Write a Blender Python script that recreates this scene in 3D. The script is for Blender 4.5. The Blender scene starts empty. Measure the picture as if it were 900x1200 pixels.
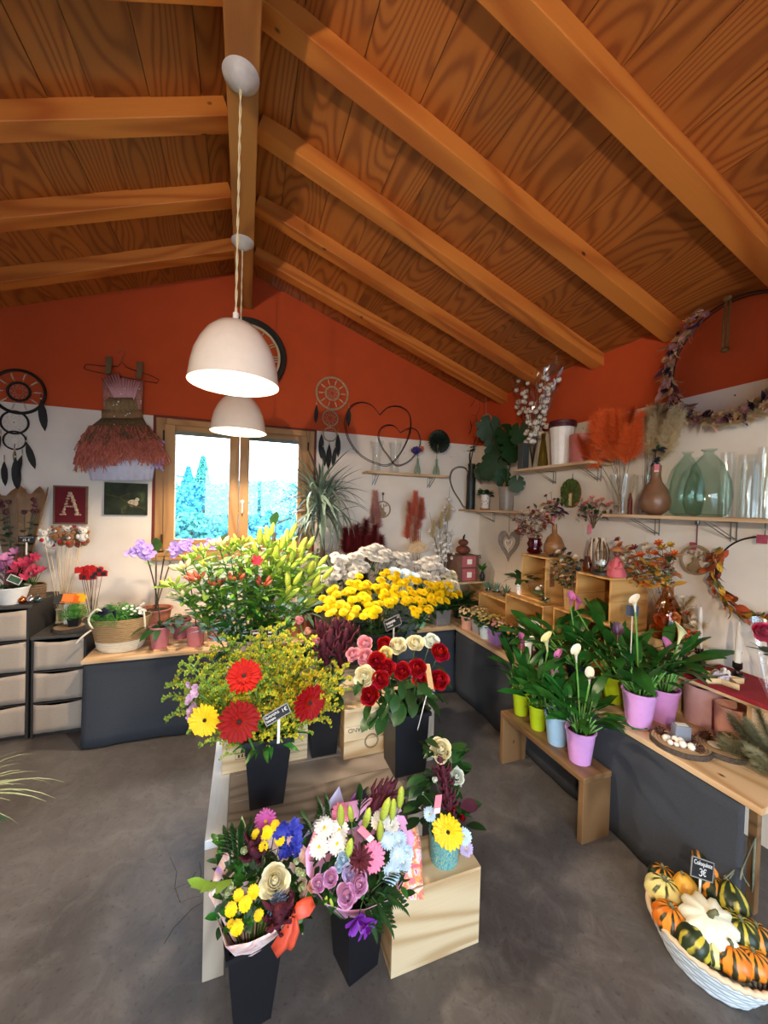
import bpy, math, random
from mathutils import Vector, Matrix, Euler
R = math.radians
PI = math.pi
S = bpy.context.scene
COL = S.collection
random.seed(7)

# ------------------------------------------------------------------ camera
CAM_F, CAM_H = 450.0, 1.5
_y, _p, _r = R(19.9), R(0.93), R(1.6)
FWD = Vector((math.sin(_y)*math.cos(_p), math.cos(_y)*math.cos(_p), -math.sin(_p)))
_r0 = Vector((math.cos(_y), -math.sin(_y), 0)); _u0 = _r0.cross(FWD)
RGT = _r0*math.cos(_r) + _u0*math.sin(_r)
UPV = -_r0*math.sin(_r) + _u0*math.cos(_r)
EYE = Vector((0, 0, CAM_H))
cam = bpy.data.cameras.new('camera'); camo = bpy.data.objects.new('camera', cam); COL.objects.link(camo)
cam.sensor_width = 36; cam.sensor_fit = 'AUTO'; cam.lens = CAM_F/1200*36; cam.clip_start = .02; cam.clip_end = 200
camo.matrix_world = Matrix.Translation(EYE) @ Matrix((RGT, UPV, -FWD)).transposed().to_4x4()
S.camera = camo

def P(u, v, x=None, y=None, z=None):
    """world point seen at photo pixel (u, v) on the plane x=, y= or z="""
    d = FWD + RGT*((u-450)/CAM_F) + UPV*((600-v)/CAM_F)
    t = (x-EYE.x)/d.x if x is not None else (y-EYE.y)/d.y if y is not None else (z-EYE.z)/d.z
    return EYE + d*t
def depth(p): return (Vector(p)-EYE).dot(FWD)
def px(n, p): return n*depth(p)/CAM_F          # size in metres of n photo pixels at p

# ------------------------------------------------------------------ colour management, world, lights
S.view_settings.view_transform = 'Standard'; S.view_settings.look = 'None'
S.view_settings.gamma = 1; S.view_settings.use_curve_mapping = False
S.view_settings.exposure = 0.4
S.cycles.max_bounces = 8; S.cycles.transparent_max_bounces = 24
S.cycles.diffuse_bounces = 4; S.cycles.glossy_bounces = 4; S.cycles.transmission_bounces = 8
S.cycles.caustics_reflective = False; S.cycles.caustics_refractive = False
S.cycles.sample_clamp_indirect = 4.0
S.cycles.use_denoising = True

w = bpy.data.worlds.new('world'); S.world = w; w.use_nodes = True
nt = w.node_tree; nt.nodes.clear()
o = nt.nodes.new('ShaderNodeOutputWorld'); b = nt.nodes.new('ShaderNodeBackground')
geo = nt.nodes.new('ShaderNodeTexCoord'); sep = nt.nodes.new('ShaderNodeSeparateXYZ'); rmp = nt.nodes.new('ShaderNodeValToRGB')
nt.links.new(geo.outputs['Generated'], sep.inputs[0]); nt.links.new(sep.outputs['Z'], rmp.inputs[0])
rmp.color_ramp.elements[0].position = 0.0; rmp.color_ramp.elements[0].color = (.86, .93, 1, 1)
rmp.color_ramp.elements[1].position = .8; rmp.color_ramp.elements[1].color = (.62, .78, 1, 1)
nt.links.new(rmp.outputs[0], b.inputs[0]); b.inputs[1].default_value = 10.5
nt.links.new(b.outputs[0], o.inputs[0])

def lamp(name, kind, loc, power, color, size=.1, target=None, **kw):
    l = bpy.data.lights.new(name, kind); l.energy = power; l.color = color
    if kind == 'AREA': l.shape = 'RECTANGLE'; l.size = size; l.size_y = kw.get('size_y', size)
    else: l.shadow_soft_size = size
    if kind == 'SPOT': l.spot_size = kw.get('angle', R(120)); l.spot_blend = kw.get('blend', .4)
    ob = bpy.data.objects.new(name, l); COL.objects.link(ob); ob.location = loc
    if target is not None:
        ob.rotation_euler = (Vector(target)-Vector(loc)).to_track_quat('-Z', 'Y').to_euler()
    return ob
WARM = (1, .80, .58)
def portal(name, loc, sx, sy, target):
    ob = lamp(name, 'AREA', loc, 1, (1, 1, 1), sx, target, size_y=sy); ob.data.cycles.is_portal = True
portal('window_daylight', (-.05, 3.43, 1.6), .9, .85, (-.05, 0, 1.6))
portal('door_daylight', (.3, -1.92, 1.15), 2.3, 2.1, (.3, 3, 1.15))

# ------------------------------------------------------------------ mesh helpers
class G:
    def __init__(s): s.v = []; s.f = []; s.mi = []; s.k = 0
    def add(s, vs, fs, M=None):
        n = len(s.v)
        s.v += [tuple(M @ Vector(p)) for p in vs] if M is not None else [tuple(p) for p in vs]
        s.f += [tuple(i+n for i in f) for f in fs]; s.mi += [s.k]*len(fs); return s
    def box(s, a, b, M=None):
        (x0, y0, z0), (x1, y1, z1) = a, b
        return s.add([(x0,y0,z0),(x1,y0,z0),(x1,y1,z0),(x0,y1,z0),(x0,y0,z1),(x1,y0,z1),(x1,y1,z1),(x0,y1,z1)],
                     [(3,2,1,0),(4,5,6,7),(0,1,5,4),(1,2,6,5),(2,3,7,6),(3,0,4,7)], M)
    def lathe(s, prof, n=24, M=None, sx=1, sy=1, wob=None, a0=0.0):
        vs = []; fs = []; rows = []
        for r, z in prof:
            if abs(r) < 1e-6: rows.append([len(vs)]); vs.append((0, 0, z))
            else:
                rows.append(list(range(len(vs), len(vs)+n)))
                for i in range(n):
                    a = a0+2*PI*i/n; q = r*(wob(a, z) if wob else 1); vs.append((q*math.cos(a)*sx, q*math.sin(a)*sy, z))
        for A, B in zip(rows, rows[1:]):
            if len(A) == 1 and len(B) == 1: continue
            for i in range(n):
                j = (i+1) % n
                if len(A) == 1: fs.append((A[0], B[i], B[j])) if False else fs.append((A[0], B[j], B[i]))
                elif len(B) == 1: fs.append((A[i], A[j], B[0]))
                else: fs.append((A[i], A[j], B[j], B[i]))
        return s.add(vs, fs, M)
    def tube(s, pts, r=.005, n=6, closed=False, M=None):
        pts = [Vector(p) for p in pts]; m = len(pts)
        rs = r if isinstance(r, (list, tuple)) else [r]*m
        vs = []; fs = []; prev = None
        for i, p in enumerate(pts):
            a = pts[(i-1) % m] if (closed or i) else p
            c = pts[(i+1) % m] if (closed or i < m-1) else p
            t = (c-a).normalized() if (c-a).length > 1e-9 else Vector((0, 0, 1))
            if prev is None:
                e = Vector((1, 0, 0)) if abs(t.x) < .8 else Vector((0, 1, 0)); prev = (e-t*e.dot(t)).normalized()
            else:
                q = prev-t*prev.dot(t); prev = q.normalized() if q.length > 1e-6 else prev
            bi = t.cross(prev)
            for k in range(n):
                an = 2*PI*k/n; vs.append(p+(prev*math.cos(an)+bi*math.sin(an))*rs[i])
        for i in range(m if closed else m-1):
            j = (i+1) % m
            for k in range(n): fs.append((i*n+k, i*n+(k+1) % n, j*n+(k+1) % n, j*n+k))
        if not closed: fs += [tuple(range(n-1, -1, -1)), tuple(range((m-1)*n, m*n))]
        return s.add(vs, fs, M)
    def ell(s, c, r, n=12, k=8, M=None, wob=None):
        if not hasattr(r, '__len__'): r = (r, r, r)
        T = Matrix.Translation(c) @ (M or Matrix.Identity(4)) @ Matrix.Diagonal((r[0], r[1], r[2], 1))
        return s.lathe([(math.sin(PI*i/k), -math.cos(PI*i/k)) for i in range(k+1)], n, T, wob=wob)
    def grid(s, rows, M=None, closed=False):
        n = len(rows[0]); vs = [p for r in rows for p in r]; fs = []
        for i in range(len(rows)-1):
            for j in range(n if closed else n-1):
                k = (j+1) % n; fs.append((i*n+j, i*n+k, (i+1)*n+k, (i+1)*n+j))
        return s.add(vs, fs, M)
    def prism(s, outline, z0, z1, M=None):
        n = len(outline)
        vs = [(x, y, z0) for x, y in outline]+[(x, y, z1) for x, y in outline]
        fs = [tuple(range(n-1, -1, -1)), tuple(range(n, 2*n))]+[(i, (i+1) % n, n+(i+1) % n, n+i) for i in range(n)]
        return s.add(vs, fs, M)
    def mesh(s, name, mats, smooth=40):
        me = bpy.data.meshes.new(name); me.from_pydata(s.v, [], s.f)
        for m in (mats if isinstance(mats, (list, tuple)) else [mats]): me.materials.append(m)
        if any(s.mi): me.polygons.foreach_set('material_index', s.mi)
        if smooth:
            me.polygons.foreach_set('use_smooth', [True]*len(s.f))
            if smooth < 180: me.set_sharp_from_angle(angle=R(smooth))
        me.update(); return me
    def ob(s, name, mats, parent=None, smooth=40, label=None, loc=None, M=None, kind=None, bev=0, thick=0):
        return put(name, s.mesh(name, mats, smooth), parent, label, loc, M, kind, bev, thick)

def put(name, me, parent=None, label=None, loc=None, M=None, kind=None, bev=0, thick=0, mat=None):
    ob = bpy.data.objects.new(name, me); COL.objects.link(ob)
    if parent is not None: ob.parent = parent
    if M is not None: ob.matrix_local = M
    elif loc is not None: ob.location = loc
    if label: ob['label'] = label
    if kind: ob['kind'] = kind
    if bev:
        md = ob.modifiers.new('bevel', 'BEVEL'); md.width = bev; md.segments = 2; md.limit_method = 'ANGLE'
    if thick:
        md = ob.modifiers.new('solidify', 'SOLIDIFY'); md.thickness = thick; md.offset = 0
    return ob

def thing(name, label, cat, loc=(0, 0, 0), rz=0, group=None):
    o = bpy.data.objects.new(name, None); COL.objects.link(o); o.empty_display_size = .05
    o.location = loc; o.rotation_euler = (0, 0, rz); o['label'] = label; o['category'] = cat
    if group: o['group'] = group
    return o
def tag(o, label, cat, group=None):
    o['label'] = label; o['category'] = cat
    if group: o['group'] = group
    return o
def struct(o): o['kind'] = 'structure'; return o

def X(loc=(0, 0, 0), az=0, el=0, roll=0, s=1):
    """place a mesh that grows along +X: roll about itself, lift by el, turn to azimuth az (radians)"""
    return Matrix.Translation(loc) @ Matrix.Rotation(az, 4, 'Z') @ Matrix.Rotation(-el, 4, 'Y') @ Matrix.Rotation(roll, 4, 'X') @ Matrix.Scale(s, 4)
def ZD(loc, d, s=1, spin=0):
    """place a mesh whose own axis is +Z so that the axis points along d"""
    return Matrix.Translation(loc) @ Vector(d).to_track_quat('Z', 'Y').to_matrix().to_4x4() @ Matrix.Rotation(spin, 4, 'Z') @ Matrix.Scale(s, 4)
def ru(a, b): return random.uniform(a, b)
def bez(a, b, c, n=6):
    a, b, c = Vector(a), Vector(b), Vector(c)
    return [a*(1-t)**2+b*2*t*(1-t)+c*t*t for t in [i/n for i in range(n+1)]]

# ------------------------------------------------------------------ materials
def srgb(h):
    if isinstance(h, str):
        h = h.lstrip('#'); c = [int(h[i:i+2], 16)/255 for i in (0, 2, 4)]
    else: c = h
    return tuple(x/12.92 if x <= .04045 else ((x+.055)/1.055)**2.4 for x in c)+(1,)
class N:
    """tiny node-graph writer"""
    def __init__(s, name):
        s.m = bpy.data.materials.new(name); s.m.use_nodes = True; s.t = s.m.node_tree; s.t.nodes.clear()
        s.out = s.t.nodes.new('ShaderNodeOutputMaterial'); s.b = s.t.nodes.new('ShaderNodeBsdfPrincipled')
        s.t.links.new(s.b.outputs[0], s.out.inputs[0])
    def n(s, typ, ins=None, **kw):
        q = s.t.nodes.new('ShaderNode'+typ)
        for k, v in kw.items(): setattr(q, k, v)
        for k, v in (ins or {}).items(): s.set(q, k, v)
        return q
    def set(s, q, k, v):
        i = q.inputs[k]
        if hasattr(v, 'outputs'): s.t.links.new(v.outputs[0], i)
        elif hasattr(v, 'is_output'): s.t.links.new(v, i)
        else: i.default_value = v
    def math(s, op, a, b=0.0): 
        q = s.n('Math', operation=op); s.set(q, 0, a); s.set(q, 1, b); return q
    def ramp(s, fac, stops):
        q = s.n('ValToRGB'); s.set(q, 0, fac); e = q.color_ramp.elements
        while len(e) < len(stops): e.new(.5)
        for x, (p, c) in zip(e, stops): x.position = p; x.color = c if len(c) == 4 else tuple(c)+(1,)
        return q
    def mix(s, f, a, b, blend='MIX'):
        q = s.n('Mix', data_type='RGBA', blend_type=blend); s.set(q, 0, f)
        for k, v in ((6, a), (7, b)):
            if hasattr(v, 'outputs'): s.t.links.new(v.outputs[2] if v.bl_idname == 'ShaderNodeMix' else v.outputs[0], q.inputs[k])
            else: q.inputs[k].default_value = v
        return q
    def col(s, q):
        s.t.links.new(q.outputs[2] if q.bl_idname == 'ShaderNodeMix' else q.outputs[0], s.b.inputs['Base Color'])
    def p(s, **kw):
        for k, v in kw.items(): s.set(s.b, k.replace('_', ' '), v)
    def bump(s, h, strength=.3, dist=.01):
        q = s.n('Bump', {'Height': h, 'Strength': strength, 'Distance': dist}); s.t.links.new(q.outputs[0], s.b.inputs['Normal'])
MATS = {}
def plain(name, c, rough=.5, var=.12, scale=30, metal=0, bump=0, spec=.5, rnd=.0, sheen=0, trans=0, coat=0, stretch=(1, 1, 1)):
    if name in MATS: return MATS[name]
    g = N(name); c = srgb(c); d = tuple(x*(1-var) for x in c[:3])+(1,); l = tuple(min(1, x*(1+var)) for x in c[:3])+(1,)
    tc = g.n('TexCoord'); mp = g.n('Mapping', {0: tc.outputs['Object'], 'Scale': stretch})
    nz = g.n('TexNoise', {'Vector': mp, 'Scale': scale, 'Detail': 3})
    q = g.mix(g.ramp(nz.outputs[0], [(.3, (0, 0, 0)), (.7, (1, 1, 1))]), d, l)
    if rnd:
        oi = g.n('ObjectInfo'); hs = g.n('HueSaturation', {'Value': g.math('ADD', g.math('MULTIPLY', oi.outputs['Random'], 2*rnd), 1-rnd), 'Hue': g.math('ADD', g.math('MULTIPLY', oi.outputs['Random'], rnd*.12), .5-rnd*.06)})
        g.t.links.new(q.outputs[2], hs.inputs['Color']); q = hs
    g.col(q); g.p(Roughness=rough, Metallic=metal, Specular_IOR_Level=spec)
    if sheen: g.p(Sheen_Weight=sheen)
    if coat: g.p(Coat_Weight=coat)
    if bump: g.bump(nz.outputs[0], bump, .005)
    if trans:
        tr = g.n('BsdfTranslucent'); g.set(tr, 'Color', l); mx = g.n('MixShader', {0: trans, 1: g.b, 2: tr}); g.t.links.new(mx.outputs[0], g.out.inputs[0])
    MATS[name] = g.m; return g.m
def wood(name, c1, c2, axis=0, rough=.5, freq=22, knots=True, rnd=.12, scale=1.0, fine=.25, knotc='3a1c0c'):
    if name in MATS: return MATS[name]
    g = N(name); tc = g.n('TexCoord'); oi = g.n('ObjectInfo')
    off = g.n('CombineXYZ', {0: g.math('MULTIPLY', oi.outputs['Random'], 37.0), 1: g.math('MULTIPLY', oi.outputs['Random'], 91.0), 2: g.math('MULTIPLY', oi.outputs['Random'], 53.0)})
    v = g.n('VectorMath', {0: tc.outputs['Object'], 1: off}, operation='ADD')
    sc = [3.2*scale]*3; sc[axis] = .55*scale
    mp = g.n('Mapping', {0: v, 'Scale': tuple(sc)})
    nz = g.n('TexNoise', {'Vector': mp, 'Scale': 1.0, 'Detail': 1.5, 'Roughness': .45})
    sn = g.math('SINE', g.math('MULTIPLY', nz.outputs[0], freq*PI))
    band = g.math('POWER', g.math('ADD', g.math('MULTIPLY', sn, .5), .5), 2.2)
    sf = [170*scale]*3; sf[axis] = 5*scale
    fn = g.n('TexNoise', {'Vector': g.n('Mapping', {0: v, 'Scale': tuple(sf)}), 'Scale': 1.0, 'Detail': 2})
    f = g.math('ADD', g.math('MULTIPLY', band, .75), g.math('MULTIPLY', fn.outputs[0], fine))
    q = g.mix(f, srgb(c1), srgb(c2))
    if knots:
        sk = [6.5*scale]*3; sk[axis] = 4.2*scale
        vo = g.n('TexVoronoi', {'Vector': g.n('Mapping', {0: v, 'Scale': tuple(sk)}), 'Scale': 1.0, 'Randomness': 1.0})
        q = g.mix(g.ramp(vo.outputs['Distance'], [(.035, (1, 1, 1)), (.075, (0, 0, 0))]), q, srgb(knotc))
    hs = g.n('HueSaturation', {'Value': g.math('ADD', g.math('MULTIPLY', oi.outputs['Random'], 2*rnd), 1-rnd)})
    g.t.links.new(q.outputs[2], hs.inputs['Color']); g.col(hs)
    g.p(Roughness=rough); g.bump(f, .12, .003)
    MATS[name] = g.m; return g.m
def glass(name, c='ffffff', rough=0.02, ior=1.45):
    """thin blown glass: tinted clear wall with a fresnel reflection"""
    if name in MATS: return MATS[name]
    g = N(name); tr = g.n('BsdfTransparent'); gl = g.n('BsdfGlossy'); g.set(gl, 'Roughness', rough+.03)
    lw = g.n('LayerWeight', {'Blend': .5}); k = tuple(x**.45 for x in srgb(c)[:3])+(1,); edge = tuple(x**1.5 for x in srgb(c)[:3])+(1,)
    f4 = g.math('POWER', lw.outputs['Facing'], 3.5); q = g.mix(f4, k, edge); g.t.links.new(q.outputs[2], tr.inputs['Color'])
    mx = g.n('MixShader', {0: g.math('ADD', g.math('MULTIPLY', f4, .42), .035), 1: tr, 2: gl}); g.t.links.new(mx.outputs[0], g.out.inputs[0])
    MATS[name] = g.m; return g.m
def film(name, c='ffffff', clear=.8, rough=.08):
    """thin clear sheet: pane, cellophane"""
    if name in MATS: return MATS[name]
    g = N(name); tr = g.n('BsdfTransparent'); g.set(tr, 'Color', srgb(c)); gl = g.n('BsdfGlossy'); g.set(gl, 'Roughness', rough)
    lw = g.n('LayerWeight', {'Blend': .5}); f = g.math('ADD', g.math('MULTIPLY', g.math('POWER', lw.outputs['Facing'], 3.5), clear*.6), .03+(1-clear)*.12)
    mx = g.n('MixShader', {0: f, 1: tr, 2: gl}); g.t.links.new(mx.outputs[0], g.out.inputs[0]); MATS[name] = g.m; return g.m
def emit(name, c, st):
    if name in MATS: return MATS[name]
    g = N(name); g.p(Base_Color=srgb(c), Emission_Color=srgb(c), Emission_Strength=st); MATS[name] = g.m; return g.m

M_raft = wood('pine_rafter', 'd18238', 'ad5c22', axis=0, rnd=.08, freq=18)
M_ridge = wood('pine_ridge', 'b5793c', '96592a', axis=1, rnd=.05)
M_plank = wood('ceiling_board', 'b2692c', '84441a', axis=1, freq=64, rnd=.18, knots=False, fine=.3)
M_pine = wood('pine_board', 'dabc96', 'b58e62', axis=0, rnd=.06)
M_piney = wood('pine_board_deep', 'dabc96', 'b58e62', axis=1, rnd=.06)
M_crate = wood('crate_pine', 'd9c4a0', 'b3946a', axis=0, rnd=.08, freq=26)
M_cratey = wood('crate_pine_side', 'd2b080', 'ab8252', axis=1, rnd=.08, freq=22)
M_bench = wood('bench_wood', '80603f', '5f4429', axis=1, rnd=.08)
M_grey = wood('weathered_board', '978d86', '6a615a', axis=0, rnd=.1, rough=.35, freq=30)
M_win = wood('window_oak', 'b98a52', '9c6d3a', axis=2, rnd=.06, knots=False)
M_black = plain('black_plastic', '12141a', .35, .1)
M_wire = plain('black_wire', '151214', .5)
M_soil = plain('soil', '2a1d14', .9, .4, 60, bump=.6)
M_cloth = plain('grey_cloth', '353941', .95, .12, 220, bump=.15)
M_white = plain('white_plastic', 'e8e6e2', .4, .04)
M_stem = plain('stem_green', '4f7a33', .5, .2)
M_dstem = plain('stem_dark', '2c4a22', .5, .2)
M_leaf = plain('leaf_green', '3f7a2e', .4, .25, 25, rnd=.3, trans=.18)
M_dleaf = plain('leaf_dark', '24461f', .35, .25, 25, rnd=.3, trans=.1)
M_bleaf = plain('leaf_bright', '7fa83c', .45, .2, 25, rnd=.25, trans=.2)
M_gleaf = plain('leaf_bluegrey', '5c7a62', .5, .2, 25, rnd=.25)
M_glass = glass('clear_glass', 'fbfdfc'); M_gglass = glass('green_glass', 'e0efe8'); M_aglass = glass('amber_glass', 'd8a878')
M_cello = film('cellophane', 'ffffff', .75, .1)
M_paper = plain('white_paper', 'e9e6dd', .8, .03)
M_chalk = plain('chalk_writing', 'ececec', .8, .03)
M_slate = plain('chalkboard', '15171b', .7, .1)
M_pinktag = plain('pink_tag', 'ef8496', .6, .05)
M_metal = plain('grey_metal', '8b8b8b', .35, .1, metal=1)
# ------------------------------------------------------------------ room shell
YB, XR, XL, YF = 3.36, 2.26, -2.6, -1.9
RX = -.04                                              # ridge line
def zr(x): return 3.378-.357*abs(x) if x > RX else 3.39-.395*abs(x)
# floor
def floor_mat():
    g = N('polished_concrete'); tc = g.n('TexCoord')
    a = g.n('TexNoise', {'Vector': tc.outputs['Object'], 'Scale': 1.3, 'Detail': 6, 'Roughness': .6, 'Distortion': .6})
    b = g.n('TexNoise', {'Vector': tc.outputs['Object'], 'Scale': 9, 'Detail': 8, 'Roughness': .7, 'Distortion': 1.2})
    c = g.n('TexNoise', {'Vector': tc.outputs['Object'], 'Scale': 60, 'Detail': 3})
    q = g.mix(g.ramp(a.outputs[0], [(.3, (0, 0, 0)), (.7, (1, 1, 1))]), srgb('494441'), srgb('676362'))
    q = g.mix(g.math('MULTIPLY', g.ramp(b.outputs[0], [(.45, (0, 0, 0)), (.75, (1, 1, 1))]), .45), q, srgb('7f7c7b'))
    q = g.mix(g.math('MULTIPLY', g.ramp(c.outputs[0], [(.25, (1, 1, 1)), (.42, (0, 0, 0))]), .5), q, srgb('332e2b'))
    g.col(q); g.p(Roughness=g.n('MapRange', {0: b.outputs[0], 3: .32, 4: .6})); g.bump(b.outputs[0], .12, .004); return g.m
fl = struct(G().box((XL, YF, -.1), (XR, YB, 0)).ob('floor', floor_mat(), smooth=0))
M_crack = plain('crack', '2d2825', .9)
random.seed(3)
for pts in ([(200, 1005), (207, 1022), (205, 1040), (211, 1058), (217, 1060)], [(196, 1038), (205, 1042), (222, 1034), (230, 1022)], [(211, 1058), (225, 1052), (236, 1050)],
            [(233, 1010), (236, 1024), (233, 1040)], [(193, 1106), (203, 1088), (214, 1076), (226, 1064), (237, 1058)]):
    q = [P(u+ru(-1, 1), v, z=0) for u, v in pts]; g = G()
    g.grid([[p+Vector((-.0012, .0006, .0006)), p+Vector((.0012, -.0006, .0006))] for p in q]).ob('crack', M_crack, fl, smooth=0)

def wall_paint(name, c, b=.08):
    return plain(name, c, .85, .04, 6, bump=b)
M_or = wall_paint('orange_paint', 'c24c1e'); M_wh = wall_paint('white_paint', 'e8ded2')
ZB = 2.135
wx0, wx1, wz0, wz1 = -.647, .552, 1.09, 2.125           # rear window opening
def slab(name, pts, n, mat, parent=None):
    """polygon pts pushed along n by its thickness"""
    k = len(pts); vs = [Vector(p) for p in pts]+[Vector(p)+Vector(n) for p in pts]
    fs = [tuple(range(k)), tuple(range(2*k-1, k-1, -1))]+[((i+1) % k, i, k+i, k+(i+1) % k) for i in range(k)]
    return G().add(vs, fs).ob(name, mat, parent, smooth=0)
g = G()
for poly in ([(XL, ZB), (XL, zr(XL)), (RX, zr(0)), (XR, zr(XR)), (XR, ZB)], [(XL, 0), (XL, ZB), (wx0, ZB), (wx0, 0)], [(wx1, 0), (wx1, ZB), (XR, ZB), (XR, 0)], [(wx0, 0), (wx0, wz0), (wx1, wz0), (wx1, 0)]):
    k = len(poly); vs = [(x, YB, z) for x, z in poly]+[(x, YB+.22, z) for x, z in poly]
    g.add(vs, [tuple(range(k)), tuple(range(2*k-1, k-1, -1))]+[((i+1) % k, i, k+i, k+(i+1) % k) for i in range(k)])
wb = struct(g.ob('wall_back', M_or, smooth=0))
# white boards screwed on the lower part of the walls, with their screws
def screw(parent, p, n):
    put('screw', SCREW, parent, M=ZD(p, n))
SCREW = G().lathe([(.004, 0), (.004, .001), (0, .0015)], 8).mesh('screw', plain('screw_steel', '4a4038', .5, metal=.6))
for x0, x1 in ((XL, wx0-.02), (wx1+.02, XR)):
    G().box((x0, YB-.012, 0), (x1, YB, ZB)).ob('panel', M_wh, wb, smooth=0)
G().box((wx0-.02, YB-.012, 0), (wx1+.02, YB, wz0)).ob('panel', M_wh, wb, smooth=0)
for x in (-1.5, -1.02, .9, 1.4, 1.9): screw(wb, (x, YB-.012, 2.0), (0, -1, 0))
wr = struct(G().box((XR, YF, 0), (XR+.2, YB, zr(XR)+.05)).ob('wall_right', M_or, smooth=0))
yp = [-1.9, .4, 1.62, 2.9, YB]
for a, b in zip(yp, yp[1:]):
    G().box((XR-.012, a, 0), (XR, b-.0015, ZB)).ob('panel', M_wh, wr, smooth=0)
for y in (.55, .8, 1.0, 1.03, 1.2, 1.45, 1.75, 2.1, 2.5, 2.8): screw(wr, (XR-.012, y, ZB-.045), (-1, 0, 0))
wl = struct(G().box((XL-.2, YF, 0), (XL, YB, zr(XL)+.05)).ob('wall_left', M_or, smooth=0))
G().box((XL, YF, 0), (XL+.012, YB, ZB)).ob('panel', M_wh, wl, smooth=0)
dx0, dx1, dz = -.85, 1.45, 2.2
g = G()
for a, b in (((XL, 0), (dx0, ZB+.07)), ((dx1, 0), (XR, ZB+.07)), ((dx0, dz), (dx1, ZB+.07))):
    if b[1] > a[1]: g.box((a[0], YF-.2, a[1]), (b[0], YF, b[1]))
g.box((XL, YF-.2, ZB+.07), (XR, YF, 2.34))
vs = [(XL, YF, 2.34), (XL, YF, zr(XL)), (RX, YF, zr(0)), (XR, YF, zr(XR)), (XR, YF, 2.34)]
vs += [(x, y-.2, z) for x, y, z in vs]
g.add(vs, [(4, 3, 2, 1, 0), (5, 6, 7, 8, 9)]+[(i, (i+1) % 5, 5+(i+1) % 5, 5+i) for i in range(5)])
struct(g.ob('wall_front', M_or, smooth=0))
# ceiling: boards running from gable to gable on two slopes, each its own board
g = G()
for x0, x1 in ((XL-.1, RX), (RX, XR+.1)):
    vs = [(x0, YF, zr(x0)+.03), (x1, YF, (zr(x1) if x1 != RX else zr(0))+.03) if x0 < RX and x1 == RX else (x1, YF, zr(x1)+.03)]
    if x0 == RX: vs[0] = (x0, YF, zr(0.0)+.03)
    vs = vs+[(x, YB+.2, z) for x, _, z in reversed(vs)]
    g.add(vs+[(x, y, z+.1) for x, y, z in vs], [(3, 2, 1, 0), (4, 5, 6, 7), (0, 1, 5, 4), (1, 2, 6, 5), (2, 3, 7, 6), (3, 0, 4, 7)])
ce = struct(g.ob('ceiling', plain('roof_felt', '3a2a1c', .9), smooth=0))
random.seed(11)
edges = [RX+.005, .17, .40, .638, .80, .965, 1.141, 1.268, 1.46, 1.66, 1.86, 2.06, XR+.06]
for a, b in zip(edges, edges[1:]):
    j = ru(0, .004)
    pts = [(a+.0018, zr(a)-j+.0), (b-.0018, zr(b)-j)]
    g = G(); vs = [(x, y, z+dz2) for dz2 in (0, .022) for y in (YF, YB+.05) for x, z in pts]
    g.add(vs, [(0, 2, 3, 1), (4, 5, 7, 6), (0, 1, 5, 4), (1, 3, 7, 5), (3, 2, 6, 7), (2, 0, 4, 6)]).ob('plank', M_plank, ce, smooth=0)
edges = [RX-.005, -.22, -.42, -.62, -.77, -.92, -1.1, -1.28, -1.48, -1.68, -1.88, -2.1, -2.35, XL-.06]
for b, a in zip(edges, edges[1:]):
    j = ru(0, .004)
    pts = [(a+.0018, zr(a)-j), (b-.0018, zr(b)-j)]
    g = G(); vs = [(x, y, z+dz2) for dz2 in (0, .022) for y in (YF, YB+.05) for x, z in pts]
    g.add(vs, [(0, 2, 3, 1), (4, 5, 7, 6), (0, 1, 5, 4), (1, 3, 7, 5), (3, 2, 6, 7), (2, 0, 4, 6)]).ob('plank', M_plank, ce, smooth=0)
G().box((-.1, YF, 3.07), (.018, YB, 3.42)).ob('ridge_beam', M_ridge, ce, smooth=0, bev=.004)
def rafter(y, side):
    xa, xb = (.018, XR) if side > 0 else (XL, -.1)
    za, zb = (zr(xa)-.09, zr(xb)-.083) if side > 0 else (zr(xa)-.09, zr(xb)-.09)
    L = math.hypot(xb-xa, zb-za); th = math.atan2(zb-za, xb-xa)
    g = G().box((0, 0, 0), (L, .095, .1))
    return g.ob('rafter', M_raft, ce, smooth=0, M=Matrix.Translation((xa, y, za)) @ Matrix.Rotation(-th, 4, 'Y'), bev=.004)
for y in (2.97, 2.47, 1.96, 1.47, .96, .46, -.04, -.54, -1.04, -1.54): rafter(y, 1)
for y in (2.93, 2.43, 1.93, 1.43, .96, .46, -.04, -.54, -1.04, -1.54): rafter(y, -1)

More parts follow.
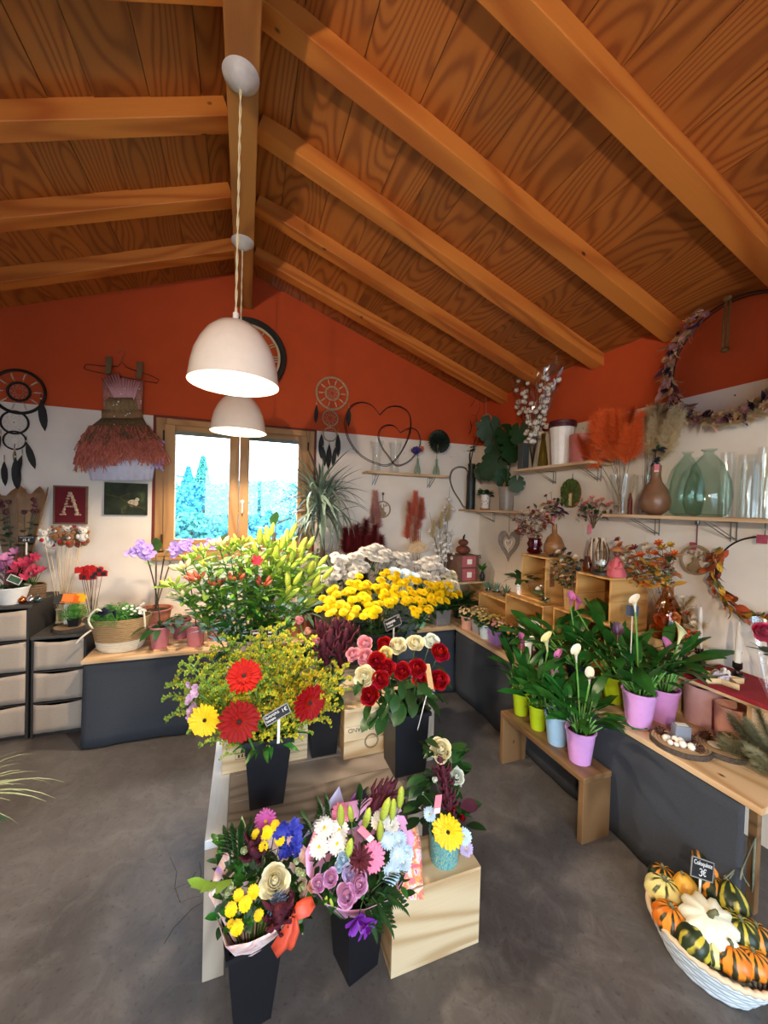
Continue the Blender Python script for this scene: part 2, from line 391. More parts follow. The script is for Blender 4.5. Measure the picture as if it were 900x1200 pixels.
# ------------------------------------------------------------------ rear window
M_winf = wood('window_oak_rail', 'b98a52', '9c6d3a', axis=0, rnd=.06, knots=False)
wi = struct(G().box((wx0, YB-.02, wz0-.03), (wx1, YB+.1, wz0+.02)).ob('window_1', M_winf, smooth=0, bev=.004))
def bar(name, a, b, m, par=wi, bev=.004): return G().box(a, b).ob(name, m, par, smooth=0, bev=bev)
bar('frame_jamb', (wx0, YB-.02, wz0), (wx0+.07, YB+.1, wz1), M_win); bar('frame_jamb', (wx1-.07, YB-.02, wz0), (wx1, YB+.1, wz1), M_win)
bar('frame_head', (wx0+.07, YB-.02, wz1-.06), (wx1-.07, YB+.1, wz1), M_winf)
M_pane = film('window_pane', 'f2fbff', .9, .02)
xm = -.05
for x0, x1 in ((wx0+.06, xm-.001), (xm+.001, wx1-.06)):
    s = struct(bar('sash', (x0, YB-.035, wz0+.03), (x0+.075, YB+.03, wz1-.05), M_win)); s['kind'] = 'structure'
    for k, (a, b) in enumerate((((x1-.075, YB-.035, wz0+.03), (x1, YB+.03, wz1-.05)), ((x0+.075, YB-.035, wz0+.03), (x1-.075, YB+.03, wz0+.105)), ((x0+.075, YB-.035, wz1-.115), (x1-.075, YB+.03, wz1-.05)))):
        G().box(a, b).ob('stile' if k == 0 else 'rail', M_win if k == 0 else M_winf, s, smooth=0, bev=.004)
    G().box((x0+.07, YB-.004, wz0+.1), (x1-.07, YB+.002, wz1-.11)).ob('pane', M_pane, s, smooth=0)
    G().box((x0+.07, YB-.042, wz1-.125), (x1-.07, YB-.03, wz1-.095)).ob('blind_rail', plain('blind_grey', '6f7466', .5), s, smooth=0)
for x, z in ((wx0+.055, 1.99), (wx0+.055, 1.2), (wx1-.055, 1.99), (wx1-.055, 1.25)):
    G().lathe([(.008, -.035), (.008, .035)], 10).ob('hinge', plain('hinge_brown', '4a3420', .5, metal=.5), wi, loc=(x, YB-.03, z))
g = G().lathe([(.016, 0), (.016, .006), (.011, .008), (.011, .03), (0, .032)], 12, Matrix.Rotation(PI/2, 4, 'X')).tube([(0, -.03, 0), (0, -.033, -.03), (0, -.034, -.09)], [.009, .008, .007], 8)
g.ob('handle', plain('window_handle', 'd9d9d6', .3), wi, loc=(P(284, 588, y=YB-.035).x, YB-.035, P(284, 588, y=YB-.035).z))
M_maroon = plain('maroon_trim', '6e2418', .7)
for k, (a, b) in enumerate((((wx0-.02, YB-.014, wz0-.03), (wx0, YB, wz1+.018)), ((wx1, YB-.014, wz0-.03), (wx1+.02, YB, wz1+.018)), ((wx0, YB-.014, wz1), (wx1, YB, wz1+.018)))):
    struct(G().box(a, b).ob('trim_%d' % (k+1), M_maroon, smooth=0))
G().box((wx0-.01, YB-.05, wz0-.055), (wx1+.01, YB+.1, wz0-.03)).ob('window_sill', M_winf, wi, smooth=0, bev=.004)

# shop door opening behind the camera: a glazed double door
M_alu = plain('door_grey', '6b6b6b', .4)
do = struct(G().box((dx0, YF-.12, 2.12), (dx1, YF-.04, 2.205)).ob('door_1', M_alu, smooth=0))
for x in (dx0, (dx0+dx1)/2-.05, dx1-.07): G().box((x, YF-.12, 0), (x+.07, YF-.04, 2.12)).ob('stile', M_alu, do, smooth=0)
for x0, x1 in ((dx0+.07, (dx0+dx1)/2-.05), ((dx0+dx1)/2+.02, dx1-.07)):
    G().box((x0, YF-.082, 0.1), (x1, YF-.078, 2.12)).ob('pane', M_pane, do, smooth=0)
    G().box((x0, YF-.12, 0), (x1, YF-.04, .1)).ob('rail', M_alu, do, smooth=0)

# ------------------------------------------------------------------ outside: lawn and trees beyond the window
M_out = plain('lawn', '5d8a4e', .9, .3, 8)
struct(G().box((-30, YB+.3, -.35), (30, 40, -.3)).ob('ground', M_out, smooth=0))
struct(G().box((-30, -40, -.35), (30, YF-.25, -.05)).ob('terrace', plain('paving', '9a9a98', .8, .15, 3), smooth=0))
# ------------------------------------------------------------------ plant library (shared meshes)
LIB = {}
def lib(key, fn):
    if key not in LIB: LIB[key] = fn()
    return LIB[key]
def leaf_mesh(name, mat, L, W, droop=.25, fold=.18, wide=.42, n=6, wave=0.0, tip=1.0):
    """blade that grows along +X, arches down and is folded on its midrib"""
    def mk():
        rows = []
        for i in range(n+1):
            t = i/n; ang = -droop*t*1.6
            if i == 0: p = Vector((0, 0, 0)); prev = p
            else: p = prev+Vector((math.cos(ang), 0, math.sin(ang)))*L/n; prev = p
            q = (t/wide if t < wide else 1-((t-wide)/(1-wide))**1.6*tip)
            w = W*.5*max(.04, math.sin(min(1, max(0, q))*PI/2)) 
            h = w*fold; wv = wave*W*math.sin(t*11)
            rows.append([p+Vector((0, -w, h+wv)), p, p+Vector((0, w, h-wv))])
        g = G().grid(rows); return g.mesh(name, mat, 180)
    return lib((name, mat.name, L, W, droop, fold, wide, wave), mk)
def corolla(name, mat, layers, c=None):
    """petals in one whorl, grown from one centre: layers of (count, inner r, outer r, width, z0, rise, turn)"""
    g = G(); vs = [(0, 0, 0)]; fs = []
    for n, r0, r1, wd, z0, rise, tw in layers:
        for i in range(n):
            a = 2*PI*(i+tw)/n+ru(-.06, .06); j = ru(.9, 1.05); rr = r1*j; zz = rise*ru(.7, 1.3)
            ca, sa = math.cos(a), math.sin(a); k = len(vs)
            for t, wq, zt in ((0, .35, 0), (.5, .95, .62), (.85, .85, .95), (1, .3, 1.0)):
                r = r0+(rr-r0)*t; h = wd*.5*wq
                for s2 in (-1, 0, 1):
                    y = s2*h; vs.append((ca*r-sa*y, sa*r+ca*y, z0+zz*zt+(abs(s2)*wd*.14)))
            fs += [(0, k, k+1), (0, k+1, k+2)]
            for q in range(3):
                for s2 in range(2):
                    b = k+q*3+s2; fs.append((b, b+3, b+4, b+1))
    g.add(vs, fs); return g.mesh(name, mat, 180)
def dome(name, mat, r, h, bump=.1, n=14, k=6):
    return G().lathe([(r*math.cos(PI/2*i/k), h*math.sin(PI/2*i/k)) for i in range(k)]+[(0, h)], n, wob=lambda a, z: 1+bump*math.sin(a*7+z*900)).mesh(name, mat, 60)
def petal_mesh(name, mat, w, h, curl=.35, lip=.25, n=5):
    """cupped petal standing on its base at the origin, hollow side towards -Y... its outside faces +Y"""
    rows = []
    for i in range(n+1):
        t = i/n; row = []
        for j in range(n+1):
            s2 = j/n*2-1; wd = w*.5*(math.sin(min(1, .22+t*1.1)*PI/2) if t < .75 else math.cos((t-.75)/.25*PI/2*.62))
            x = s2*wd; y = -curl*w*s2*s2+h*.38*math.sin(t*PI*.55)+(lip*h*max(0, t-.65)**2*6)
            row.append((x, y, h*t*(1-.08*s2*s2)))
        rows.append(row)
    return G().grid(rows).mesh(name, mat, 180)
M_red = plain('rose_red', '9c0415', .6, .15, 40, rnd=.1, spec=.25)
M_cream = plain('rose_cream', 'ece5c2', .6, .06, 40, rnd=.05, trans=.15)
M_wrose = plain('rose_white', 'e9efe6', .6, .05, 40, rnd=.04, trans=.15)
M_pinkr = plain('rose_pink', 'e9a3ad', .6, .1, 40, rnd=.08, trans=.15)
M_mauve = plain('lisianthus_mauve', 'd9a2cc', .6, .12, 30, rnd=.06, trans=.15)
M_yel = plain('yellow_petal', 'f8d60c', .6, .12, 40, rnd=.06, trans=.1)
M_lyel = plain('lemon_petal', 'f4d21a', .6, .08, 40, trans=.1)
M_ger = plain('gerbera_red', '8c040c', .6, .14, 40, rnd=.08, spec=.2)
M_gor = plain('gerbera_scarlet', 'ac1006', .6, .12, 40, spec=.2)
M_gpk = plain('gerbera_pink', 'ef86ae', .55, .1, 40, trans=.1)
M_wht = plain('white_petal', 'ece8e2', .6, .05, 40, rnd=.05, trans=.1)
M_bwh = plain('blue_white_petal', 'c4dcee', .6, .06, 40, rnd=.05, trans=.1)
M_purp = plain('purple_petal', '7a2aa0', .5, .2, 30)
M_dred = plain('amaranth', '4e0d22', .8, .3, 50, rnd=.15)
M_brown = plain('dark_disc', '2c120a', .8, .3, 80, bump=.4)
M_gyel = plain('yellow_disc', 'd9b51c', .8, .2, 80, bump=.4)
M_orch = plain('orchid_lilac', 'b89be0', .5, .18, 30, rnd=.1, trans=.15)
M_bud = plain('lily_bud', 'b9c84a', .45, .18, 14, rnd=.14, trans=.1)
M_budp = plain('alstro_bud', 'c2573f', .5, .35, 20, rnd=.1)
M_sol = plain('solidago', 'b5a81e', .8, .25, 60, rnd=.1)
M_solg = plain('solidago_green', '75902a', .8, .25, 60, rnd=.15)
def MI(key, fn): return lib(key, fn)

def rpetal(mat, R0, h, arc, lip, close=0.0, n=6):
    """one rose petal: a curved piece of a cup with a pointed-round edge rolled outwards"""
    rows = []
    for i in range(n+1):
        t = i/n; row = []
        for j in range(n+1):
            s2 = j/n*2-1; top = 1-.42*abs(s2)**2.4; tt = t*top; th = s2*arc*(.55+.45*math.sin(min(1, t*1.5)*PI/2))
            rr = R0*(.30+.70*math.sin(min(1, tt*1.7)*PI/2))*(1-close*tt**2.5)+lip*max(0, tt-.72)**1.5*6; z = h*tt-lip*max(0, tt-.86)**1.3*5
            row.append((rr*math.sin(th), rr*math.cos(th), z))
        rows.append(row)
    return G().grid(rows).mesh('petal', mat, 180)
def rose_head(parent, at, d, r, mat, petals=15, seed=0):
    """rose bloom: a tight core and petals opening outwards, each petal a mesh of its own"""
    rnd = random.Random(seed); T = ZD(at, d, 1, rnd.uniform(0, 6))
    pm = [MI(('rp', mat.name, k), lambda: rpetal(mat, *q)) for k, q in enumerate(((.30, 1.16, 1.7, .0, .72), (.42, 1.13, 1.45, .03, .5), (.54, 1.06, 1.25, .05, .3), (.66, .95, 1.1, .10, .08), (.80, .74, 1.0, .20, 0)))]
    core = MI(('rc', mat.name), lambda: G().lathe([(0, 0), (.1, .3), (.11, .9), (.06, 1.05), (0, 1.05)], 12, wob=lambda a, z: 1+.14*math.sin(a*2+z*6)).mesh('bud', mat, 180))
    cal = MI('cal', lambda: G().lathe([(0, -.12), (.2, -.08), (.34, .08), (.3, .18)], 10).mesh('calyx', M_stem, 180))
    put('calyx', cal, parent, M=T @ Matrix.Scale(r, 4)); put('bud', core, parent, M=T @ Matrix.Scale(r, 4))
    ns = (3, 3, 4, 5, 5) if petals > 12 else (3, 3, 3, 4, 0) if petals > 8 else (2, 3, 3, 0, 0)
    for k, n in enumerate(ns):
        for i in range(n):
            a = (i+k*.43+rnd.uniform(-.12, .12))*2*PI/n
            put('petal', pm[k], parent, M=T @ Matrix.Rotation(a, 4, 'Z') @ Matrix.Translation((0, .03*r*(i % 2), -(.07*r)*(i % 2)-.03*r*k)) @ Matrix.Rotation(R(-rnd.uniform(0, 8)*k), 4, 'X') @ Matrix.Scale(r*rnd.uniform(.93, 1.07), 4))
def gerbera_head(parent, at, d, r, mat, disc=None, spin=0):
    disc = disc or M_brown
    pm = MI(('gp', mat.name), lambda: corolla('petals', mat, [(22, .2, 1, .25, .05, .08, 0), (20, .2, .88, .24, .1, .1, .5)]))
    im = MI(('gi', mat.name), lambda: corolla('inner_petals', mat, [(24, .14, .45, .1, .14, .08, 0), (20, .12, .36, .08, .17, .06, .5)]))
    dm = MI(('gd', disc.name), lambda: dome('disc', disc, .22, .2, .12))
    T = ZD(at, d, r, spin)
    for nm, m in (('petals', pm), ('inner_petals', im), ('disc', dm)): put(nm, m, parent, M=T)
def daisy_head(parent, at, d, r, mat, disc=None, sub=None):
    pm = MI(('dp', mat.name), lambda: corolla('petals', mat, [(20, .15, 1, .27, .0, .12, 0), (18, .15, .82, .26, .06, .22, .5), (14, .12, .58, .2, .1, .3, .2)]))
    T = ZD(at, d, r, ru(0, 6)); o = put(sub or 'daisy_head', pm, parent, M=T)
    dm = MI(('dd', (disc or M_gyel).name), lambda: dome('disc', disc or M_gyel, .2, .2, .1))
    put('disc', dm, parent, M=T); return o
def button_mesh(mat): return MI(('bt', mat.name), lambda: corolla('flower_head', mat, [(16, .3, 1, .34, .05, .05, 0), (15, .2, .9, .34, .2, .1, .5), (12, .15, .68, .34, .36, .12, .2), (8, .1, .42, .3, .5, .1, .6), (5, 0, .2, .2, .62, .04, 0)]))
def mum_mesh(mat): return MI(('mm', mat.name), lambda: corolla('flower_head', mat, [(18, .2, 1, .3, 0, .1, 0), (16, .2, .85, .3, .12, .16, .5), (13, .15, .64, .28, .24, .22, .2), (9, .1, .42, .24, .36, .22, .6), (6, 0, .22, .2, .46, .1, 0)]))
def stem(parent, pts, r=.0025, mat=None, name='stem', n=5): return G().tube(pts, r, n).ob(name, mat or M_stem, parent, 180)
def square_bucket(label, c, hb, ht, h, rz=0, mat=None, group=None, cat='bucket', name='flower_bucket', n=4):
    """tall tapered square bucket, half widths hb (foot) and ht (rim)"""
    mat = mat or M_black; t = thing(name, label, cat, c, rz, group); k = math.sqrt(2); w = .004
    G().lathe([(0, 0), (hb*k, 0), (ht*k, h), ((ht-w)*k, h), ((hb-w)*k, .01), (0, .01)], 4, a0=PI/4).ob('body', mat, t, 20, bev=.004)
    G().lathe([(ht*k-.001, h-.012), ((ht+.006)*k, h-.012), ((ht+.006)*k, h+.002), ((ht-w)*k, h+.002), ((ht-w)*k, h-.012)], 4, a0=PI/4).ob('rim', mat, t, 20)
    G().lathe([(0, h*.62), ((hb+(ht-hb)*.62-w)*k-.001, h*.62)], 4, a0=PI/4).ob('water', plain('water_dark', '1a2024', .05, .05), t, 0)
    return t
def round_pot(parent, c, rb, rt, h, mat, lip=.006, soil=True, name='pot', n=28, wob=None):
    g = G().lathe([(0, 0), (rb, 0), (rt, h-.004), (rt+lip, h-.004), (rt+lip, h+.004), (rt-.003, h+.004), (rb*.97-.003, .012), (0, .012)], n, wob=wob)
    o = g.ob(name, mat, parent, 35, loc=c)
    if soil: G().lathe([(0, h-.014), (rt-.004, h-.018)], n).ob('soil', M_soil, parent, 180, loc=c)
    return o
def leaves(parent, c, n, mesh, az=(0, 2*PI), el=(.3, 1.3), s=(.8, 1.15), rad=.01, name='leaf', zr_=(0, 0), rnd=None):
    rnd = rnd or random
    for i in range(n):
        a = az[0]+(az[1]-az[0])*(i+rnd.random())/n if n > 3 else rnd.uniform(*az)
        q = Vector(c)+Vector((math.cos(a)*rad*rnd.random(), math.sin(a)*rad*rnd.random(), rnd.uniform(*zr_)))
        put(name, mesh, parent, M=X(q, a, rnd.uniform(*el), rnd.uniform(-.5, .5), rnd.uniform(*s)))
ORD = 'first second third fourth fifth sixth seventh eighth ninth tenth eleventh twelfth thirteenth fourteenth fifteenth sixteenth seventeenth eighteenth nineteenth twentieth'.split()
def sign(label, at, rz, w, h, tilt=.15, lines=(), stake=.1, name='price_sign', edge=None, roll=0.0, group=None):
    """little chalkboard on a stake; lines = (text, size, dx, dz)"""
    t = thing(name, label, 'sign', at, 0, group); M = Matrix.Rotation(rz, 4, 'Z') @ Matrix.Rotation(roll, 4, 'Y') @ Matrix.Rotation(-tilt, 4, 'X')
    G().box((-w/2, -.0015, 0), (w/2, .0015, h)).ob('board', M_slate, t, smooth=0, M=M, bev=.001)
    if edge:
        e = .0035; g = G()
        for a, b in (((-w/2, 0), (w/2, e)), ((-w/2, h-e), (w/2, h)), ((-w/2, 0), (-w/2+e, h)), ((w/2-e, 0), (w/2, h))): g.box((a[0], -.0022, a[1]), (b[0], .001, b[1]))
        g.ob('border', edge, t, smooth=0, M=M)
    G().box((-.004, .0015, -min(stake, .08)), (.004, .0045, .004)).ob('stake', M_paper, t, smooth=0, M=Matrix.Rotation(rz, 4, 'Z'))
    for txt, size, dx, dz in lines:
      if txt[0] == '~': G().tube([(float(txt[1:])*(i/110-.5)+size*.2*math.cos(i*.62), .0, size*(.26*math.sin(i*.62)*(1+.5*math.sin(i*.19))+.12*math.sin(i*.23+1))) for i in range(111)], size*.055, 4).ob('lettering', M_chalk, t, 180, M=M @ Matrix.Translation((dx, -.0022, dz)))
      elif txt == '3€': three(size, M_chalk, t, M @ Matrix.Translation((dx-size*.32, -.0026, dz)) @ Matrix.Rotation(PI/2, 4, 'X')); text('€', size, M_chalk, t, M @ Matrix.Translation((dx+size*.32, -.0026, dz)) @ Matrix.Rotation(PI/2, 4, 'X'))
      else: text(txt, size, M_chalk, t, M @ Matrix.Translation((dx, -.0026, dz)) @ Matrix.Rotation(PI/2, 4, 'X'))
    return t
def three(size, mat, parent, M):
    pts = [(-.22, .26), (-.1, .36), (.1, .36), (.2, .24), (.14, .1), (-.02, .03), (.14, -.03), (.23, -.17), (.14, -.32), (-.06, -.36), (-.24, -.27)]
    G().tube([(x*size, y*size, .0004) for x, y in pts], size*.055, 5).ob('lettering', mat, parent, 180, M=M)
def text(body, size, mat, parent, M, name='lettering', shear=0.0, extr=.0004, align='CENTER'):
    c = bpy.data.curves.new(name, 'FONT'); c.body = body; c.size = size; c.align_x = align; c.align_y = 'CENTER'; c.extrude = extr; c.shear = shear
    c.resolution_u = 6; o = bpy.data.objects.new(name, c); COL.objects.link(o)
    me = bpy.data.meshes.new_from_object(o); bpy.data.objects.remove(o); me.materials.clear(); me.materials.append(mat)
    return put(name, me, parent, M=M)

# trees beyond the window
M_tree = plain('tree_haze_blue', '3f93a4', .8, .3, 2, rnd=.25); M_tree2 = plain('tree_haze_green', '4a9a90', .8, .3, 2, rnd=.25); M_bark = plain('bark', '4a3a2c', .9, .3, 12)  # blue haze of distance is mixed into both foliage colours
def tree(x, y, h, w, label, mat, cone=False, seed=0, fid='leaf_tree'):
    rnd = random.Random(seed); t = thing(fid, label, 'tree', (x, y, -.3), 0, 'trees beyond the window')
    G().tube([(0, 0, 0), (0.03, 0, h*.5), (0, 0, h*.9)], [.07, .05, .01], 7).ob('trunk', M_bark, t, 180)
    g = G()
    for i in range(5200):
        u = rnd.random()**.8; a = rnd.uniform(0, 2*PI)
        if cone: z = h*(.12+.88*u); r = w*(1-u)*rnd.uniform(.5, 1)+.03
        else:
            q = rnd.uniform(-1, 1); z = h*.58+h*.42*q; r = w*math.sqrt(1-q*q)*rnd.uniform(.65, 1.05)*(1+.25*math.sin(a*3+seed)+.15*math.sin(a*7+q*5))
        p = Vector((math.cos(a)*r, math.sin(a)*r, z)); s = rnd.uniform(.022, .05)
        e = Vector((rnd.uniform(-1, 1), rnd.uniform(-1, 1), rnd.uniform(-1, 1))).normalized(); f = e.orthogonal()
        g.add([p-e*s, p+f*s*.55, p+e*s, p-f*s*.55], [(0, 1, 2, 3)])
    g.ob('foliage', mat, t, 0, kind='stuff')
TL = [('tall pointed fir rising above the treetops in the window', -1.05, 11, 2.95, .7, 1), ('broad round tree low in the near pane of the window, wide crown', -.75, 8, 2.12, 1.1, 0), ('bushy tree by the window mullion with an uneven top', -.1, 8.6, 2.2, .9, 0),
      ('leafy tree filling the far pane, taller of two', .6, 8.2, 2.25, 1.1, 0), ('smaller leafy tree at the edge of the far pane beside the jamb', 1.45, 8.8, 2.2, .9, 0), ('rounded bush low in front of the trees, behind the window catch', .25, 7.0, 1.6, .8, 0),
      ('low rounded bush in front of the broad tree', -.8, 6.8, 1.6, .8, 0), ('dense tree farthest back behind the window catch', .1, 12, 2.45, 1.5, 0), ('dense tree farthest back behind the pointed fir', -1.9, 12.5, 2.5, 1.5, 0), ('dense tree farthest back at the jamb side of the far pane', 1.9, 12, 2.5, 1.6, 0),
      ('second small fir standing just beside the tall pointed fir', -1.45, 11.5, 2.7, .7, 1)]
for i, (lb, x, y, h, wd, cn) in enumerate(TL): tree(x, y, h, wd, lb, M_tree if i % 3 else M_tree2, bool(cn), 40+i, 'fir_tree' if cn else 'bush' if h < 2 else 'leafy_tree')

# ------------------------------------------------------------------ pendant lamps on the ridge
M_sedge = plain('sign_edge', '8c8a84', .7)
M_shade = plain('lamp_shade_white', 'f3e8dc', .18, .02, coat=.4); M_shin = plain('lamp_shade_inside', 'f4efe6', .7, .02)
M_bulb = emit('bulb_glow', 'ffe2b8', 150)
def pendant(label, y, z, watt, pr=.16, h=.235, zc=3.07, vis=True):
    t = thing('pendant_lamp', label, 'lamp', (-.047, y, z), 0, 'white pendant lamps along the ridge')
    prof = [(pr*q, h*k) for q, k in ((1, 0), (.985, .1), (.955, .25), (.89, .45), (.78, .63), (.62, .8), (.43, .92), (.22, .985), (.06, 1.0))]
    g = G().lathe(prof, 48); o = g.ob('shade', [M_shade], t, 180)
    inn = [(r-.004 if i else r, k-.003 if i else k) for i, (r, k) in enumerate(prof)]
    G().lathe(list(reversed(inn)), 48).ob('shade_lining', M_shin, t, 180)
    G().tube([(0, 0, h), (0, 0, h+.03)], .011, 10).ob('cap', M_white, t, 60)
    cord = G()
    for ph in (0, PI):
        cord.tube([(.0028*math.cos(k*.8+ph), .0028*math.sin(k*.8+ph), h+.03+(zc-.045-z-h-.03)*k/48) for k in range(49)], .0026, 5)
    cord.ob('cord', plain('cord_cream', 'e2d8b4', .6), t, 180)
    G().lathe([(0, zc-z-.05), (.012, zc-z-.05), (.03, zc-z-.04), (.062, zc-z-.012), (.066, zc-z)], 28).ob('canopy', plain('lamp_canopy', 'bdbcc0', .5), t, 180)
    G().lathe([(.018, h-.02), (.018, h-.08)], 12).ob('socket', M_white, t, 60)
    G().ell((0, 0, h-.125), (.036, .036, .045), 16, 10).ob('bulb', M_bulb, t, 180)
    lamp('pendant_light', 'SPOT', (-.047, y, z+.055), watt, WARM, .05, (-.047, y, 0), angle=R(150), blend=.3)
pendant('white pendant lamp nearer to the camera, larger looking bell shade', 1.55, 1.936, 64)
pendant('white pendant lamp farther back, in front of the window', 2.51, 1.922, 64)
pendant('white pendant lamp above the shop entrance', -.6, 1.93, 64)
def spot_lamp(label, at, tgt, watt):
    t = thing('spotlight', label, 'lamp', at, 0)
    d = (Vector(tgt)-Vector(at)).normalized()
    G().lathe([(0, -.1), (.035, -.1), (.04, -.08), (.05, 0), (.046, 0), (.03, -.07), (0, -.075)], 20).ob('housing', M_white, t, 40, M=ZD((0, 0, 0), d))
    G().tube([(0, 0, 0), (0, -.05, .06), (0, -.15, .06)], .01, 8).ob('arm', M_white, t, 40)
    G().lathe([(0, -.03), (.032, -.03)], 16).ob('lens', M_bulb, t, 0, M=ZD((0, 0, 0), d))
    lamp('spotlight_light', 'SPOT', Vector(at)+d*.02, watt, WARM, .05, tgt, angle=R(105), blend=.8)
spot_lamp('white spotlight on the entrance wall', (-1.3, -1.5, 1.9), (1.7, 1.0, 2.75), 200)
# ------------------------------------------------------------------ furniture
ZT = .53
def skirt(name, a, b, ztop, parent, waves, amp, flare=.02, nz=8, nrm=(0, -1, 0), seed=0, hem=0.012):
    """hanging cloth from a to b (xy), with soft folds that open towards the hem"""
    rnd = random.Random(seed); a, b = Vector((a[0], a[1], 0)), Vector((b[0], b[1], 0)); nr = Vector(nrm); n = 90; rows = []
    ph = [rnd.uniform(0, 6) for _ in range(4)]
    for k in range(nz+1):
        t = k/nz; z = ztop-(ztop-hem)*t; row = []
        for i in range(n+1):
            u = i/n; f = (math.sin(u*waves*6.28+ph[0])+.6*math.sin(u*waves*2.3*6.28+ph[1])+.5*math.sin(u*waves*.4*6.28+ph[2]+t*2))*amp*(.15+.85*t)
            row.append(a.lerp(b, u)+nr*(f+amp*1.2*t+flare*t)+Vector((0, 0, z)))
        rows.append(row)
    return G().grid(rows).ob(name, M_cloth, parent, 180, thick=.003)
# long table under the window
t = thing('display_table', 'long low pine table under the window with a dark grey cloth skirt', 'table', (.35, 3.03, 0))
L = lambda a: tuple(Vector(a)-Vector((.35, 3.03, 0)))
for y0, y1 in ((2.72, 2.918), (2.921, 3.118), (3.121, 3.335)):
    G().box(L((-.895, y0, ZT-.022)), L((1.627, y1, ZT))).ob('plank', M_pine, t, smooth=0, bev=.003)
skirt('cloth_skirt', L((-.885, 2.735, 0))[:2], L((1.63, 2.735, 0))[:2], ZT-.022, t, 5, .007, .012, seed=1)
skirt('cloth_skirt', L((-.885, 3.3, 0))[:2], L((-.885, 2.735, 0))[:2], ZT-.022, t, 1, .006, .004, nrm=(-1, 0, 0), seed=2)
for x in (-.84, .4, 1.58):
    for y in (2.79, 3.28): G().box(L((x-.02, y-.02, 0)), L((x+.02, y+.02, ZT-.022))).ob('leg', M_pine, t, smooth=0)
# table along the right wall
t = thing('display_table', 'pine table along the shelf wall with a dark blue-grey cloth skirt', 'table', (1.95, 2, 0))
L = lambda a: tuple(Vector(a)-Vector((1.95, 2, 0)))
for x0, x1 in ((1.63, 1.83), (1.833, 2.03), (2.033, 2.243)):
    G().box(L((x0, .745, ZT-.024)), L((x1, 3.335, ZT))).ob('plank', M_piney, t, smooth=0, bev=.003)
skirt('cloth_skirt', L((1.648, .80, 0))[:2], L((1.648, 2.75, 0))[:2], ZT-.024, t, 4, .006, .006, nrm=(-1, 0, 0), seed=5)
for y in (.86, 2.0, 3.2):
    for x in (1.84, 2.2): G().box(L((x-.014, y-.014, 0)), L((x+.014, y+.014, ZT-.024))).ob('leg', M_bench, t, smooth=0, bev=.002)  # shade on these legs put into the colour by the darker wood
# low bench in front of it
t = thing('plant_bench', 'low brown wooden bench holding calla lily pots beside the cloth', 'bench', (1.535, 1.58, 0))
G().box((-.085, -.3, .275), (.085, .3, .305)).ob('seat', M_bench, t, smooth=0, bev=.006)
M_benz = wood('bench_leg_wood', '80603f', '5f4429', axis=2, rnd=.06)
for y in (-.298, .268): G().box((-.083, y, 0), (.083, y+.03, .275)).ob('leg', M_benz, t, smooth=0, bev=.003)
# centre table
t = thing('display_table', 'grey weathered plank table in the middle of the shop carrying flower buckets', 'table', (.28, 1.55, 0))
L = lambda a: tuple(Vector(a)-Vector((.28, 1.55, 0)))
ys = [1.275, 1.415, 1.555, 1.695, 1.835]
for a, b in zip(ys, ys[1:]): G().box(L((-.032, a+.001, .424)), L((.655, b-.001, .45))).ob('plank', M_grey, t, smooth=0, bev=.002)
M_lime = plain('edge_sheen', 'cfd3d8', .3, .08, 14, stretch=(4, .6, 4))  # window reflection on the tabletop edge, put into this pale colour
G().box(L((-.096, 1.275, .422)), L((-.034, 1.835, .45))).ob('edge_sheen_board', M_lime, t, smooth=0, bev=.002)
M_gleg = wood('weathered_leg', 'b3a493', '9a8d7e', axis=2, rnd=.05)
for x, y in ((-.096, 1.279), (-.096, 1.80), (.59, 1.279), (.59, 1.80)): G().box(L((x, y, 0)), L((x+.063, y+.028, .422))).ob('leg', M_gleg, t, smooth=0, bev=.002)
# taller table behind it
t = thing('display_table', 'small plank table hidden behind the wine crates, carrying the tall bucketfuls', 'table', (.5, 2.25, 0))
for y in (-.26, -.085, .09): G().box((-.6, y, .47), (.6, y+.172, .495)).ob('plank', M_grey, t, smooth=0, bev=.002)
for x, y in ((-.58, -.24), (-.58, .22), (.54, -.24), (.54, .22)): G().box((x, y, 0), (x+.04, y+.04, .47)).ob('leg', M_gleg, t, smooth=0)

M_crw = wood('crate_honey', 'd2a263', 'a5733a', axis=0, rnd=.08, freq=26); M_crwy = wood('crate_honey_side', 'cd9a5a', '9e6a34', axis=1, rnd=.08, freq=22)
def crate(label, a, b, open_dir=None, rz=0, group=None, mat=None, th=.012, planks=2, name='wine_crate', warm=False):
    """wooden wine crate between corners a and b; open_dir leaves one side open ('-x','-y','+z')"""
    a, b = Vector(a), Vector(b); c = Vector(((a.x+b.x)/2, (a.y+b.y)/2, a.z)); t = thing(name, label, 'crate', c, rz, group)
    hx, hy, h = (b.x-a.x)/2, (b.y-a.y)/2, b.z-a.z
    swap = {M_crate: M_crw, M_cratey: M_crwy} if warm else {}
    def bd(n, p, q, m): m = swap.get(m, m); G().box(p, q).ob(n, m, t, smooth=0, bev=.0015)
    if open_dir != '+z': bd('top_board', (-hx, -hy, h-th), (hx, hy, h), M_crate)
    bd('bottom_board', (-hx, -hy, 0), (hx, hy, th), M_crate)
    za, zb = th, h-th if open_dir != '+z' else h
    zs = [za+(zb-za)*i/planks for i in range(planks+1)]
    for d, n, p, q, m in (('-y', 'front_board', (-hx, -hy), (hx, -hy+th), M_crate), ('+y', 'back_board', (-hx, hy-th), (hx, hy), M_crate), ('-x', 'side_board', (-hx, -hy+th), (-hx+th, hy-th), M_cratey), ('+x', 'side_board', (hx-th, -hy+th), (hx, hy-th), M_cratey)):
        if d == open_dir: continue
        for z0, z1 in zip(zs, zs[1:]): bd(n, (p[0], p[1], z0+.0006), (q[0], q[1], z1-.0006), m)
    return t, hx, hy, h
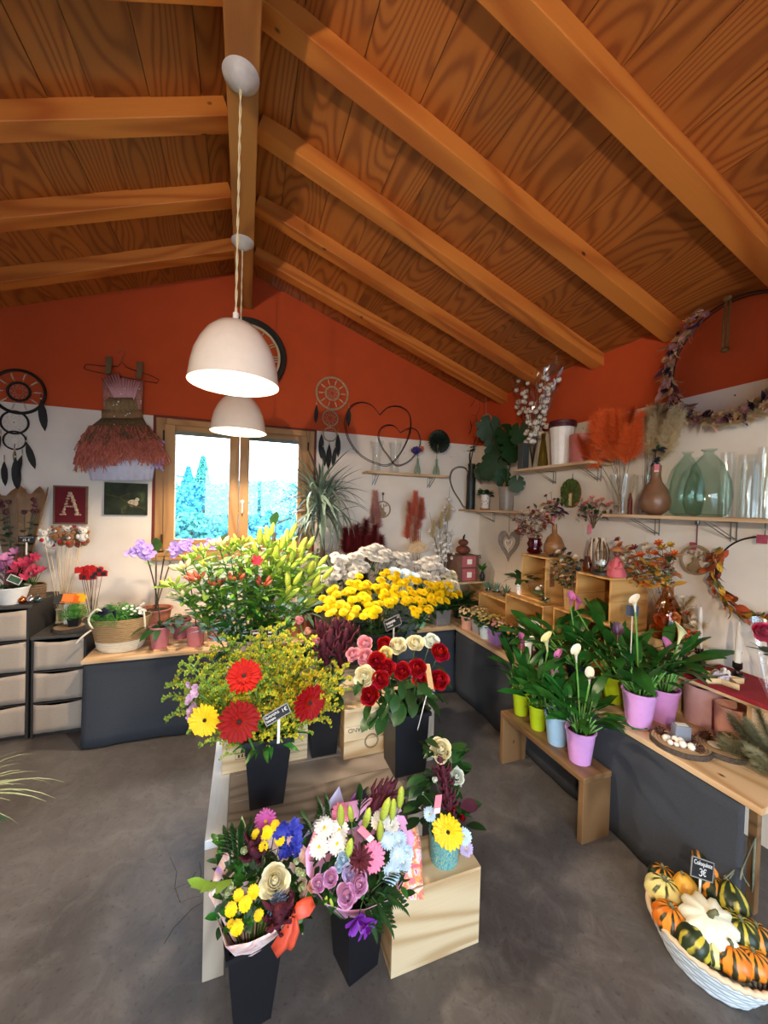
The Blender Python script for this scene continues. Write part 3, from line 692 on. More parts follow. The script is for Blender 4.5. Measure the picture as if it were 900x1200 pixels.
M_ink = plain('stencil_ink', '4a3526', .8)
# the two crates on the centre table
t, hx, hy, h = crate('closed wine crate lying behind the gerbera bucket on the plank table', (-.063, 1.572, .45), (.262, 1.80, .598))
for dx in (-.012, 0, .012): G().box((-.09+dx-.004, -hy-.001, .055), (-.09+dx+.004, -hy, .067)).ob('stamp', M_ink, t, smooth=0)
G().tube([(-.115, -hy-.0006, .05), (-.065, -hy-.0006, .05), (-.065, -hy-.0006, .072), (-.115, -hy-.0006, .072)], .0012, 4, True).ob('stamp', M_ink, t, smooth=0)
t, hx, hy, h = crate('wine crate with printed name, turned upside down behind the rose bucket', (.402, 1.515, .45), (.70, 1.80, .655), planks=3)
text('BERTRAND', .025, M_ink, t, Matrix.Translation((-.07, -hy-.0012, .118)) @ Matrix.Rotation(PI/2, 4, 'X') @ Matrix.Rotation(PI, 4, 'Z'))
g = G()
for r in (.03, .026): g.tube([(-.03+r*math.cos(a*PI/12), -hy-.0006, .06+r*math.sin(a*PI/12)) for a in range(24)], .0012, 4, True)
g.ob('emblem', M_ink, t, smooth=0)
# crate on the floor in front
t, hx, hy, h = crate('pale pine box on the floor with a yellow gerbera arrangement on top', (.465, 1.10, 0), (.79, 1.272, .268), name='wooden_box', planks=1)

# drawer towers
M_fab = plain('drawer_fabric', 'b3a495', .95, .05, 160, bump=.1); M_dtop = plain('tower_frame', '2f2d2c', .6, .1)
def tower(label, x0, x1, yf, yb, h, n, top):
    t = thing('drawer_tower', label, 'drawers', ((x0+x1)/2, (yf+yb)/2, 0)); hx, hy = (x1-x0)/2, (yb-yf)/2; g = .012
    G().box((-hx, -hy+.02, 0), (hx, hy, .02)).ob('base', M_dtop, t, smooth=0)
    for s in (-1, 1): G().box((s*hx-(g if s > 0 else 0), -hy, 0), (s*hx+(g if s < 0 else 0), hy, h)).ob('side_panel', M_dtop, t, smooth=0)
    G().box((-hx, hy-.01, 0), (hx, hy, h)).ob('back_panel', M_dtop, t, smooth=0)
    G().box((-hx-.006, -hy-.006, h), (hx+.006, hy, h+.02)).ob('top', top, t, smooth=0, bev=.004)
    z0 = .025; dh = (h-z0)/n
    for k in range(n):
        a, b = z0+k*dh+.006, z0+(k+1)*dh-.01
        rows = [[(-hx+g+.002+(2*hx-2*g-.004)*i/12, -hy-.006*math.sin(PI*i/12)*(1 if j else .3)-.002*math.sin(i*1.7+k), a+(b-a)*j/5-(.012*math.sin(PI*i/12) if j == 5 else 0)) for i in range(13)] for j in range(6)]
        d = G().grid(rows).ob('drawer', M_fab, t, 180, thick=.004)
        G().box((-hx+g+.003, -hy+.004, a), (hx-g-.003, hy-.02, a+.006)).ob('drawer_bottom', M_fab, d, smooth=0)
        if k < n-1: G().box((-hx+g, -hy+.004, z0+(k+1)*dh-.012), (hx-g, hy-.02, z0+(k+1)*dh-.004)).ob('shelf', M_dtop, t, smooth=0)
    return t
M_ttop = plain('tower_top', '45423e', .7, .15, 40)
tower('taller fabric drawer tower by the kraft-wrapped bouquets, four beige drawers', -1.66, -1.232, 2.94, 3.33, .81, 4, M_ttop)
tower('shorter fabric drawer tower beside the table cloth, three beige drawers', -1.215, -.935, 2.93, 3.33, .615, 3, M_ttop)

# wall shelves
def shelf(label, a, b, brackets, axis, m, th=.018):
    a, b = Vector(a), Vector(b); c = (a+b)/2; t = thing('wall_shelf', label, 'shelf', (c.x, c.y, b.z-th))
    G().box((a.x-c.x, a.y-c.y, 0), (b.x-c.x, b.y-c.y, th)).ob('board', m, t, smooth=0, bev=.002)
    for q in brackets:
        for o in (-.012, .012):
            if axis == 'y':
                g = G().tube([(q+o-c.x, b.y-c.y-.004, -.1), (q+o-c.x, b.y-c.y-.004, -.006), (q+o-c.x, a.y-c.y+.04, -.006), (q+o-c.x, b.y-c.y-.004, -.09)], .003, 5)
            else: g = G().tube([(b.x-c.x-.004, q+o-c.y, -.1), (b.x-c.x-.004, q+o-c.y, -.006), (a.x-c.x+.04, q+o-c.y, -.006), (b.x-c.x-.004, q+o-c.y, -.09)], .003, 5)
            g.ob('bracket', M_metal, t, 60)
    return t
YW, XW = YB-.012, XR-.012
ZS1, ZS2, ZS3, ZS4 = 1.80, 1.822, 1.49, 1.488
shelf('narrow pine shelf above the red pampas, two glass vases on it', (.99, 3.19, 0), (1.80, YW, ZS1), (1.1, 1.66), 'y', M_pine)
shelf('upper pine shelf carrying the white bucket and pink pot', (2.03, 1.84, 0), (XW, 2.58, ZS2), (1.95, 2.35), 'x', M_piney)
shelf('pine shelf carrying the green glass bottles and crystal vase', (2.0, .45, 0), (XW, 1.71, ZS3), (1.55, 1.18, .85), 'x', M_piney)
shelf('corner pine shelf carrying the monstera', (2.0, 2.46, 0), (XW, YW, ZS4), (2.7, 3.1), 'x', M_piney)
# ------------------------------------------------------------------ centre: buckets and their flowers
random.seed(21)
L_oval = leaf_mesh('leaf', M_dleaf, .075, .045, .3, .15, .45)
L_lance = leaf_mesh('leaf', M_leaf, .11, .018, .35, .2, .4)
L_bright = leaf_mesh('leaf', M_bleaf, .075, .02, .25, .2, .4)
L_small = leaf_mesh('leaf', M_leaf, .045, .02, .3, .2, .45)
L_sdark = leaf_mesh('leaf', M_dleaf, .05, .022, .35, .2, .45)
L_grey = leaf_mesh('leaf', M_gleaf, .045, .02, .3, .2, .45)
VIEW = lambda p: (EYE-Vector(p)).normalized()
def face(p, up=.5, side=0.0):
    v = VIEW(p); return Vector((v.x+side, v.y, v.z*0+up)).normalized()
def along(pts, parent, mesh, n, t0=.25, t1=.95, s=(.7, 1.1), el=(-.1, .9), name='leaf'):
    pts = [Vector(p) for p in pts]; m = len(pts)-1; a = ru(0, 6)
    for i in range(n):
        t = (t0+(t1-t0)*(i+.5)/n)*m; k = min(int(t), m-1); p = pts[k].lerp(pts[k+1], t-k); a += 2.4
        put(name, mesh, parent, M=X(p, a, ru(*el), ru(-.4, .4), ru(*s)))
def cutstem(name, label, cat, foot, head, group=None, r=.0028, bow=.03, mat=None, n=7):
    """a cut flower standing in a vase: returns the thing and its stem points (local to the foot)"""
    foot, head = Vector(foot), Vector(head); t = thing(name, label, cat, foot, 0, group); d = head-foot
    pts = bez((0, 0, 0), (d.x*.35, d.y*.35, d.z*.6), d, n); stem(t, pts, r, mat); return t, pts

# -- gerberas and goldenrod in the square bucket
cg = Vector((.092, 1.412, .45))
square_bucket('black square bucket with gerberas and goldenrod at the edge of the plank table', cg, .056, .078, .25)
def foot(c, z, r): a = ru(0, 6.28); q = r*math.sqrt(random.random()); return Vector((c.x+q*math.cos(a), c.y+q*math.sin(a), c.z+z))
for lb, u, v, y, r, m, up, sd, sp in (('scarlet gerbera set highest among the goldenrod', 286, 793, 1.31, 20.5, M_gor, .75, .0, .3), ('deep red gerbera with a dark eye, lowest and largest, above the black bucket', 280, 845, 1.255, 24, M_ger, .25, .05, 1.1),
                                  ('deep red gerbera turned aside next to the slate name sign', 362, 823, 1.29, 21, M_ger, .1, .45, 2), ('yellow gerbera with a black eye beside the lowest red gerbera', 241, 843, 1.30, 19, M_lyel, .15, -.35, .7)):
    p = P(u, v, y=y); d = face(p, up, sd); f = foot(cg, .02, .03)
    t, pts = cutstem('gerbera', lb, 'flower', f, p-d*.006, 'gerberas in the black bucket', .0035)
    gerbera_head(t, p-f, d, px(r, p), m, M_brown, sp)
def plume_mesh(seed, kind):
    rnd = random.Random(seed); g = G(); m0 = []
    for b in range(11):
        t = b/10; z = -.13+.13*t; az = b*2.4; ln = .075*(1-t*.75)+.012
        pts = bez((0, 0, z), (math.cos(az)*ln*.6, math.sin(az)*ln*.6, z+ln*.75), (math.cos(az)*ln, math.sin(az)*ln, z+ln*.55), 5)
        g.k = 0; g.tube(pts, .0009, 3)
        for q in range(20):
            s2 = .2+.8*q/20; k = min(int(s2*5), 4); p = pts[k].lerp(pts[k+1], s2*5-k)+Vector((rnd.uniform(-.006, .006), rnd.uniform(-.006, .006), rnd.uniform(0, .009))); e = rnd.uniform(.0026, .005)
            g.k = 1 if rnd.random() < kind else 0
            g.add([p+Vector((e, 0, 0)), p+Vector((-e*.5, e*.9, 0)), p+Vector((-e*.5, -e*.9, 0)), p+Vector((0, 0, e*1.5)), p-Vector((0, 0, e))], [(0, 1, 3), (1, 2, 3), (2, 0, 3), (1, 0, 4), (2, 1, 4), (0, 2, 4)])
    return g.mesh('plume', [M_solg, M_sol], 0)
PL = [plume_mesh(1, .85), plume_mesh(2, .6), plume_mesh(3, .35), plume_mesh(5, .12)]
tips = [(207, 800, 3), (224, 778, 3), (228, 812, 3), (246, 768, 2), (252, 796, 2), (270, 752, 3), (262, 812, 0), (288, 768, 1), (304, 748, 2), (322, 740, 1), (341, 744, 1), (360, 752, 0), (380, 766, 1), (398, 786, 0), (390, 806, 1), (352, 782, 0), (318, 776, 0), (372, 796, 0), (300, 806, 1), (335, 806, 0), (276, 822, 0), (345, 765, 0), (252, 826, 1), (327, 826, 0)]
tips.sort()
for i, (u, v, k) in enumerate(tips):
    p = P(u, v, y=1.42+ru(-.09, .2)+(.06 if v < 770 else -.02)); f = foot(cg, .02, .035)
    lab = ('greener' if k > 1 else 'yellow')+' goldenrod plume in the gerbera bucket, '+(ORD+['twenty-first', 'twenty-second', 'twenty-third', 'twenty-fourth'])[i]+' from the yellow gerbera'
    t, pts = cutstem('goldenrod', lab, 'flower', f, p, 'goldenrod stems in the gerbera bucket', .002, mat=M_stem)
    d = (pts[-1]-pts[-3]).normalized()+Vector((0, 0, .5))
    for kk, (q, sc) in enumerate(((1, 1), (.86, .9), (.74, .7))):
        w = pts[-1]*q if kk == 0 else pts[int(q*7)]
        put('plume', PL[min(3, max(0, k+(kk > 1)))], t, M=ZD(w, d, sc*ru(1.05, 1.35), ru(0, 6)), kind='stuff')
    along(pts, t, L_small, 5, .35, .75, (.6, 1), (.1, .9))
for lb, u, v in (('pale lilac stock flower peeking out beside the goldenrod, above the yellow gerbera', 226, 808),):
    p = P(u, v, y=1.36); f = foot(cg, .02, .03); t, pts = cutstem('stock_flower', lb, 'flower', f, p)
    fm = MI('stockf', lambda: corolla('floret', plain('stock_lilac', 'cfa9c9', .6, .1, trans=.1), [(6, .0, 1, .8, 0, .3, 0), (5, 0, .6, .5, .15, .3, .5)]))
    for q in range(11): put('floret', fm, t, M=ZD(p-f+Vector((ru(-.012, .012), ru(-.02, 0), -.09+.011*q)), (ru(-1, 1), -1, ru(-.3, .8)), .013))
for q in range(9):
    a = ru(0, 6.28)
t = thing('greenery_stem', 'strap-leaved greenery hanging over the rim below the goldenrod', 'greenery', cg+Vector((0, 0, .03)))
stem(t, bez((0, 0, 0), (0, 0, .14), (.0, -.03, .24)), .003)
leaves(t, (0, -.01, .19), 16, L_lance, (PI*1.0, PI*2.0), (.1, .9), (.8, 1.2), .05)
sign('small chalkboard name sign tilted among the gerberas', P(327, 843, y=1.27), R(6), .085, .035, .2, [('~.045', .011, -.014, .024), ('~.03', .009, -.022, .012), ('1€', .017, .026, .02)], .17, edge=M_sedge, roll=R(-22))

# -- the second square bucket, between the crates
cb = Vector((.332, 1.617, .45))
square_bucket('black square bucket between the two wine crates, dark amaranth in it', cb, .052, .066, .225)
def tassel(seed, L=.11, w=.016):
    rnd = random.Random(seed); g = G()
    g.lathe([(0, -L*.5)]+[(w*(.5+.5*math.sin(PI*(.15+.8*i/9)))*rnd.uniform(.75, 1.15), -L*.5+L*i/9) for i in range(10)]+[(0, L*.55)], 9, wob=lambda a, z: 1+.3*math.sin(a*4+z*260))
    for b in range(7):
        az = b*2.4; z = -L*.45+.05*b*L*1.6; ln = w*2.3
        g.tube([(0, 0, z), (math.cos(az)*ln, math.sin(az)*ln, z+ln*.7), (math.cos(az)*ln*1.2, math.sin(az)*ln*1.2, z+ln*1.6)], [w*.5, w*.42, w*.1], 6)
    return g.mesh('tassel', M_dred, 180)
TS = [tassel(1), tassel(2), tassel(4)]
am = [(376, 742, 1.62), (386, 752, 1.6), (395, 738, 1.64), (404, 752, 1.6), (380, 764, 1.58), (398, 768, 1.58), (410, 742, 1.66)]
for i, (u, v, y) in enumerate(am):
    p = P(u, v, y=y); f = foot(cb, .02, .02)
    t, pts = cutstem('amaranth', 'dark wine-red amaranth spike between the crates, %s from the goldenrod' % ORD[i], 'flower', f, p, 'amaranth stems between the crates')
    put('tassel', TS[i % 3], t, M=ZD(pts[-1], (ru(-.3, .3), -.2, 1), 1.05, ru(0, 6)))
    along(pts, t, L_sdark, 6, .45, .85, (.8, 1.3))
pinks = [(351, 728, 1.66, M_pinkr, 'pale pink lisianthus bloom highest beside the lily sign'), (361, 740, 1.62, plain('rose_peach', 'f0c2a8', .6, .08, trans=.15), 'peach lisianthus bloom beside the lily sign'), (403, 781, 1.5, M_cream, 'small cream bud hidden behind the pink roses'), (371, 752, 1.6, M_pinkr, 'pale pink lisianthus bloom between goldenrod and amaranth')]
for i, (u, v, y, m, lb) in enumerate(pinks):
    p = P(u, v, y=y); f = foot(cb, .02, .02); t, pts = cutstem('lisianthus', lb, 'flower', f, p)
    rose_head(t, pts[-1], face(p, .6), px(7.5 if i != 2 else 4.5, p), m, 8, i)
    along(pts, t, L_grey, 4, .5, .9)
t = thing('greenery_stem', 'broad dark leaves spilling from the bucket between the crates', 'greenery', cb+Vector((0, 0, .03)))
stem(t, bez((0, 0, 0), (0, 0, .12), (.03, -.02, .26)), .003)
leaves(t, (.0, -.0, .20), 24, L_oval, (PI*.7, PI*2.5), (-.2, 1.0), (.6, 1.1), .05, zr_=(-.01, .09))

# -- roses
cr = Vector((.63, 1.416, .45))
square_bucket('tall black square bucket of red and cream roses at the edge of the table', cr, .065, .072, .24)
RO = [('red rose lowest of all, bending over the leaves', 434, 815, 1.31, 12, M_red), ('red rose just above the lowest one, next to the cream rose', 446, 796, 1.32, 11, M_red), ('red rose between the pale yellow rose and the cream one', 442, 775, 1.36, 11, M_red), ('red rose in the middle row, beside the topmost red bloom', 454, 782, 1.34, 9.5, M_red),
      ('large red rose in the middle of the bunch', 471, 787, 1.32, 11, M_red), ('large red rose beside the blank price card', 489, 783, 1.32, 11.5, M_red), ('red rose half hidden under the one by the price card', 492, 796, 1.34, 9, M_red), ('red rose standing alone highest over the table cloth', 515, 765, 1.41, 11.5, M_red),
      ('red rose behind the blank price card, near the floor side', 514, 797, 1.38, 12, M_red), ('red rose at the back between pink and cream roses', 451, 756, 1.47, 10, M_red),
      ('cream rose behind the row of red roses, near the middle', 466, 758, 1.45, 11, M_cream), ('cream rose next to the bluish white rose', 487, 755, 1.45, 11, M_cream), ('bluish white rose at the back of the bunch', 505, 752, 1.47, 10, M_wrose),
      ('cream rose low at the rim beside the lowest red roses', 428, 792, 1.35, 13, M_cream), ('pale yellow rose between pink and red roses', 452, 768, 1.42, 10, plain('rose_straw', 'ecdf9a', .6, .06, trans=.15)),
      ('pink rose topmost of the three pink ones', 428, 755, 1.44, 10, M_pinkr), ('pink rose nearest the goldenrod', 414, 767, 1.42, 9, M_pinkr), ('pink rose lowest of the three pink ones', 428, 770, 1.40, 10.5, M_pinkr)]
for i, (lb, u, v, y, r, m) in enumerate(RO):
    p = P(u, v, y=y); f = foot(cr, .02, .03); d = face(p, .55+.3*(v < 775), (u-470)*.006)
    t, pts = cutstem('rose', lb, 'rose', f, p, 'roses in the black bucket', .003, mat=M_dstem)
    rose_head(t, p-f, d, px(r*.92, p), m, 15, i); along(pts, t, L_oval, 3, .5, .82, (.6, .95), (-.3, .6))
t = thing('rose_foliage_stem', 'spray of large dark rose leaves drooping over the rose bucket', 'greenery', cr+Vector((0, 0, .03)))
stem(t, bez((0, 0, 0), (0, 0, .12), (.0, -.03, .25)), .003)
for u, v, y in [(428, 828, 1.3), (438, 838, 1.29), (450, 828, 1.28), (462, 820, 1.28), (472, 832, 1.27), (480, 815, 1.3), (493, 806, 1.3), (503, 822, 1.3), (512, 832, 1.31), (520, 818, 1.34), (446, 845, 1.29), (432, 842, 1.3), (456, 812, 1.31), (508, 812, 1.33), (418, 800, 1.34), (523, 800, 1.37), (468, 806, 1.32), (486, 826, 1.3), (440, 812, 1.34), (518, 783, 1.4)]:
    p = P(u, v, y=y)-t.location; a = math.atan2(p.y, p.x); q = p*.55+Vector((0, 0, .09))
    put('leaf', L_oval, t, M=X(p-Vector((math.cos(a), math.sin(a), -.3))*.03, a+ru(-.5, .5), ru(-.7, -.1), ru(-.5, .5), ru(.9, 1.25)))
t = thing('price_card', 'blank tan wooden price card on a thin stick among the roses', 'sign', cr+Vector((0, 0, .04)))
p = P(503, 792, y=1.30)-t.location
G().box((-.011, -.001, -.05), (.011, .001, .045)).ob('card', plain('card_tan', 'd9b07c', .7, .06), t, smooth=0, M=Matrix.Translation(p) @ Matrix.Rotation(R(-50), 4, 'Z') @ Matrix.Rotation(R(-12), 4, 'Y'), bev=.001)
stem(t, [(p.x*.2, p.y*.3, 0), p-Vector((0, 0, .04))], .002, M_paper, 'stick')

# -- lilies and alstroemeria in a white bucket at the back
cl = Vector((P(285, 742, y=2.1).x+.02, 2.12, .495))
t = thing('flower_bucket', 'round white bucket under the lily buds in front of the window', 'bucket', cl)
G().lathe([(0, 0), (.075, 0), (.1, .3), (.104, .3), (.104, .306), (.096, .306), (.072, .01), (0, .01)], 32).ob('body', M_white, t, 40)
bud = MI('lbud', lambda: G().lathe([(0, 0), (.1, .04), (.15, .25), (.165, .5), (.13, .8), (.05, .97), (0, 1)], 9, wob=lambda a, z: 1+.08*math.cos(a*3)).mesh('bud', M_bud, 180))
budp = MI('abud', lambda: G().lathe([(0, 0), (.12, .06), (.2, .4), (.19, .7), (.06, .97), (0, 1)], 8).mesh('bud', M_budp, 180))
budc = MI('cbud', lambda: G().lathe([(0, 0), (.12, .06), (.24, .4), (.22, .7), (.06, .97), (0, 1)], 8).mesh('bud', plain('alstro_cream', 'e8d6a0', .5, .2, 20), 180))
LL = leaf_mesh('leaf', M_bleaf, .115, .034, .25, .2, .4); LL2 = leaf_mesh('leaf', M_leaf, .12, .03, .35, .2, .4)
lil = [(303, 645), (316, 634), (327, 650), (338, 636), (347, 652), (357, 648), (369, 668), (374, 683), (352, 675), (332, 672), (316, 668), (341, 690), (367, 700)]
for i, (u, v) in enumerate(lil):
    p = P(u, v, y=2.05+ru(-.08, .12)); f = foot(cl, .02, .04)
    t, pts = cutstem('lily', 'closed yellow-green lily bud stem in the white bucket, %s one counted from the mullion' % ORD[i], 'flower', f, p, 'lily stems in the white bucket', .0035)
    d = (pts[-1]-pts[-3]).normalized()
    for q in range(5):
        a = q*1.7+ru(0, 1); e = (d+Vector((math.cos(a)*.55, math.sin(a)*.55, .1))).normalized() if q else d
        b0 = pts[-1]-d*(.03*q); e0 = b0+e*.025; stem(t, [b0, e0], .0018); put('bud', bud, t, M=ZD(e0, e, ru(.075, .1), a))
    along(pts, t, LL, 18, .5, 1, (.7, 1.1), (.1, 1)); along(pts, t, LL2, 8, .3, .65, (.8, 1.1), (.0, .9))
als = [(205, 690), (216, 672), (226, 660), (238, 652), (247, 668), (258, 645), (270, 650), (282, 642), (292, 655), (233, 684), (256, 690), (277, 684), (296, 690), (214, 704), (308, 690), (287, 668)]
for i, (u, v) in enumerate(als):
    p = P(u, v, y=2.02+ru(-.1, .14)); f = foot(cl, .02, .05)
    t, pts = cutstem('alstroemeria', '%s alstroemeria in bud, white bucket, %s counted from the pink pots' % ('red' if v > 682 else 'pale', ORD[i]), 'flower', f, p, 'alstroemeria stems in the white bucket', .003)
    d = (pts[-1]-pts[-3]).normalized(); bm = budp if v > 682 and u > 220 else budc if i % 4 == 1 else bud
    for q in range(6):
        a = q*1.05+ru(0, .5); e = (d*.8+Vector((math.cos(a)*.7, math.sin(a)*.7, .1))).normalized(); e0 = pts[-1]+e*.03
        stem(t, [pts[-1]-d*.004, e0], .0013); put('bud', bm, t, M=ZD(e0, e, ru(.034, .05), a))
    along(pts, t, LL, 26, .66, 1.02, (.55, 1.0), (.0, 1.0)); along(pts, t, LL2, 9, .3, .75, (.7, 1.1), (.0, .9))
p = P(301, 659, y=1.93); f = foot(cl, .02, .04); t, pts = cutstem('alstroemeria', 'single open red alstroemeria bloom among the lily buds', 'flower', f, p)
put('bloom', corolla('bloom', plain('alstro_red', 'd0334a', .5, .15, trans=.1), [(6, 0, 1, .7, 0, .9, 0)]), t, M=ZD(pts[-1], face(p, .6), px(7, p)))
sign('black chalkboard label tucked under the lily buds', P(309, 745, y=1.9)-Vector((0, 0, .03)), 0, .12, .06, .1, [('~.03', .012, -.035, .045), ('~.04', .01, -.03, .027), ('~.018', .012, .03, .043), ('~.018', .012, .03, .025)], .1, edge=M_sedge)

# -- yellow and white chrysanthemums
cy = Vector((.70, 1.99, .495))
square_bucket('black bucket under the dome of yellow chrysanthemums', cy, .07, .105, .33)
BM = button_mesh(M_yel)
rows = [(450, 676), (425, 682), (478, 682), (403, 692), (440, 692), (465, 694), (495, 692), (512, 690), (392, 703), (418, 706), (446, 710), (476, 706), (502, 704), (405, 716), (435, 720), (460, 700), (488, 716), (518, 700), (386, 710), (396, 722), (420, 694), (455, 686), (524, 692)]
rows.sort()
for i, (u, v) in enumerate(rows):
    y0 = 2.12-(v-676)/45*.3; p = P(u, v+6, y=y0); f = foot(cy, .02, .05)
    t, pts = cutstem('chrysanthemum', 'yellow button chrysanthemum spray over the black bucket, %s counted from the lily side' % (ORD+['twenty-first', 'twenty-second', 'twenty-third', 'twenty-fourth'])[i], 'flower', f, p, 'yellow chrysanthemum sprays', .003, mat=M_dstem)
    for q in range(8):
        h = P(u+ru(-15, 15), v+ru(-6, 6), y=y0+ru(-.05, .05))-f; stem(t, [pts[-2], h-Vector((0, 0, .004))], .0013, M_dstem)
        put('flower_head', BM, t, M=ZD(h, (h.x*.9, h.y*.5-.35, .75), px(ru(5.0, 6.6), h+f), ru(0, 6)))
    along(pts, t, L_sdark, 9, .4, .92, (.9, 1.5), (-.2, .8))
p = P(418, 722, y=1.8)
sign('chalkboard with chalk writing under the yellow chrysanthemums', P(462, 731, y=1.83)-Vector((0, 0, .02)), R(12), .1, .055, .15, [('~.055', .017, -.012, .034), ('~.035', .01, -.02, .017), ('1€', .014, .036, .042)], .1, edge=M_sedge, roll=R(-16))
MM = mum_mesh(M_wht); MM2 = mum_mesh(plain('ivory_petal', 'efe6c6', .6, .05, trans=.1))
for cw, lst, side in ((Vector((.62, 2.36, .495)), [(388, 668), (399, 656), (412, 650), (426, 648), (440, 646), (456, 648), (466, 656), (405, 672), (422, 664), (448, 660), (384, 680)], 'nearer the dracaena'), (Vector((1.0, 2.36, .495)), [(493, 664), (503, 660), (512, 668), (521, 676), (500, 676), (516, 688), (526, 690)], 'nearer the pink gift boxes')):
    square_bucket('grey bucket of white chrysanthemums %s' % side, cw, .06, .085, .34, mat=plain('grey_bucket', '55575c', .5))
    for i, (u, v) in enumerate(lst):
        y0 = 2.42-(v-646)/45*.16; p = P(u, v+8, y=y0); f = foot(cw, .02, .04)
        t, pts = cutstem('chrysanthemum', 'white chrysanthemum spray %s, %s counted away from the window' % (side, ORD[i]), 'flower', f, p, 'white chrysanthemum sprays '+side, .003, mat=M_dstem)
        for q in range(6):
            h = P(u+ru(-11, 11), v+ru(-5, 5), y=y0+ru(-.04, .05))-f; stem(t, [pts[-2], h-Vector((0, 0, .004))], .0013, M_dstem)
            put('flower_head', MM2 if v > 668 and i % 3 == 0 else MM, t, M=ZD(h, (h.x*.6, h.y*.3-.3, .85), px(ru(6.6, 8.4), h+f), ru(0, 6)))
        along(pts, t, L_sdark, 9, .4, .92, (1, 1.6), (-.2, .8))
for i, (u, v) in enumerate([(462, 672), (474, 674), (484, 678)]):
    p = P(u, v, y=2.2); f = foot(Vector((.62, 2.36, .495)), .02, .04); t, pts = cutstem('chrysanthemum', 'bluish white daisy behind the yellow dome, %s from the dracaena' % ORD[i], 'flower', f, p, 'bluish daisies')
    daisy_head(t, pts[-1], face(p, .9), px(9, p), M_bwh)
# ------------------------------------------------------------------ front: wrapped bouquets and the box arrangement
random.seed(33)
def wrap_cone(parent, c0, rim, name, mat, both=None, kk=14):
    """paper gathered at c0 and flaring to the rim points"""
    n = len(rim); rows = []
    for i in range(9):
        t = i/8; rows.append([Vector(c0)*(1-t)+Vector(p)*t+Vector((math.cos(j*2*PI/n), math.sin(j*2*PI/n), 0))*.016*(1-t)+(Vector(p)-Vector(c0)).cross(Vector((0, 0, 1))).normalized()*.006*math.sin(j*2.3)*t for j, p in enumerate(rim)])
    return G().grid(rows).ob(name, mat, parent, 60, thick=.0008)
def paper_mat(name, cols, scale):
    g = N(name); tc = g.n('TexCoord'); nz = g.n('TexNoise', {'Vector': tc.outputs['Object'], 'Scale': scale, 'Detail': 3, 'Distortion': 2.0})
    g.col(g.ramp(nz.outputs[0], [(.3+.4*i/(len(cols)-1), srgb(c)) for i, c in enumerate(cols)])); g.p(Roughness=.6); return g.m
M_wrapp = paper_mat('marbled_wrap', ['c9a2c6', 'f0dce2', 'e7b79e', 'b58fd0'], 16)
M_wrapk = paper_mat('flowered_wrap', ['f06a9a', 'fbe3ea', 'f0a24c', 'e7568c', 'f3d37a'], 22)
M_lav = plain('lavender_paper', 'b9b6dc', .5, .06); M_vio = plain('violet_paper', '7b2f82', .5, .1); M_lim = plain('green_paper', 'cfe0a0', .5, .06); M_pk = plain('pink_paper', 'e6a5cf', .5, .06)
FERN = leaf_mesh('leaf', M_dleaf, .13, .03, .5, .2, .3)
def frond(parent, base, tip, m=None, n=9, w=.06):
    b, e = Vector(base), Vector(tip); pts = bez(b, b.lerp(e, .5)+Vector((0, 0, .02)), e, 8); stem(parent, pts, .0016, M_dstem, 'frond_rib')
    lm = m or leaf_mesh('leaflet', M_dleaf, w, .012, .2, .2, .35); d = (e-b).normalized(); a0 = math.atan2(d.y, d.x)
    for i in range(n):
        p = pts[min(8, 2+i*6//n)]; p = b.lerp(e, .25+.75*i/n)+Vector((0, 0, .02*4*(.25+.75*i/n)*(.75-.75*i/n)))
        for sd in (-1, 1): put('leaflet', lm, parent, M=X(p, a0+sd*.75, d.z*.7+.15, sd*.4, 1.15-.07*i))
def sheet_peak(parent, a, b, tip, mat, name='wrap_sheet'):
    """stiff folded sheet with a pointed top"""
    a, b, tip = Vector(a), Vector(b), Vector(tip); rows = []
    for i in range(6):
        t = i/5; l = a.lerp(tip, t); r = b.lerp(tip, t); rows.append([l, l.lerp(r, .5)+Vector((0, .012*(1-t), 0)), r])
    G().grid(rows).ob(name, mat, parent, 60, thick=.0008)
def bouquet_leafing(t, c, n, R0, mesh, zlo, zhi, el=(.1, 1.1)):
    for i in range(n):
        a = ru(0, 6.28); q = R0*math.sqrt(random.random()); put('leaf', mesh, t, M=X((c[0]+q*math.cos(a), c[1]+q*math.sin(a), ru(zlo, zhi)), a+ru(-.6, .6), ru(*el), ru(-.5, .5), ru(.8, 1.3)))
# -- bouquet one
B1 = Vector((.046, 1.168, 0))
square_bucket('black square bucket with the yellow-buttoned wrapped bouquet on the floor', B1, .05, .076, .27, R(8))
t = thing('bouquet', 'wrapped bouquet with a white rose, yellow buttons and an orange bow', 'bouquet', B1+Vector((0, 0, .06)))
LO = t.location.copy()
YC = lambda y: 1.045+(y-1.045)*.68
q = lambda u, v, y: P(225+u/4, 900+v/4, y=YC(y))-LO
c0 = Vector((0, 0, 0))
for i in range(7): stem(t, bez((ru(-.01, .01), ru(-.01, .01), -.04), (0, 0, .1), (ru(-.06, .06), ru(-.06, .04), .25)), .003)
rim = [q(115, 700, 1.10), q(165, 840, 1.045), q(260, 820, 1.04), q(350, 780, 1.05), q(430, 730, 1.07), q(520, 640, 1.11), q(560, 520, 1.18), q(540, 380, 1.27), q(450, 300, 1.32), q(300, 290, 1.33), q(180, 350, 1.31), q(110, 480, 1.24), q(80, 600, 1.16)]
wrap_cone(t, (0, 0, .02), rim, 'wrap', M_wrapp)
sheet_peak(t, q(150, 480, 1.3), q(300, 400, 1.33), q(235, 222, 1.34), M_lim); sheet_peak(t, q(280, 420, 1.34), q(450, 380, 1.34), q(325, 212, 1.35), M_pk); sheet_peak(t, q(120, 560, 1.28), q(200, 420, 1.32), q(160, 310, 1.33), M_lav)
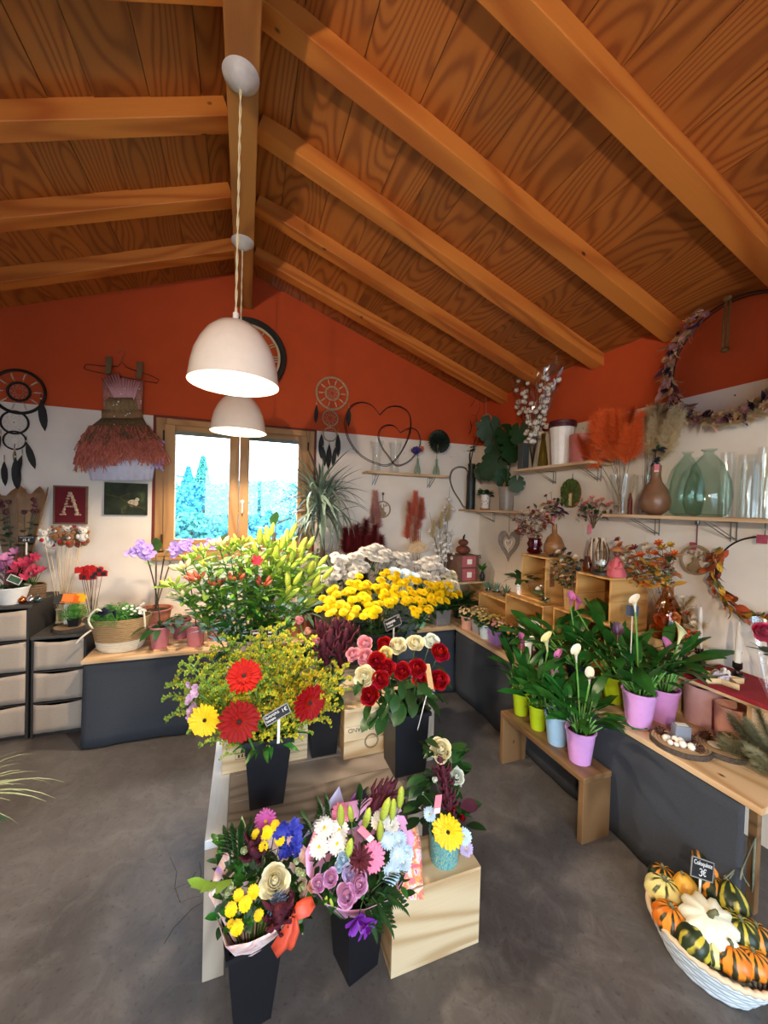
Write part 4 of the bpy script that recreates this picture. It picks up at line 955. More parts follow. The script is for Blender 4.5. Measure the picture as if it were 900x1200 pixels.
for u, v, r, y in [(303, 310, 25, 1.27), (350, 303, 30, 1.25), (390, 270, 24, 1.27), (412, 338, 25, 1.24), (335, 368, 23, 1.22), (288, 580, 30, 1.12), (248, 638, 32, 1.09), (218, 597, 26, 1.12), (183, 665, 30, 1.08), (210, 750, 32, 1.05), (312, 690, 24, 1.09), (182, 730, 18, 1.08)]:
    h = q(u, v, y); put('yellow_flower', BM, t, M=ZD(h, face(h+LO, .9), px(r/4, h+LO), ru(0, 6))); stem(t, bez(h*.25, h*.6+Vector((0, 0, .03)), h-Vector((0, 0, .005)), 4), .0015, M_dstem)
h = q(388, 525, 1.15); rose_head(t, h, face(h+LO, .7), px(16, h+LO), M_cream, 16, 77)
h = q(345, 250, 1.3); daisy_head(t, h, face(h+LO, .6), px(13, h+LO), plain('magenta_petal', 'c2509e', .5, .15, trans=.1), None, 'pink_daisy')
dm = MI('delph', lambda: corolla('floret', plain('delphinium', '2b36a8', .6, .2, trans=.1), [(5, 0, 1, .8, 0, .3, 0), (5, 0, .6, .5, .1, .3, .5)]))
for i in range(26):
    h = q(ru(395, 505), ru(250, 405), ru(1.22, 1.29)); put('delphinium_floret', dm, t, M=ZD(h, face(h+LO, ru(.2, 1.2), ru(-.6, .6)), ru(.012, .018), ru(0, 6)))
for u, v, y, s in [(285, 375, 1.25, .9), (300, 400, 1.23, .8), (410, 680, 1.08, 1.0), (440, 660, 1.09, .9), (400, 720, 1.07, .8)]:
    put('amaranth_tassel', TS[int(u) % 3], t, M=ZD(q(u, v, y), (ru(-.5, .5), -.5, .8), s, ru(0, 6)))
for i, (u, v, y) in enumerate([(500, 490, 1.17), (520, 560, 1.14), (490, 440, 1.2), (515, 500, 1.16), (240, 390, 1.24), (95, 565, 1.17), (165, 590, 1.13), (180, 560, 1.14)]):
    h = q(u, v, y); rose_head(t, h, face(h+LO, 1.0, ru(-.4, .4)), px(6.5, h+LO), plain('lisianthus_green', 'd3dcae', .6, .12, trans=.1), 6, i)
th = MI('thistle', lambda: corolla('thistle', plain('thistle_blue', '4a5a78', .7, .2), [(14, 0, 1, .16, 0, .1, 0), (12, 0, .7, .16, .1, .4, .5), (8, 0, .4, .12, .2, .5, .2)]))
for u, v in ((400, 610), (385, 640), (420, 640)): h = q(u, v, 1.1); put('thistle', th, t, M=ZD(h, face(h+LO, .8), .024, ru(0, 6)))
for k, m, el, zz, n in ((0, L_small, (.2, 1.2), (.12, .22), 110), (1, L_sdark, (.1, 1), (.12, .24), 120), (2, L_grey, (.2, 1.2), (.14, .25), 60)):
    for i in range(n):
        h = q(ru(110, 540), ru(330, 740), 1.2); f = (h.y+1.0, 0)[1]; v2 = 330+(740-330)*random.random(); u2 = ru(120, 530)
        y2 = 1.32-(v2-330)/410*.23; h = q(u2, v2, y2); put('leaf', m, t, M=X(h-Vector((0, -.012, .02)), ru(0, 6.28), ru(*el), ru(-.5, .5), ru(.7, 1.1)))
for i in range(4): put('leaf', leaf_mesh('leaf', M_bleaf, .07, .035, .2, .2, .45), t, M=X(q(80+35*i, 580-20*i, 1.17), 2.6+.5*i, .5, .2, 1))
for u in range(5): frond(t, q(190+14*u, 480, 1.27), q(150+32*u, 320-12*u, 1.29), None, 7, .045)
rib = plain('orange_ribbon', 'e2573c', .45, .12, 14, trans=.1)
def ribbon(parent, pts, w, mat, name='ribbon'):
    pts = [Vector(p) for p in pts]; rows = []
    for i, p in enumerate(pts):
        a = pts[max(0, i-1)]; b = pts[min(len(pts)-1, i+1)]; sd = (b-a).cross(VIEW(p+LO)).normalized(); ww = w[i] if isinstance(w, (list, tuple)) else w
        rows.append([p-sd*ww, p-sd*ww*.3+VIEW(p+LO)*.006, p+sd*ww*.3-VIEW(p+LO)*.003, p+sd*ww])
    G().grid(rows).ob(name, mat, parent, 180, thick=.0008)
ribbon(t, [q(470, 695, 1.05), q(500, 670, 1.04), q(540, 650, 1.045), q(570, 625, 1.06)], [.006, .018, .02, .012], rib); ribbon(t, [q(470, 700, 1.045), q(450, 760, 1.035), q(420, 820, 1.03), q(385, 865, 1.03)], [.006, .014, .018, .015], rib); ribbon(t, [q(485, 700, 1.045), q(485, 760, 1.035), q(460, 820, 1.035), q(450, 850, 1.035)], [.006, .012, .014, .01], rib)
# -- bouquet two
B2 = Vector((.373, 1.188, 0))
square_bucket('black square bucket with the pink and white wrapped bouquet, beside the pine box', B2, .054, .072, .27, R(15))
t = thing('bouquet', 'wrapped bouquet of white daisies and mauve lisianthus with a purple bloom hanging', 'bouquet', B2+Vector((0, 0, .06))); LO = t.location.copy()
q = lambda u, v, y: P(360+u/4, 860+v/4, y=YC(y))-LO
for i in range(7): stem(t, bez((ru(-.01, .01), ru(-.01, .01), -.04), (0, 0, .1), (ru(-.06, .06), ru(-.06, .04), .25)), .003)
rim = [q(35, 730, 1.11), q(90, 800, 1.08), q(170, 825, 1.07), q(280, 820, 1.06), q(400, 770, 1.1), q(480, 640, 1.18), q(500, 480, 1.25), q(430, 330, 1.31), q(300, 300, 1.33), q(160, 330, 1.32), q(40, 430, 1.28), q(-10, 560, 1.2), q(0, 660, 1.14)]
wrap_cone(t, (0, 0, .02), rim, 'wrap', M_pk)
sheet_peak(t, q(-20, 490, 1.3), q(190, 380, 1.34), q(150, 245, 1.35), M_lav); sheet_peak(t, q(150, 380, 1.34), q(330, 360, 1.36), q(250, 240, 1.37), M_vio); sheet_peak(t, q(290, 370, 1.35), q(430, 340, 1.34), q(335, 228, 1.36), M_pk)
rows = [[q(470, 420, 1.3), q(500, 395, 1.3), q(520, 440, 1.29)], [q(460, 520, 1.26), q(500, 510, 1.25), q(533, 520, 1.24)], [q(440, 640, 1.2), q(490, 640, 1.19), q(540, 650, 1.17)], [q(400, 770, 1.12), q(470, 780, 1.1), q(547, 775, 1.09)]]
G().grid(rows).ob('wrap_sheet', M_wrapk, t, 180, thick=.0008)
for u, v, r, y in [(80, 440, 48, 1.24), (150, 450, 46, 1.23), (55, 530, 48, 1.2), (140, 515, 48, 1.19), (335, 410, 40, 1.26), (395, 425, 38, 1.25), (375, 500, 38, 1.21), (430, 500, 40, 1.21), (395, 655, 44, 1.14), (450, 600, 44, 1.16), (420, 570, 38, 1.17), (465, 560, 36, 1.18)]:
    h = q(u, v, y); b = u > 300; daisy_head(t, h, face(h+LO, .9), px(r/4, h+LO), M_bwh if b and v > 470 else M_wht, M_gyel if not b else plain('pale_disc', 'd9dcc0', .8), 'white_daisy'); stem(t, bez(h*.25, h*.6+Vector((0, 0, .03)), h-Vector((0, 0, .005)), 4), .0015, M_dstem)
for u, v, r, y, sd in [(160, 375, 42, 1.28, -.3), (305, 575, 54, 1.15, .35)]:
    h = q(u, v, y); gerbera_head(t, h, face(h+LO, .6, sd), px(r/4*1.15, h+LO), M_gpk, plain('pink_disc', 'd77a9a', .8, .2), 1)
h = q(245, 590, 1.12); put('burgundy_flower', corolla('burgundy_flower', M_dred, [(16, 0, 1, .2, 0, .1, 0), (14, 0, .8, .18, .1, .3, .5), (9, 0, .5, .16, .2, .5, .2)]), t, M=ZD(h, face(h+LO, .7), .042))
for i, (u, v, r, y, m) in enumerate([(185, 755, 52, 1.06, M_mauve), (238, 700, 52, 1.07, M_mauve), (110, 675, 40, 1.1, M_mauve), (55, 700, 38, 1.11, M_mauve), (195, 655, 38, 1.1, plain('lilac_petal', 'c3b5dd', .6, .08, trans=.15)), (25, 715, 26, 1.12, plain('rose_apricot', 'dca28c', .6, .1, trans=.15)), (170, 585, 34, 1.14, M_bwh), (150, 620, 26, 1.13, M_bwh)]):
    h = q(u, v, y); rose_head(t, h, face(h+LO, .5, ru(-.3, .3)), px(r/4*.85, h+LO), m, 13, i+90)
for i, (u, v, y) in enumerate([(160, 375, 1.22), (210, 358, 1.23), (270, 388, 1.22), (340, 450, 1.2), (190, 535, 1.15), (350, 355, 1.25), (398, 350, 1.25), (432, 300, 1.28), (120, 750, 1.07), (85, 745, 1.09)]):
    h = q(u, v, y); put('bud', bud, t, M=ZD(h-Vector((0, 0, .035)), (ru(-.3, .3), -.15, 1), ru(.06, .085) if v < 540 else .03, 0)); stem(t, [h*.5, h-Vector((0, 0, .034))], .0018)
for u, v, y, s in [(340, 300, 1.31, 1.0), (365, 290, 1.31, .9), (390, 260, 1.32, .7)]: put('amaranth_tassel', TS[u % 3], t, M=ZD(q(u, v, y), (.7, 0, .8), s, 0))
h = q(238, 890, 1.04); pm = corolla('orchid_bloom', M_purp, [(5, 0, 1, .75, 0, .35, 0), (3, 0, .6, .5, .05, .6, .4)]); put('orchid_bloom', pm, t, M=ZD(h+Vector((0, 0, .02)), (-.1, -1, -.25), .042, .3)); put('orchid_bloom', pm, t, M=ZD(h+Vector((.02, 0, -.005)), (.4, -1, -.4), .036, 1.2)); stem(t, bez(q(260, 780, 1.07), q(245, 830, 1.04), h, 5), .0016)
for u, v, y, u2, v2, y2 in [(260, 780, 1.1, 330, 945, 1.03), (300, 760, 1.1, 400, 930, 1.04), (320, 740, 1.11, 465, 830, 1.06), (300, 740, 1.12, 450, 640, 1.15), (120, 480, 1.27, 95, 310, 1.28), (90, 480, 1.27, 60, 330, 1.28), (40, 520, 1.25, -20, 400, 1.27), (240, 420, 1.3, 260, 270, 1.33)]:
    frond(t, q(u, v, y), q(u2, v2, y2), None, 8, .045)
for i in range(210):
    v2 = ru(350, 800); u2 = ru(20, 470); y2 = 1.33-(v2-330)/470*.25; h = q(u2, v2, y2); m = (L_small, L_sdark, L_sdark)[i % 3]
    put('leaf', m, t, M=X(h-Vector((0, -.012, .02)), ru(0, 6.28), ru(.1, 1.1), ru(-.5, .5), ru(.7, 1.1)))
G().box((-.03, -.0008, -.01), (.03, .0008, .01)).ob('price_tag', M_pinktag, t, smooth=0, M=Matrix.Translation(q(275, 470, 1.11)) @ Matrix.Rotation(R(-8), 4, 'Z') @ Matrix.Rotation(R(48), 4, 'Y'))
G().box((.012, -.0012, -.009), (.029, -.0008, .009)).ob('price_tag_label', M_paper, t, smooth=0, M=Matrix.Translation(q(275, 470, 1.11)) @ Matrix.Rotation(R(-8), 4, 'Z') @ Matrix.Rotation(R(48), 4, 'Y'))
# -- arrangement on the pine box
pb = Vector((.684, 1.17, .268))
t = thing('flower_arrangement', 'upright arrangement of white roses with one yellow gerbera in a turquoise patterned pot', 'arrangement', pb); LO = pb
def swirl():
    g = N('swirl_pot'); tc = g.n('TexCoord'); nz = g.n('TexNoise', {'Vector': tc.outputs['Object'], 'Scale': 34, 'Detail': 1, 'Distortion': 2.5})
    sn = g.math('SINE', g.math('MULTIPLY', nz.outputs[0], 40.0)); g.col(g.ramp(sn, [(.0, srgb('3f8f98')), (.45, srgb('6db7bd')), (.6, srgb('cfe6e2')), (.9, srgb('8a9a6a'))])); g.p(Roughness=.35); return g.m
round_pot(t, (0, 0, 0), .049, .054, .095, swirl(), .002)
q = lambda u, v, y: P(360+u/4, 860+v/4, y=y)-LO
h = q(662, 455, 1.11); gerbera_head(t, h, face(h+LO, .25, -.1), px(19, h+LO), M_lyel, M_brown, .4); stem(t, bez((0, 0, .08), (0, -.03, .1), h, 5), .003)
for i, (u, v, r, y, m) in enumerate([(625, 75, 54, 1.2, M_cream), (697, 198, 42, 1.19, M_wrose), (600, 216, 24, 1.15, M_wrose), (540, 278, 15, 1.18, M_wrose), (720, 245, 10, 1.18, M_wrose)]):
    h = q(u, v, y); rose_head(t, h, face(h+LO, .7, ru(-.2, .2)), px(r/4*.9, h+LO), m, 14 if r > 30 else 7, 140+i); stem(t, bez((0, 0, .08), (0, .0, h.z*.6), h, 5), .0025, M_dstem)
for u, v, r, y, m in [(735, 480, 36, 1.1, M_bwh), (745, 535, 34, 1.11, plain('lilac_petal', 'c3b5dd')), (575, 375, 32, 1.13, M_bwh)]: h = q(u, v, y); daisy_head(t, h, face(h+LO, .5, .2 if u > 600 else -.3), px(r/4, h+LO), m, None, 'daisy')
for u, v in ((685, 352), (725, 392)): h = q(u, v, 1.15); rose_head(t, h, face(h+LO, .6), px(6.5, h+LO), M_red, 8, u)
for u, v, y in [(625, 150, 1.18), (638, 200, 1.17), (650, 250, 1.16), (655, 300, 1.15), (668, 330, 1.15)]: put('amaranth_tassel', TS[v % 3], t, M=ZD(q(u, v, y), (-.15, -.1, 1), .75, v))
lw = leaf_mesh('leaf', plain('wine_leaf', '4a2230', .4, .2), .075, .045, .2, .15, .5); put('leaf', lw, t, M=X(q(715, 345, 1.15), R(-8), .1, .5, 1)); put('leaf', lw, t, M=X(q(660, 330, 1.17), R(70), .9, 0, .8))
for i in range(70):
    v2 = ru(40, 440); w2 = 40+v2*.2; u2 = 630+ru(-1, 1)*w2; h = q(u2, v2, 1.2+ru(-.03, .05)); a = ru(0, 6.28) if i % 2 else (PI if u2 < 630 else 0)+ru(-.7, .7)
    put('leaf', (L_oval, L_sdark)[i % 2], t, M=X(h, a, ru(.0, .9), ru(-.5, .5), ru(.7, 1.05)))
stem(t, bez((0, .01, .08), (0, .01, .2), q(628, 60, 1.22), 6), .004, M_dstem)
for k in range(5): put('leaf', L_oval, t, M=X(q(560-5*k, 200+40*k, 1.17), PI+ru(-.4, .4), .15, .2, 1.1))
M2 = Matrix.Translation(q(612, 330, 1.1)) @ Matrix.Rotation(R(6), 4, 'Y'); G().box((-.012, -.0008, -.03), (.012, .0008, .03)).ob('price_tag', M_pinktag, t, smooth=0, M=M2); G().box((-.011, -.0012, -.029), (.011, -.0008, -.012)).ob('price_tag_label', M_paper, t, smooth=0, M=M2)
# ------------------------------------------------------------------ things on the rear wall
random.seed(51)
YWF = YW-.012
def torus(r, th, n=40, m=6, c=(0, 0, 0), ax='y'):
    f = (lambda a: (c[0]+r*math.cos(a), c[1], c[2]+r*math.sin(a))) if ax == 'y' else (lambda a: (c[0], c[1]+r*math.cos(a), c[2]+r*math.sin(a)))
    return [f(2*PI*i/n) for i in range(n)]
FEAB = leaf_mesh('feather', plain('feather_black', '14110f', .7), .1, .022, .1, .1, .45); FEAW = leaf_mesh('feather', plain('feather_tan', '8a7a62', .8, .3), .1, .024, .1, .1, .45)
def dreamcatcher(label, rings, feathers, mat, net, band, tag_=None):
    c = P(*rings[0][:2], y=YWF); t = thing('dreamcatcher', label, 'dreamcatcher', c); prev = None
    for k, (u, v, r) in enumerate(rings):
        p = P(u, v, y=YWF)-c; rr = px(r, p+c); th = rr*(.07 if k == 0 else .09)
        o = G().tube(torus(rr, th), th, 8, True).ob('hoop', mat, t, 180, loc=p)
        g = G()
        if k == 0:
            G().tube(torus(rr*.42, .0), rr*.06, 6, True).ob('inner_hoop', mat, o, 180)
            for i in range(10): a = i*PI/5; g.tube([(rr*.45*math.cos(a), 0, rr*.45*math.sin(a)), (rr*.98*math.cos(a), 0, rr*.98*math.sin(a))], .0012, 4)
            for i in range(10): a = i*PI/5+.05; G().lathe([(0, -.35), (.06, -.3), (.05, .3), (0, .35)], 6).ob('bead', band, o, 180, M=ZD((rr*.72*math.cos(a), 0, rr*.72*math.sin(a)), (math.cos(a), 0, math.sin(a)), rr*.42))
        n = 9
        for rad, ph in ((.98, 0), (.7, .5), (.45, 0)):
            q = rad*(rr*.42 if k == 0 else rr)
            for i in range(n):
                a, b = 2*PI*(i+ph)/n, 2*PI*(i+1+ph)/n; m2 = (a+b)/2
                g.tube([(q*math.cos(a), 0, q*math.sin(a)), (q*.72*math.cos(m2), 0, q*.72*math.sin(m2)), (q*math.cos(b), 0, q*math.sin(b))], .0008, 3)
        g.ob('net', net, o, 0)
        if prev is not None: G().tube([prev, p+Vector((0, 0, rr))], .0012, 4).ob('string', net, t, 0)
        prev = p-Vector((0, 0, rr))
    for u, v, ln, tilt, m in feathers:
        p = P(u, v, y=YWF-.01)-c; L = px(ln, p+c)
        put('feather', m, t, M=X(p, 0, -PI/2+tilt, PI/2+ru(-.4, .4), L/.1*1.15)); G().tube([p+Vector((0, 0, .04)), p], .002, 5).ob('thong', mat, t, 0)
        G().ell(tuple(p+Vector((0, 0, .006))), .006, 8, 6).ob('bead', band, t, 180)
M_bone = plain('bone_bead', 'd8c9ae', .6); M_dcb = plain('hoop_black', '1c1715', .8); M_dct = plain('hoop_tan', 'b59a78', .8, .2, 60)
dreamcatcher('black dreamcatcher of three hoops with black feathers above the kraft bouquets', [(22, 459, 25), (17, 495, 13), (17, 516, 10.5)], [(48, 468, 32, .1, FEAB), (5, 540, 26, 0, FEAB), (18, 536, 34, .05, FEAB), (26, 533, 28, -.25, FEAB), (31, 518, 28, .25, FEAB), (17, 527, 14, 0, FEAW), (1, 510, 20, -.2, FEAB)], M_dcb, plain('net_grey', 'b9b2a8', .8), M_bone)
dreamcatcher('beige dreamcatcher of three hoops with dark feathers beside the window', [(389.5, 461, 18.5), (387, 490, 9), (387, 509, 8)], [(371, 474, 19, 0, FEAB), (409, 478, 19, 0, FEAB), (377, 508, 26, 0, FEAB), (396, 508, 24, .05, FEAB), (379, 524, 20, .1, FEAB), (393, 524, 20, -.1, FEAB), (386, 520, 26, 0, FEAB)], M_dct, plain('net_cream', 'd8cdb8', .8), M_bone)
# clock
c = P(291, 417, y=YW); t = thing('wall_clock', 'large round wall clock with a black rim partly hidden by the pendant lamp', 'clock', c); rc = .30
Ry = Matrix.Rotation(PI/2, 4, 'X')
G().lathe([(rc*.84, 0), (rc, 0), (rc, .03), (rc*.97, .042), (rc*.88, .042), (rc*.84, .03), (rc*.84, 0)], 64).ob('rim', plain('clock_black', '1a1816', .5), t, 40, M=Ry)
M_cl = plain('clock_cream', 'cdbb96', .6, .1)
G().lathe([(rc*.78, .008), (rc*.84, .008), (rc*.84, .018), (rc*.78, .018), (rc*.78, .008)], 64).ob('minute_ring', M_cl, t, 40, M=Ry)
G().lathe([(rc*.40, .008), (rc*.44, .008), (rc*.44, .016), (rc*.40, .016), (rc*.40, .008)], 48).ob('inner_ring', M_cl, t, 40, M=Ry)
for i, nm in enumerate('XII I II III IIII V VI VII VIII IX X XI'.split()):
    a = i*PI/6; M = Matrix.Translation((rc*.61*math.sin(a), -.012, rc*.61*math.cos(a))) @ Matrix.Rotation(a, 4, 'Y') @ Matrix.Rotation(PI/2, 4, 'X') @ Matrix.Diagonal((1, 1.7, 1, 1))
    text(nm, .075, M_cl, t, M, 'numeral', extr=.004)
for a, L, wd in ((1.0, .15, .007), (3.6, .21, .005)): G().box((-wd, -.022, -.03), (wd, -.018, L)).ob('hand', plain('clock_black', '1a1816'), t, smooth=0, M=Matrix.Rotation(a, 4, 'Y'))
# wire hearts
def heart(label, pts_px, off, mat=M_wire, gap=2.2, y=YWF, x=None, r=.0028, name='wire_heart'):
    pt = [P(u, v, y=y) if x is None else P(u, v, x=x) for u, v in pts_px]; c = sum(pt, Vector())/len(pt); t = thing(name, label, 'heart', c)
    m = len(pt); out = []
    for i in range(m-1):
        p0, p1, p2, p3 = pt[max(0, i-1)], pt[i], pt[i+1], pt[min(m-1, i+2)]
        for k in range(5):
            s2 = k/5; out.append(.5*((2*p1)+(p2-p0)*s2+(2*p0-5*p1+4*p2-p3)*s2*s2+(-p0+3*p1-3*p2+p3)*s2**3)-c)
    out.append(pt[-1]-c)
    G().tube(out, r, 6).ob('wire', mat, t, 180)
    if off: G().tube([p*(1-off)+Vector((0, -.006, 0)) for p in out], r, 6).ob('wire', mat, t, 180)
heart('large double wire heart hanging on the orange paint beside the dreamcatcher', [(445, 486), (436, 475), (424, 471), (412, 475), (405, 488), (404, 500), (409, 517), (421, 533), (438, 543), (455, 546), (468, 534), (478, 515), (482, 497), (479, 483), (468, 476), (455, 477), (445, 486)], .035)
heart('smaller double wire heart standing inside the large one on the shelf', [(469, 507), (462, 499), (452, 498), (445, 503), (443, 512), (447, 524), (455, 535), (464, 546), (478, 542), (488, 531), (493, 519), (490, 506), (481, 501), (469, 507)], .04, y=YWF-.03)
heart('single wire heart hanging below the corner shelf end', [(550, 556), (545, 548), (536, 547), (529, 552), (527, 562), (531, 575), (538, 586), (544, 595), (550, 592), (556, 580)], .05)
# shelf things
def lathe_thing(name, label, cat, c, prof, mat, n=28, part='body', smooth=60, wob=None, group=None, sx=1):
    t = thing(name, label, cat, c, 0, group); G().lathe(prof, n, wob=wob, sx=sx).ob(part, mat, t, smooth); return t
def vase_prof(pts, th=.003):
    """outer profile [(r,z)...] from foot to lip -> closed thin-walled vessel"""
    inn = [(max(.001, r-th), max(z, th*2) if i == 0 else z) for i, (r, z) in enumerate(pts)]
    return [(0, 0)]+list(pts)+list(reversed(inn))+[(0, th*2)]
for lb, u in (('flared clear glass vase on the narrow shelf, beside the dreamcatcher', 322), ('flared clear glass vase on the narrow shelf, beside the green bottles', 409)):
    p = P(360+u/4, 551, y=3.26); c = (p.x, 3.26, ZS1); h = px(36, p)
    lathe_thing('glass_vase', lb, 'vase', c, vase_prof([(.045, 0), (.04, .04), (.037, h*.4), (.045, h*.7), (.062, h)]), M_glass, 24)
for lb, u, hd in (('small green glass bottle holding a purple and orange bloom on the narrow shelf', 516, 0), ('small green glass bottle holding a round black fan leaf on the narrow shelf', 605, 1)):
    p = P(360+u/4, 552, y=3.25); c = (p.x, 3.25, ZS1)
    lathe_thing('glass_bottle', lb, 'bottle', c, vase_prof([(.032, 0), (.034, .03), (.026, .07), (.015, .1), (.014, .14), (.018, .15)]), M_gglass, 20)
    if hd == 0:
        t = thing('dried_flower', 'purple bloom with an orange tip in the small green bottle', 'flower', (p.x, 3.25, ZS1+.015)); stem(t, [(0, 0, 0), (0, 0, .15), (-.02, -.01, .19)], .003)
        for q in range(14): put('petal', MI(('pp',), lambda: petal_mesh('petal', plain('violet_petal', '4d3f86', .7, .2), .9, 1.0)), t, M=X((-.02, -.01, .18), q*2.4, .1, 0, 1) @ Matrix.Rotation(R(30+25*(q % 3)), 4, 'X') @ Matrix.Scale(.055, 4))
        for q in range(4): put('petal', MI(('po',), lambda: petal_mesh('petal', plain('orange_petal', 'd4622a', .7, .2), .8, 1.2)), t, M=X((.035, -.01, .2), q*1.5, .1, 0, 1) @ Matrix.Rotation(R(35), 4, 'X') @ Matrix.Scale(.036, 4))
    else:
        t = thing('dried_fan_leaf', 'round pleated black-green fan leaf in the small green bottle', 'leaf', (p.x, 3.25, ZS1+.015)); stem(t, [(0, 0, 0), (0, 0, .16), (.0, -.005, .22)], .003)
        rows = []; rr = px(13.5, p)
        for i in range(5):
            rad = rr*(.05+.95*i/4); rows.append([(rad*math.cos(-1.57+a)+.005, -.012*(k % 2)-.03*(i/4)**2, .22+rr*.75+rad*math.sin(-1.57+a)) for k, a in enumerate([.15+5.98*j/48 for j in range(49)])])
        G().grid(rows).ob('fan', plain('black_leaf', '12251c', .6, .3), t, 60, thick=.002)
        for q in range(26): a = q*.24; put('frill', FEAB, t, M=Matrix.Translation((rr*.5*math.cos(a), -.02, .22+rr*.75+rr*.5*math.sin(a))) @ Matrix.Rotation(-a, 4, 'Y') @ Matrix.Rotation(PI/2, 4, 'X') @ Matrix.Scale(rr*5.2, 4))
# fairy dress on its hanger
c = P(143, 436, y=YWF); t = thing('clothes_hanger', 'thin reddish coat hanger on the orange paint holding the fairy dress', 'hanger', c)
sc = px(1, c)
hp = [(-37, 0), (-35, -4), (-22, -4), (-4, -6), (0, -12), (4, -6), (30, 0), (38, 4), (36, 8), (20, 7), (-20, 4), (-35, 2), (-37, 0)]
G().tube([(a*sc, 0, -b*sc) for a, b in hp], .0032, 6).ob('frame', plain('hanger_red', '4a1c14', .4), t, 180)
G().tube([(0, 0, 12*sc), (0, 0, 17*sc), (3*sc, 0, 22*sc), (0, 0, 26*sc), (-4*sc, 0, 22*sc)], .0022, 6).ob('hook', M_metal, t, 180)
t = thing('dress', 'child\'s fairy dress with pink bodice and coral tulle skirt hanging on the wall', 'dress', c)
D = lambda u, v, dy=0.0: P(u, v, y=YWF-dy)-c
M_str = plain('dress_strap', '6a5c42', .9, .2, 90); M_bod = plain('dress_pink', 'd9a8b4', .8, .08); M_oli = plain('dress_olive_tulle', '6b5a3c', .95, .3, 60); M_cor = plain('dress_coral_tulle', 'c06c5a', .95, .25, 40); M_und = plain('dress_underskirt', 'd5d2e6', .8, .06); M_lace = plain('dress_lace', '8a7654', .95, .35, 140, bump=.5)
for u0, u1, v0, v1 in ((123.5, 131, 418, 438), (160, 167, 424, 443)):
    G().grid([[D(u0, v0, .01), D(u1, v0, .01)], [D(u0+.5, (v0+v1)/2, .016), D(u1+.3, (v0+v1)/2, .016)], [D(u0-1, v1, .02), D(u1-1, v1, .02)]]).ob('strap', M_str, t, 0, thick=.004)
for sgn in (-1, 1):
    for k in range(7):
        f = k/6; top = 435+7*(1-f)+ (8 if k == 6 else 0) if sgn < 0 else 442+4*(1-f)
        u_t = 143+sgn*24*(1-f*.85); u_b = 146+sgn*11*(1-f); u_t2 = 143+sgn*24*(1-(f+.17)*.85)
        G().grid([[D(u_t, top, .02), D((u_t+u_t2)/2, top+1, .03), D(u_t2, top, .02)], [D((u_t+u_b)/2, 454, .05), D((u_t2+u_b)/2+1, 455, .056), D((u_t2+u_b)/2+sgn*-1, 455, .05)], [D(u_b, 468, .045), D(u_b, 468, .05), D(u_b-sgn*2, 468, .045)]]).ob('bodice_pleat', M_bod, t, 60, thick=.003)
def hrow(v, ul, ur, dep, n=28, amp=0.0, ph=0):
    return [D(ul+(ur-ul)*(.5-.5*math.cos(PI*i/n)), v+amp*30*math.sin(i*2.1+ph), dep*math.sin(PI*i/n)+.004+amp*math.sin(i*2.3+ph)) for i in range(n+1)]
G().grid([hrow(446, 120, 168, .02), hrow(466, 121, 167, .045), hrow(484, 121, 166, .055)]).ob('bodice', plain('dress_mesh', 'b27c74', .9, .25, 60), t, 180, thick=.002)
G().grid([hrow(466, 124, 162, .06, amp=.004), hrow(475, 122, 164, .065, amp=.006), hrow(483, 121, 165, .064, amp=.004)]).ob('lace', M_lace, t, 60, thick=.003)
G().grid([hrow(480, 119.5, 167, .062), hrow(490, 119.5, 167, .064)]).ob('waistband', plain('dress_band', '8d6f4e', .8, .15), t, 60, thick=.005)
G().grid([hrow(489, 120, 167, .063), hrow(500, 106, 173, .09, amp=.004), hrow(511, 100, 176, .12, amp=.008)]).ob('upper_skirt', M_oli, t, 180, thick=.002)
G().grid([hrow(505, 106, 172, .08), hrow(535, 100, 184, .11, amp=.006), hrow(563, 106, 179, .12, amp=.012)]).ob('underskirt', M_und, t, 180, thick=.002)
g = G()
for i in range(1500):
    f = random.random(); th = PI*f; ring = ru(0, 1); v0 = 498+ring*24; ul, ur = 104-ring*6, 174+ring*12; u0 = ul+(ur-ul)*(.5-.5*math.cos(th)); dep = (.10+.05*ring)*math.sin(th)+.01
    ln = ru(14, 34)*(1-.25*math.sin(th)*(u0 > 140)); k = (u0-140)/42; p0 = D(u0, v0, dep); p1 = D(u0+k*6+ru(-5, 5), v0+ln*.5, dep+.02+ru(0, .04)); p2 = D(u0+k*6+ru(-9, 9), min(v0+ln, 556 if u0 < 128 else 546), dep+.02); wq = Vector((ru(.0015, .0045), ru(-.003, .003), 0))
    g.k = 0 if v0 > 506 or random.random() < .5 else 1; g.grid([[p0-wq*.5, p0+wq*.5], [p1-wq, p1+wq], [p2-wq*.7, p2+wq*.7]])
g.ob('tulle', [M_cor, M_oli], t, 0, kind='stuff')
g = G()
for i in range(120):
    u0 = ru(176, 190); v0 = 512+ru(0, 28); p0 = D(u0-6, v0, .05); p1 = D(u0+ru(0, 5), v0+ru(2, 16), .05+ru(-.03, .05)); wq = Vector((.004, ru(-.003, .003), .003)); g.grid([[p0-wq, p0+wq], [p1-wq, p1+wq]])
g.ob('lilac_tulle', plain('dress_lilac_tulle', 'b9a4dd', .95, .15), t, 0, kind='stuff')
for i in range(16): put('pearl', MI('pearl', lambda: G().ell((0, 0, 0), .005, 8, 6).mesh('pearl', M_paper, 180)), t, M=Matrix.Translation(D(ru(120, 168), ru(455, 500), .085)))
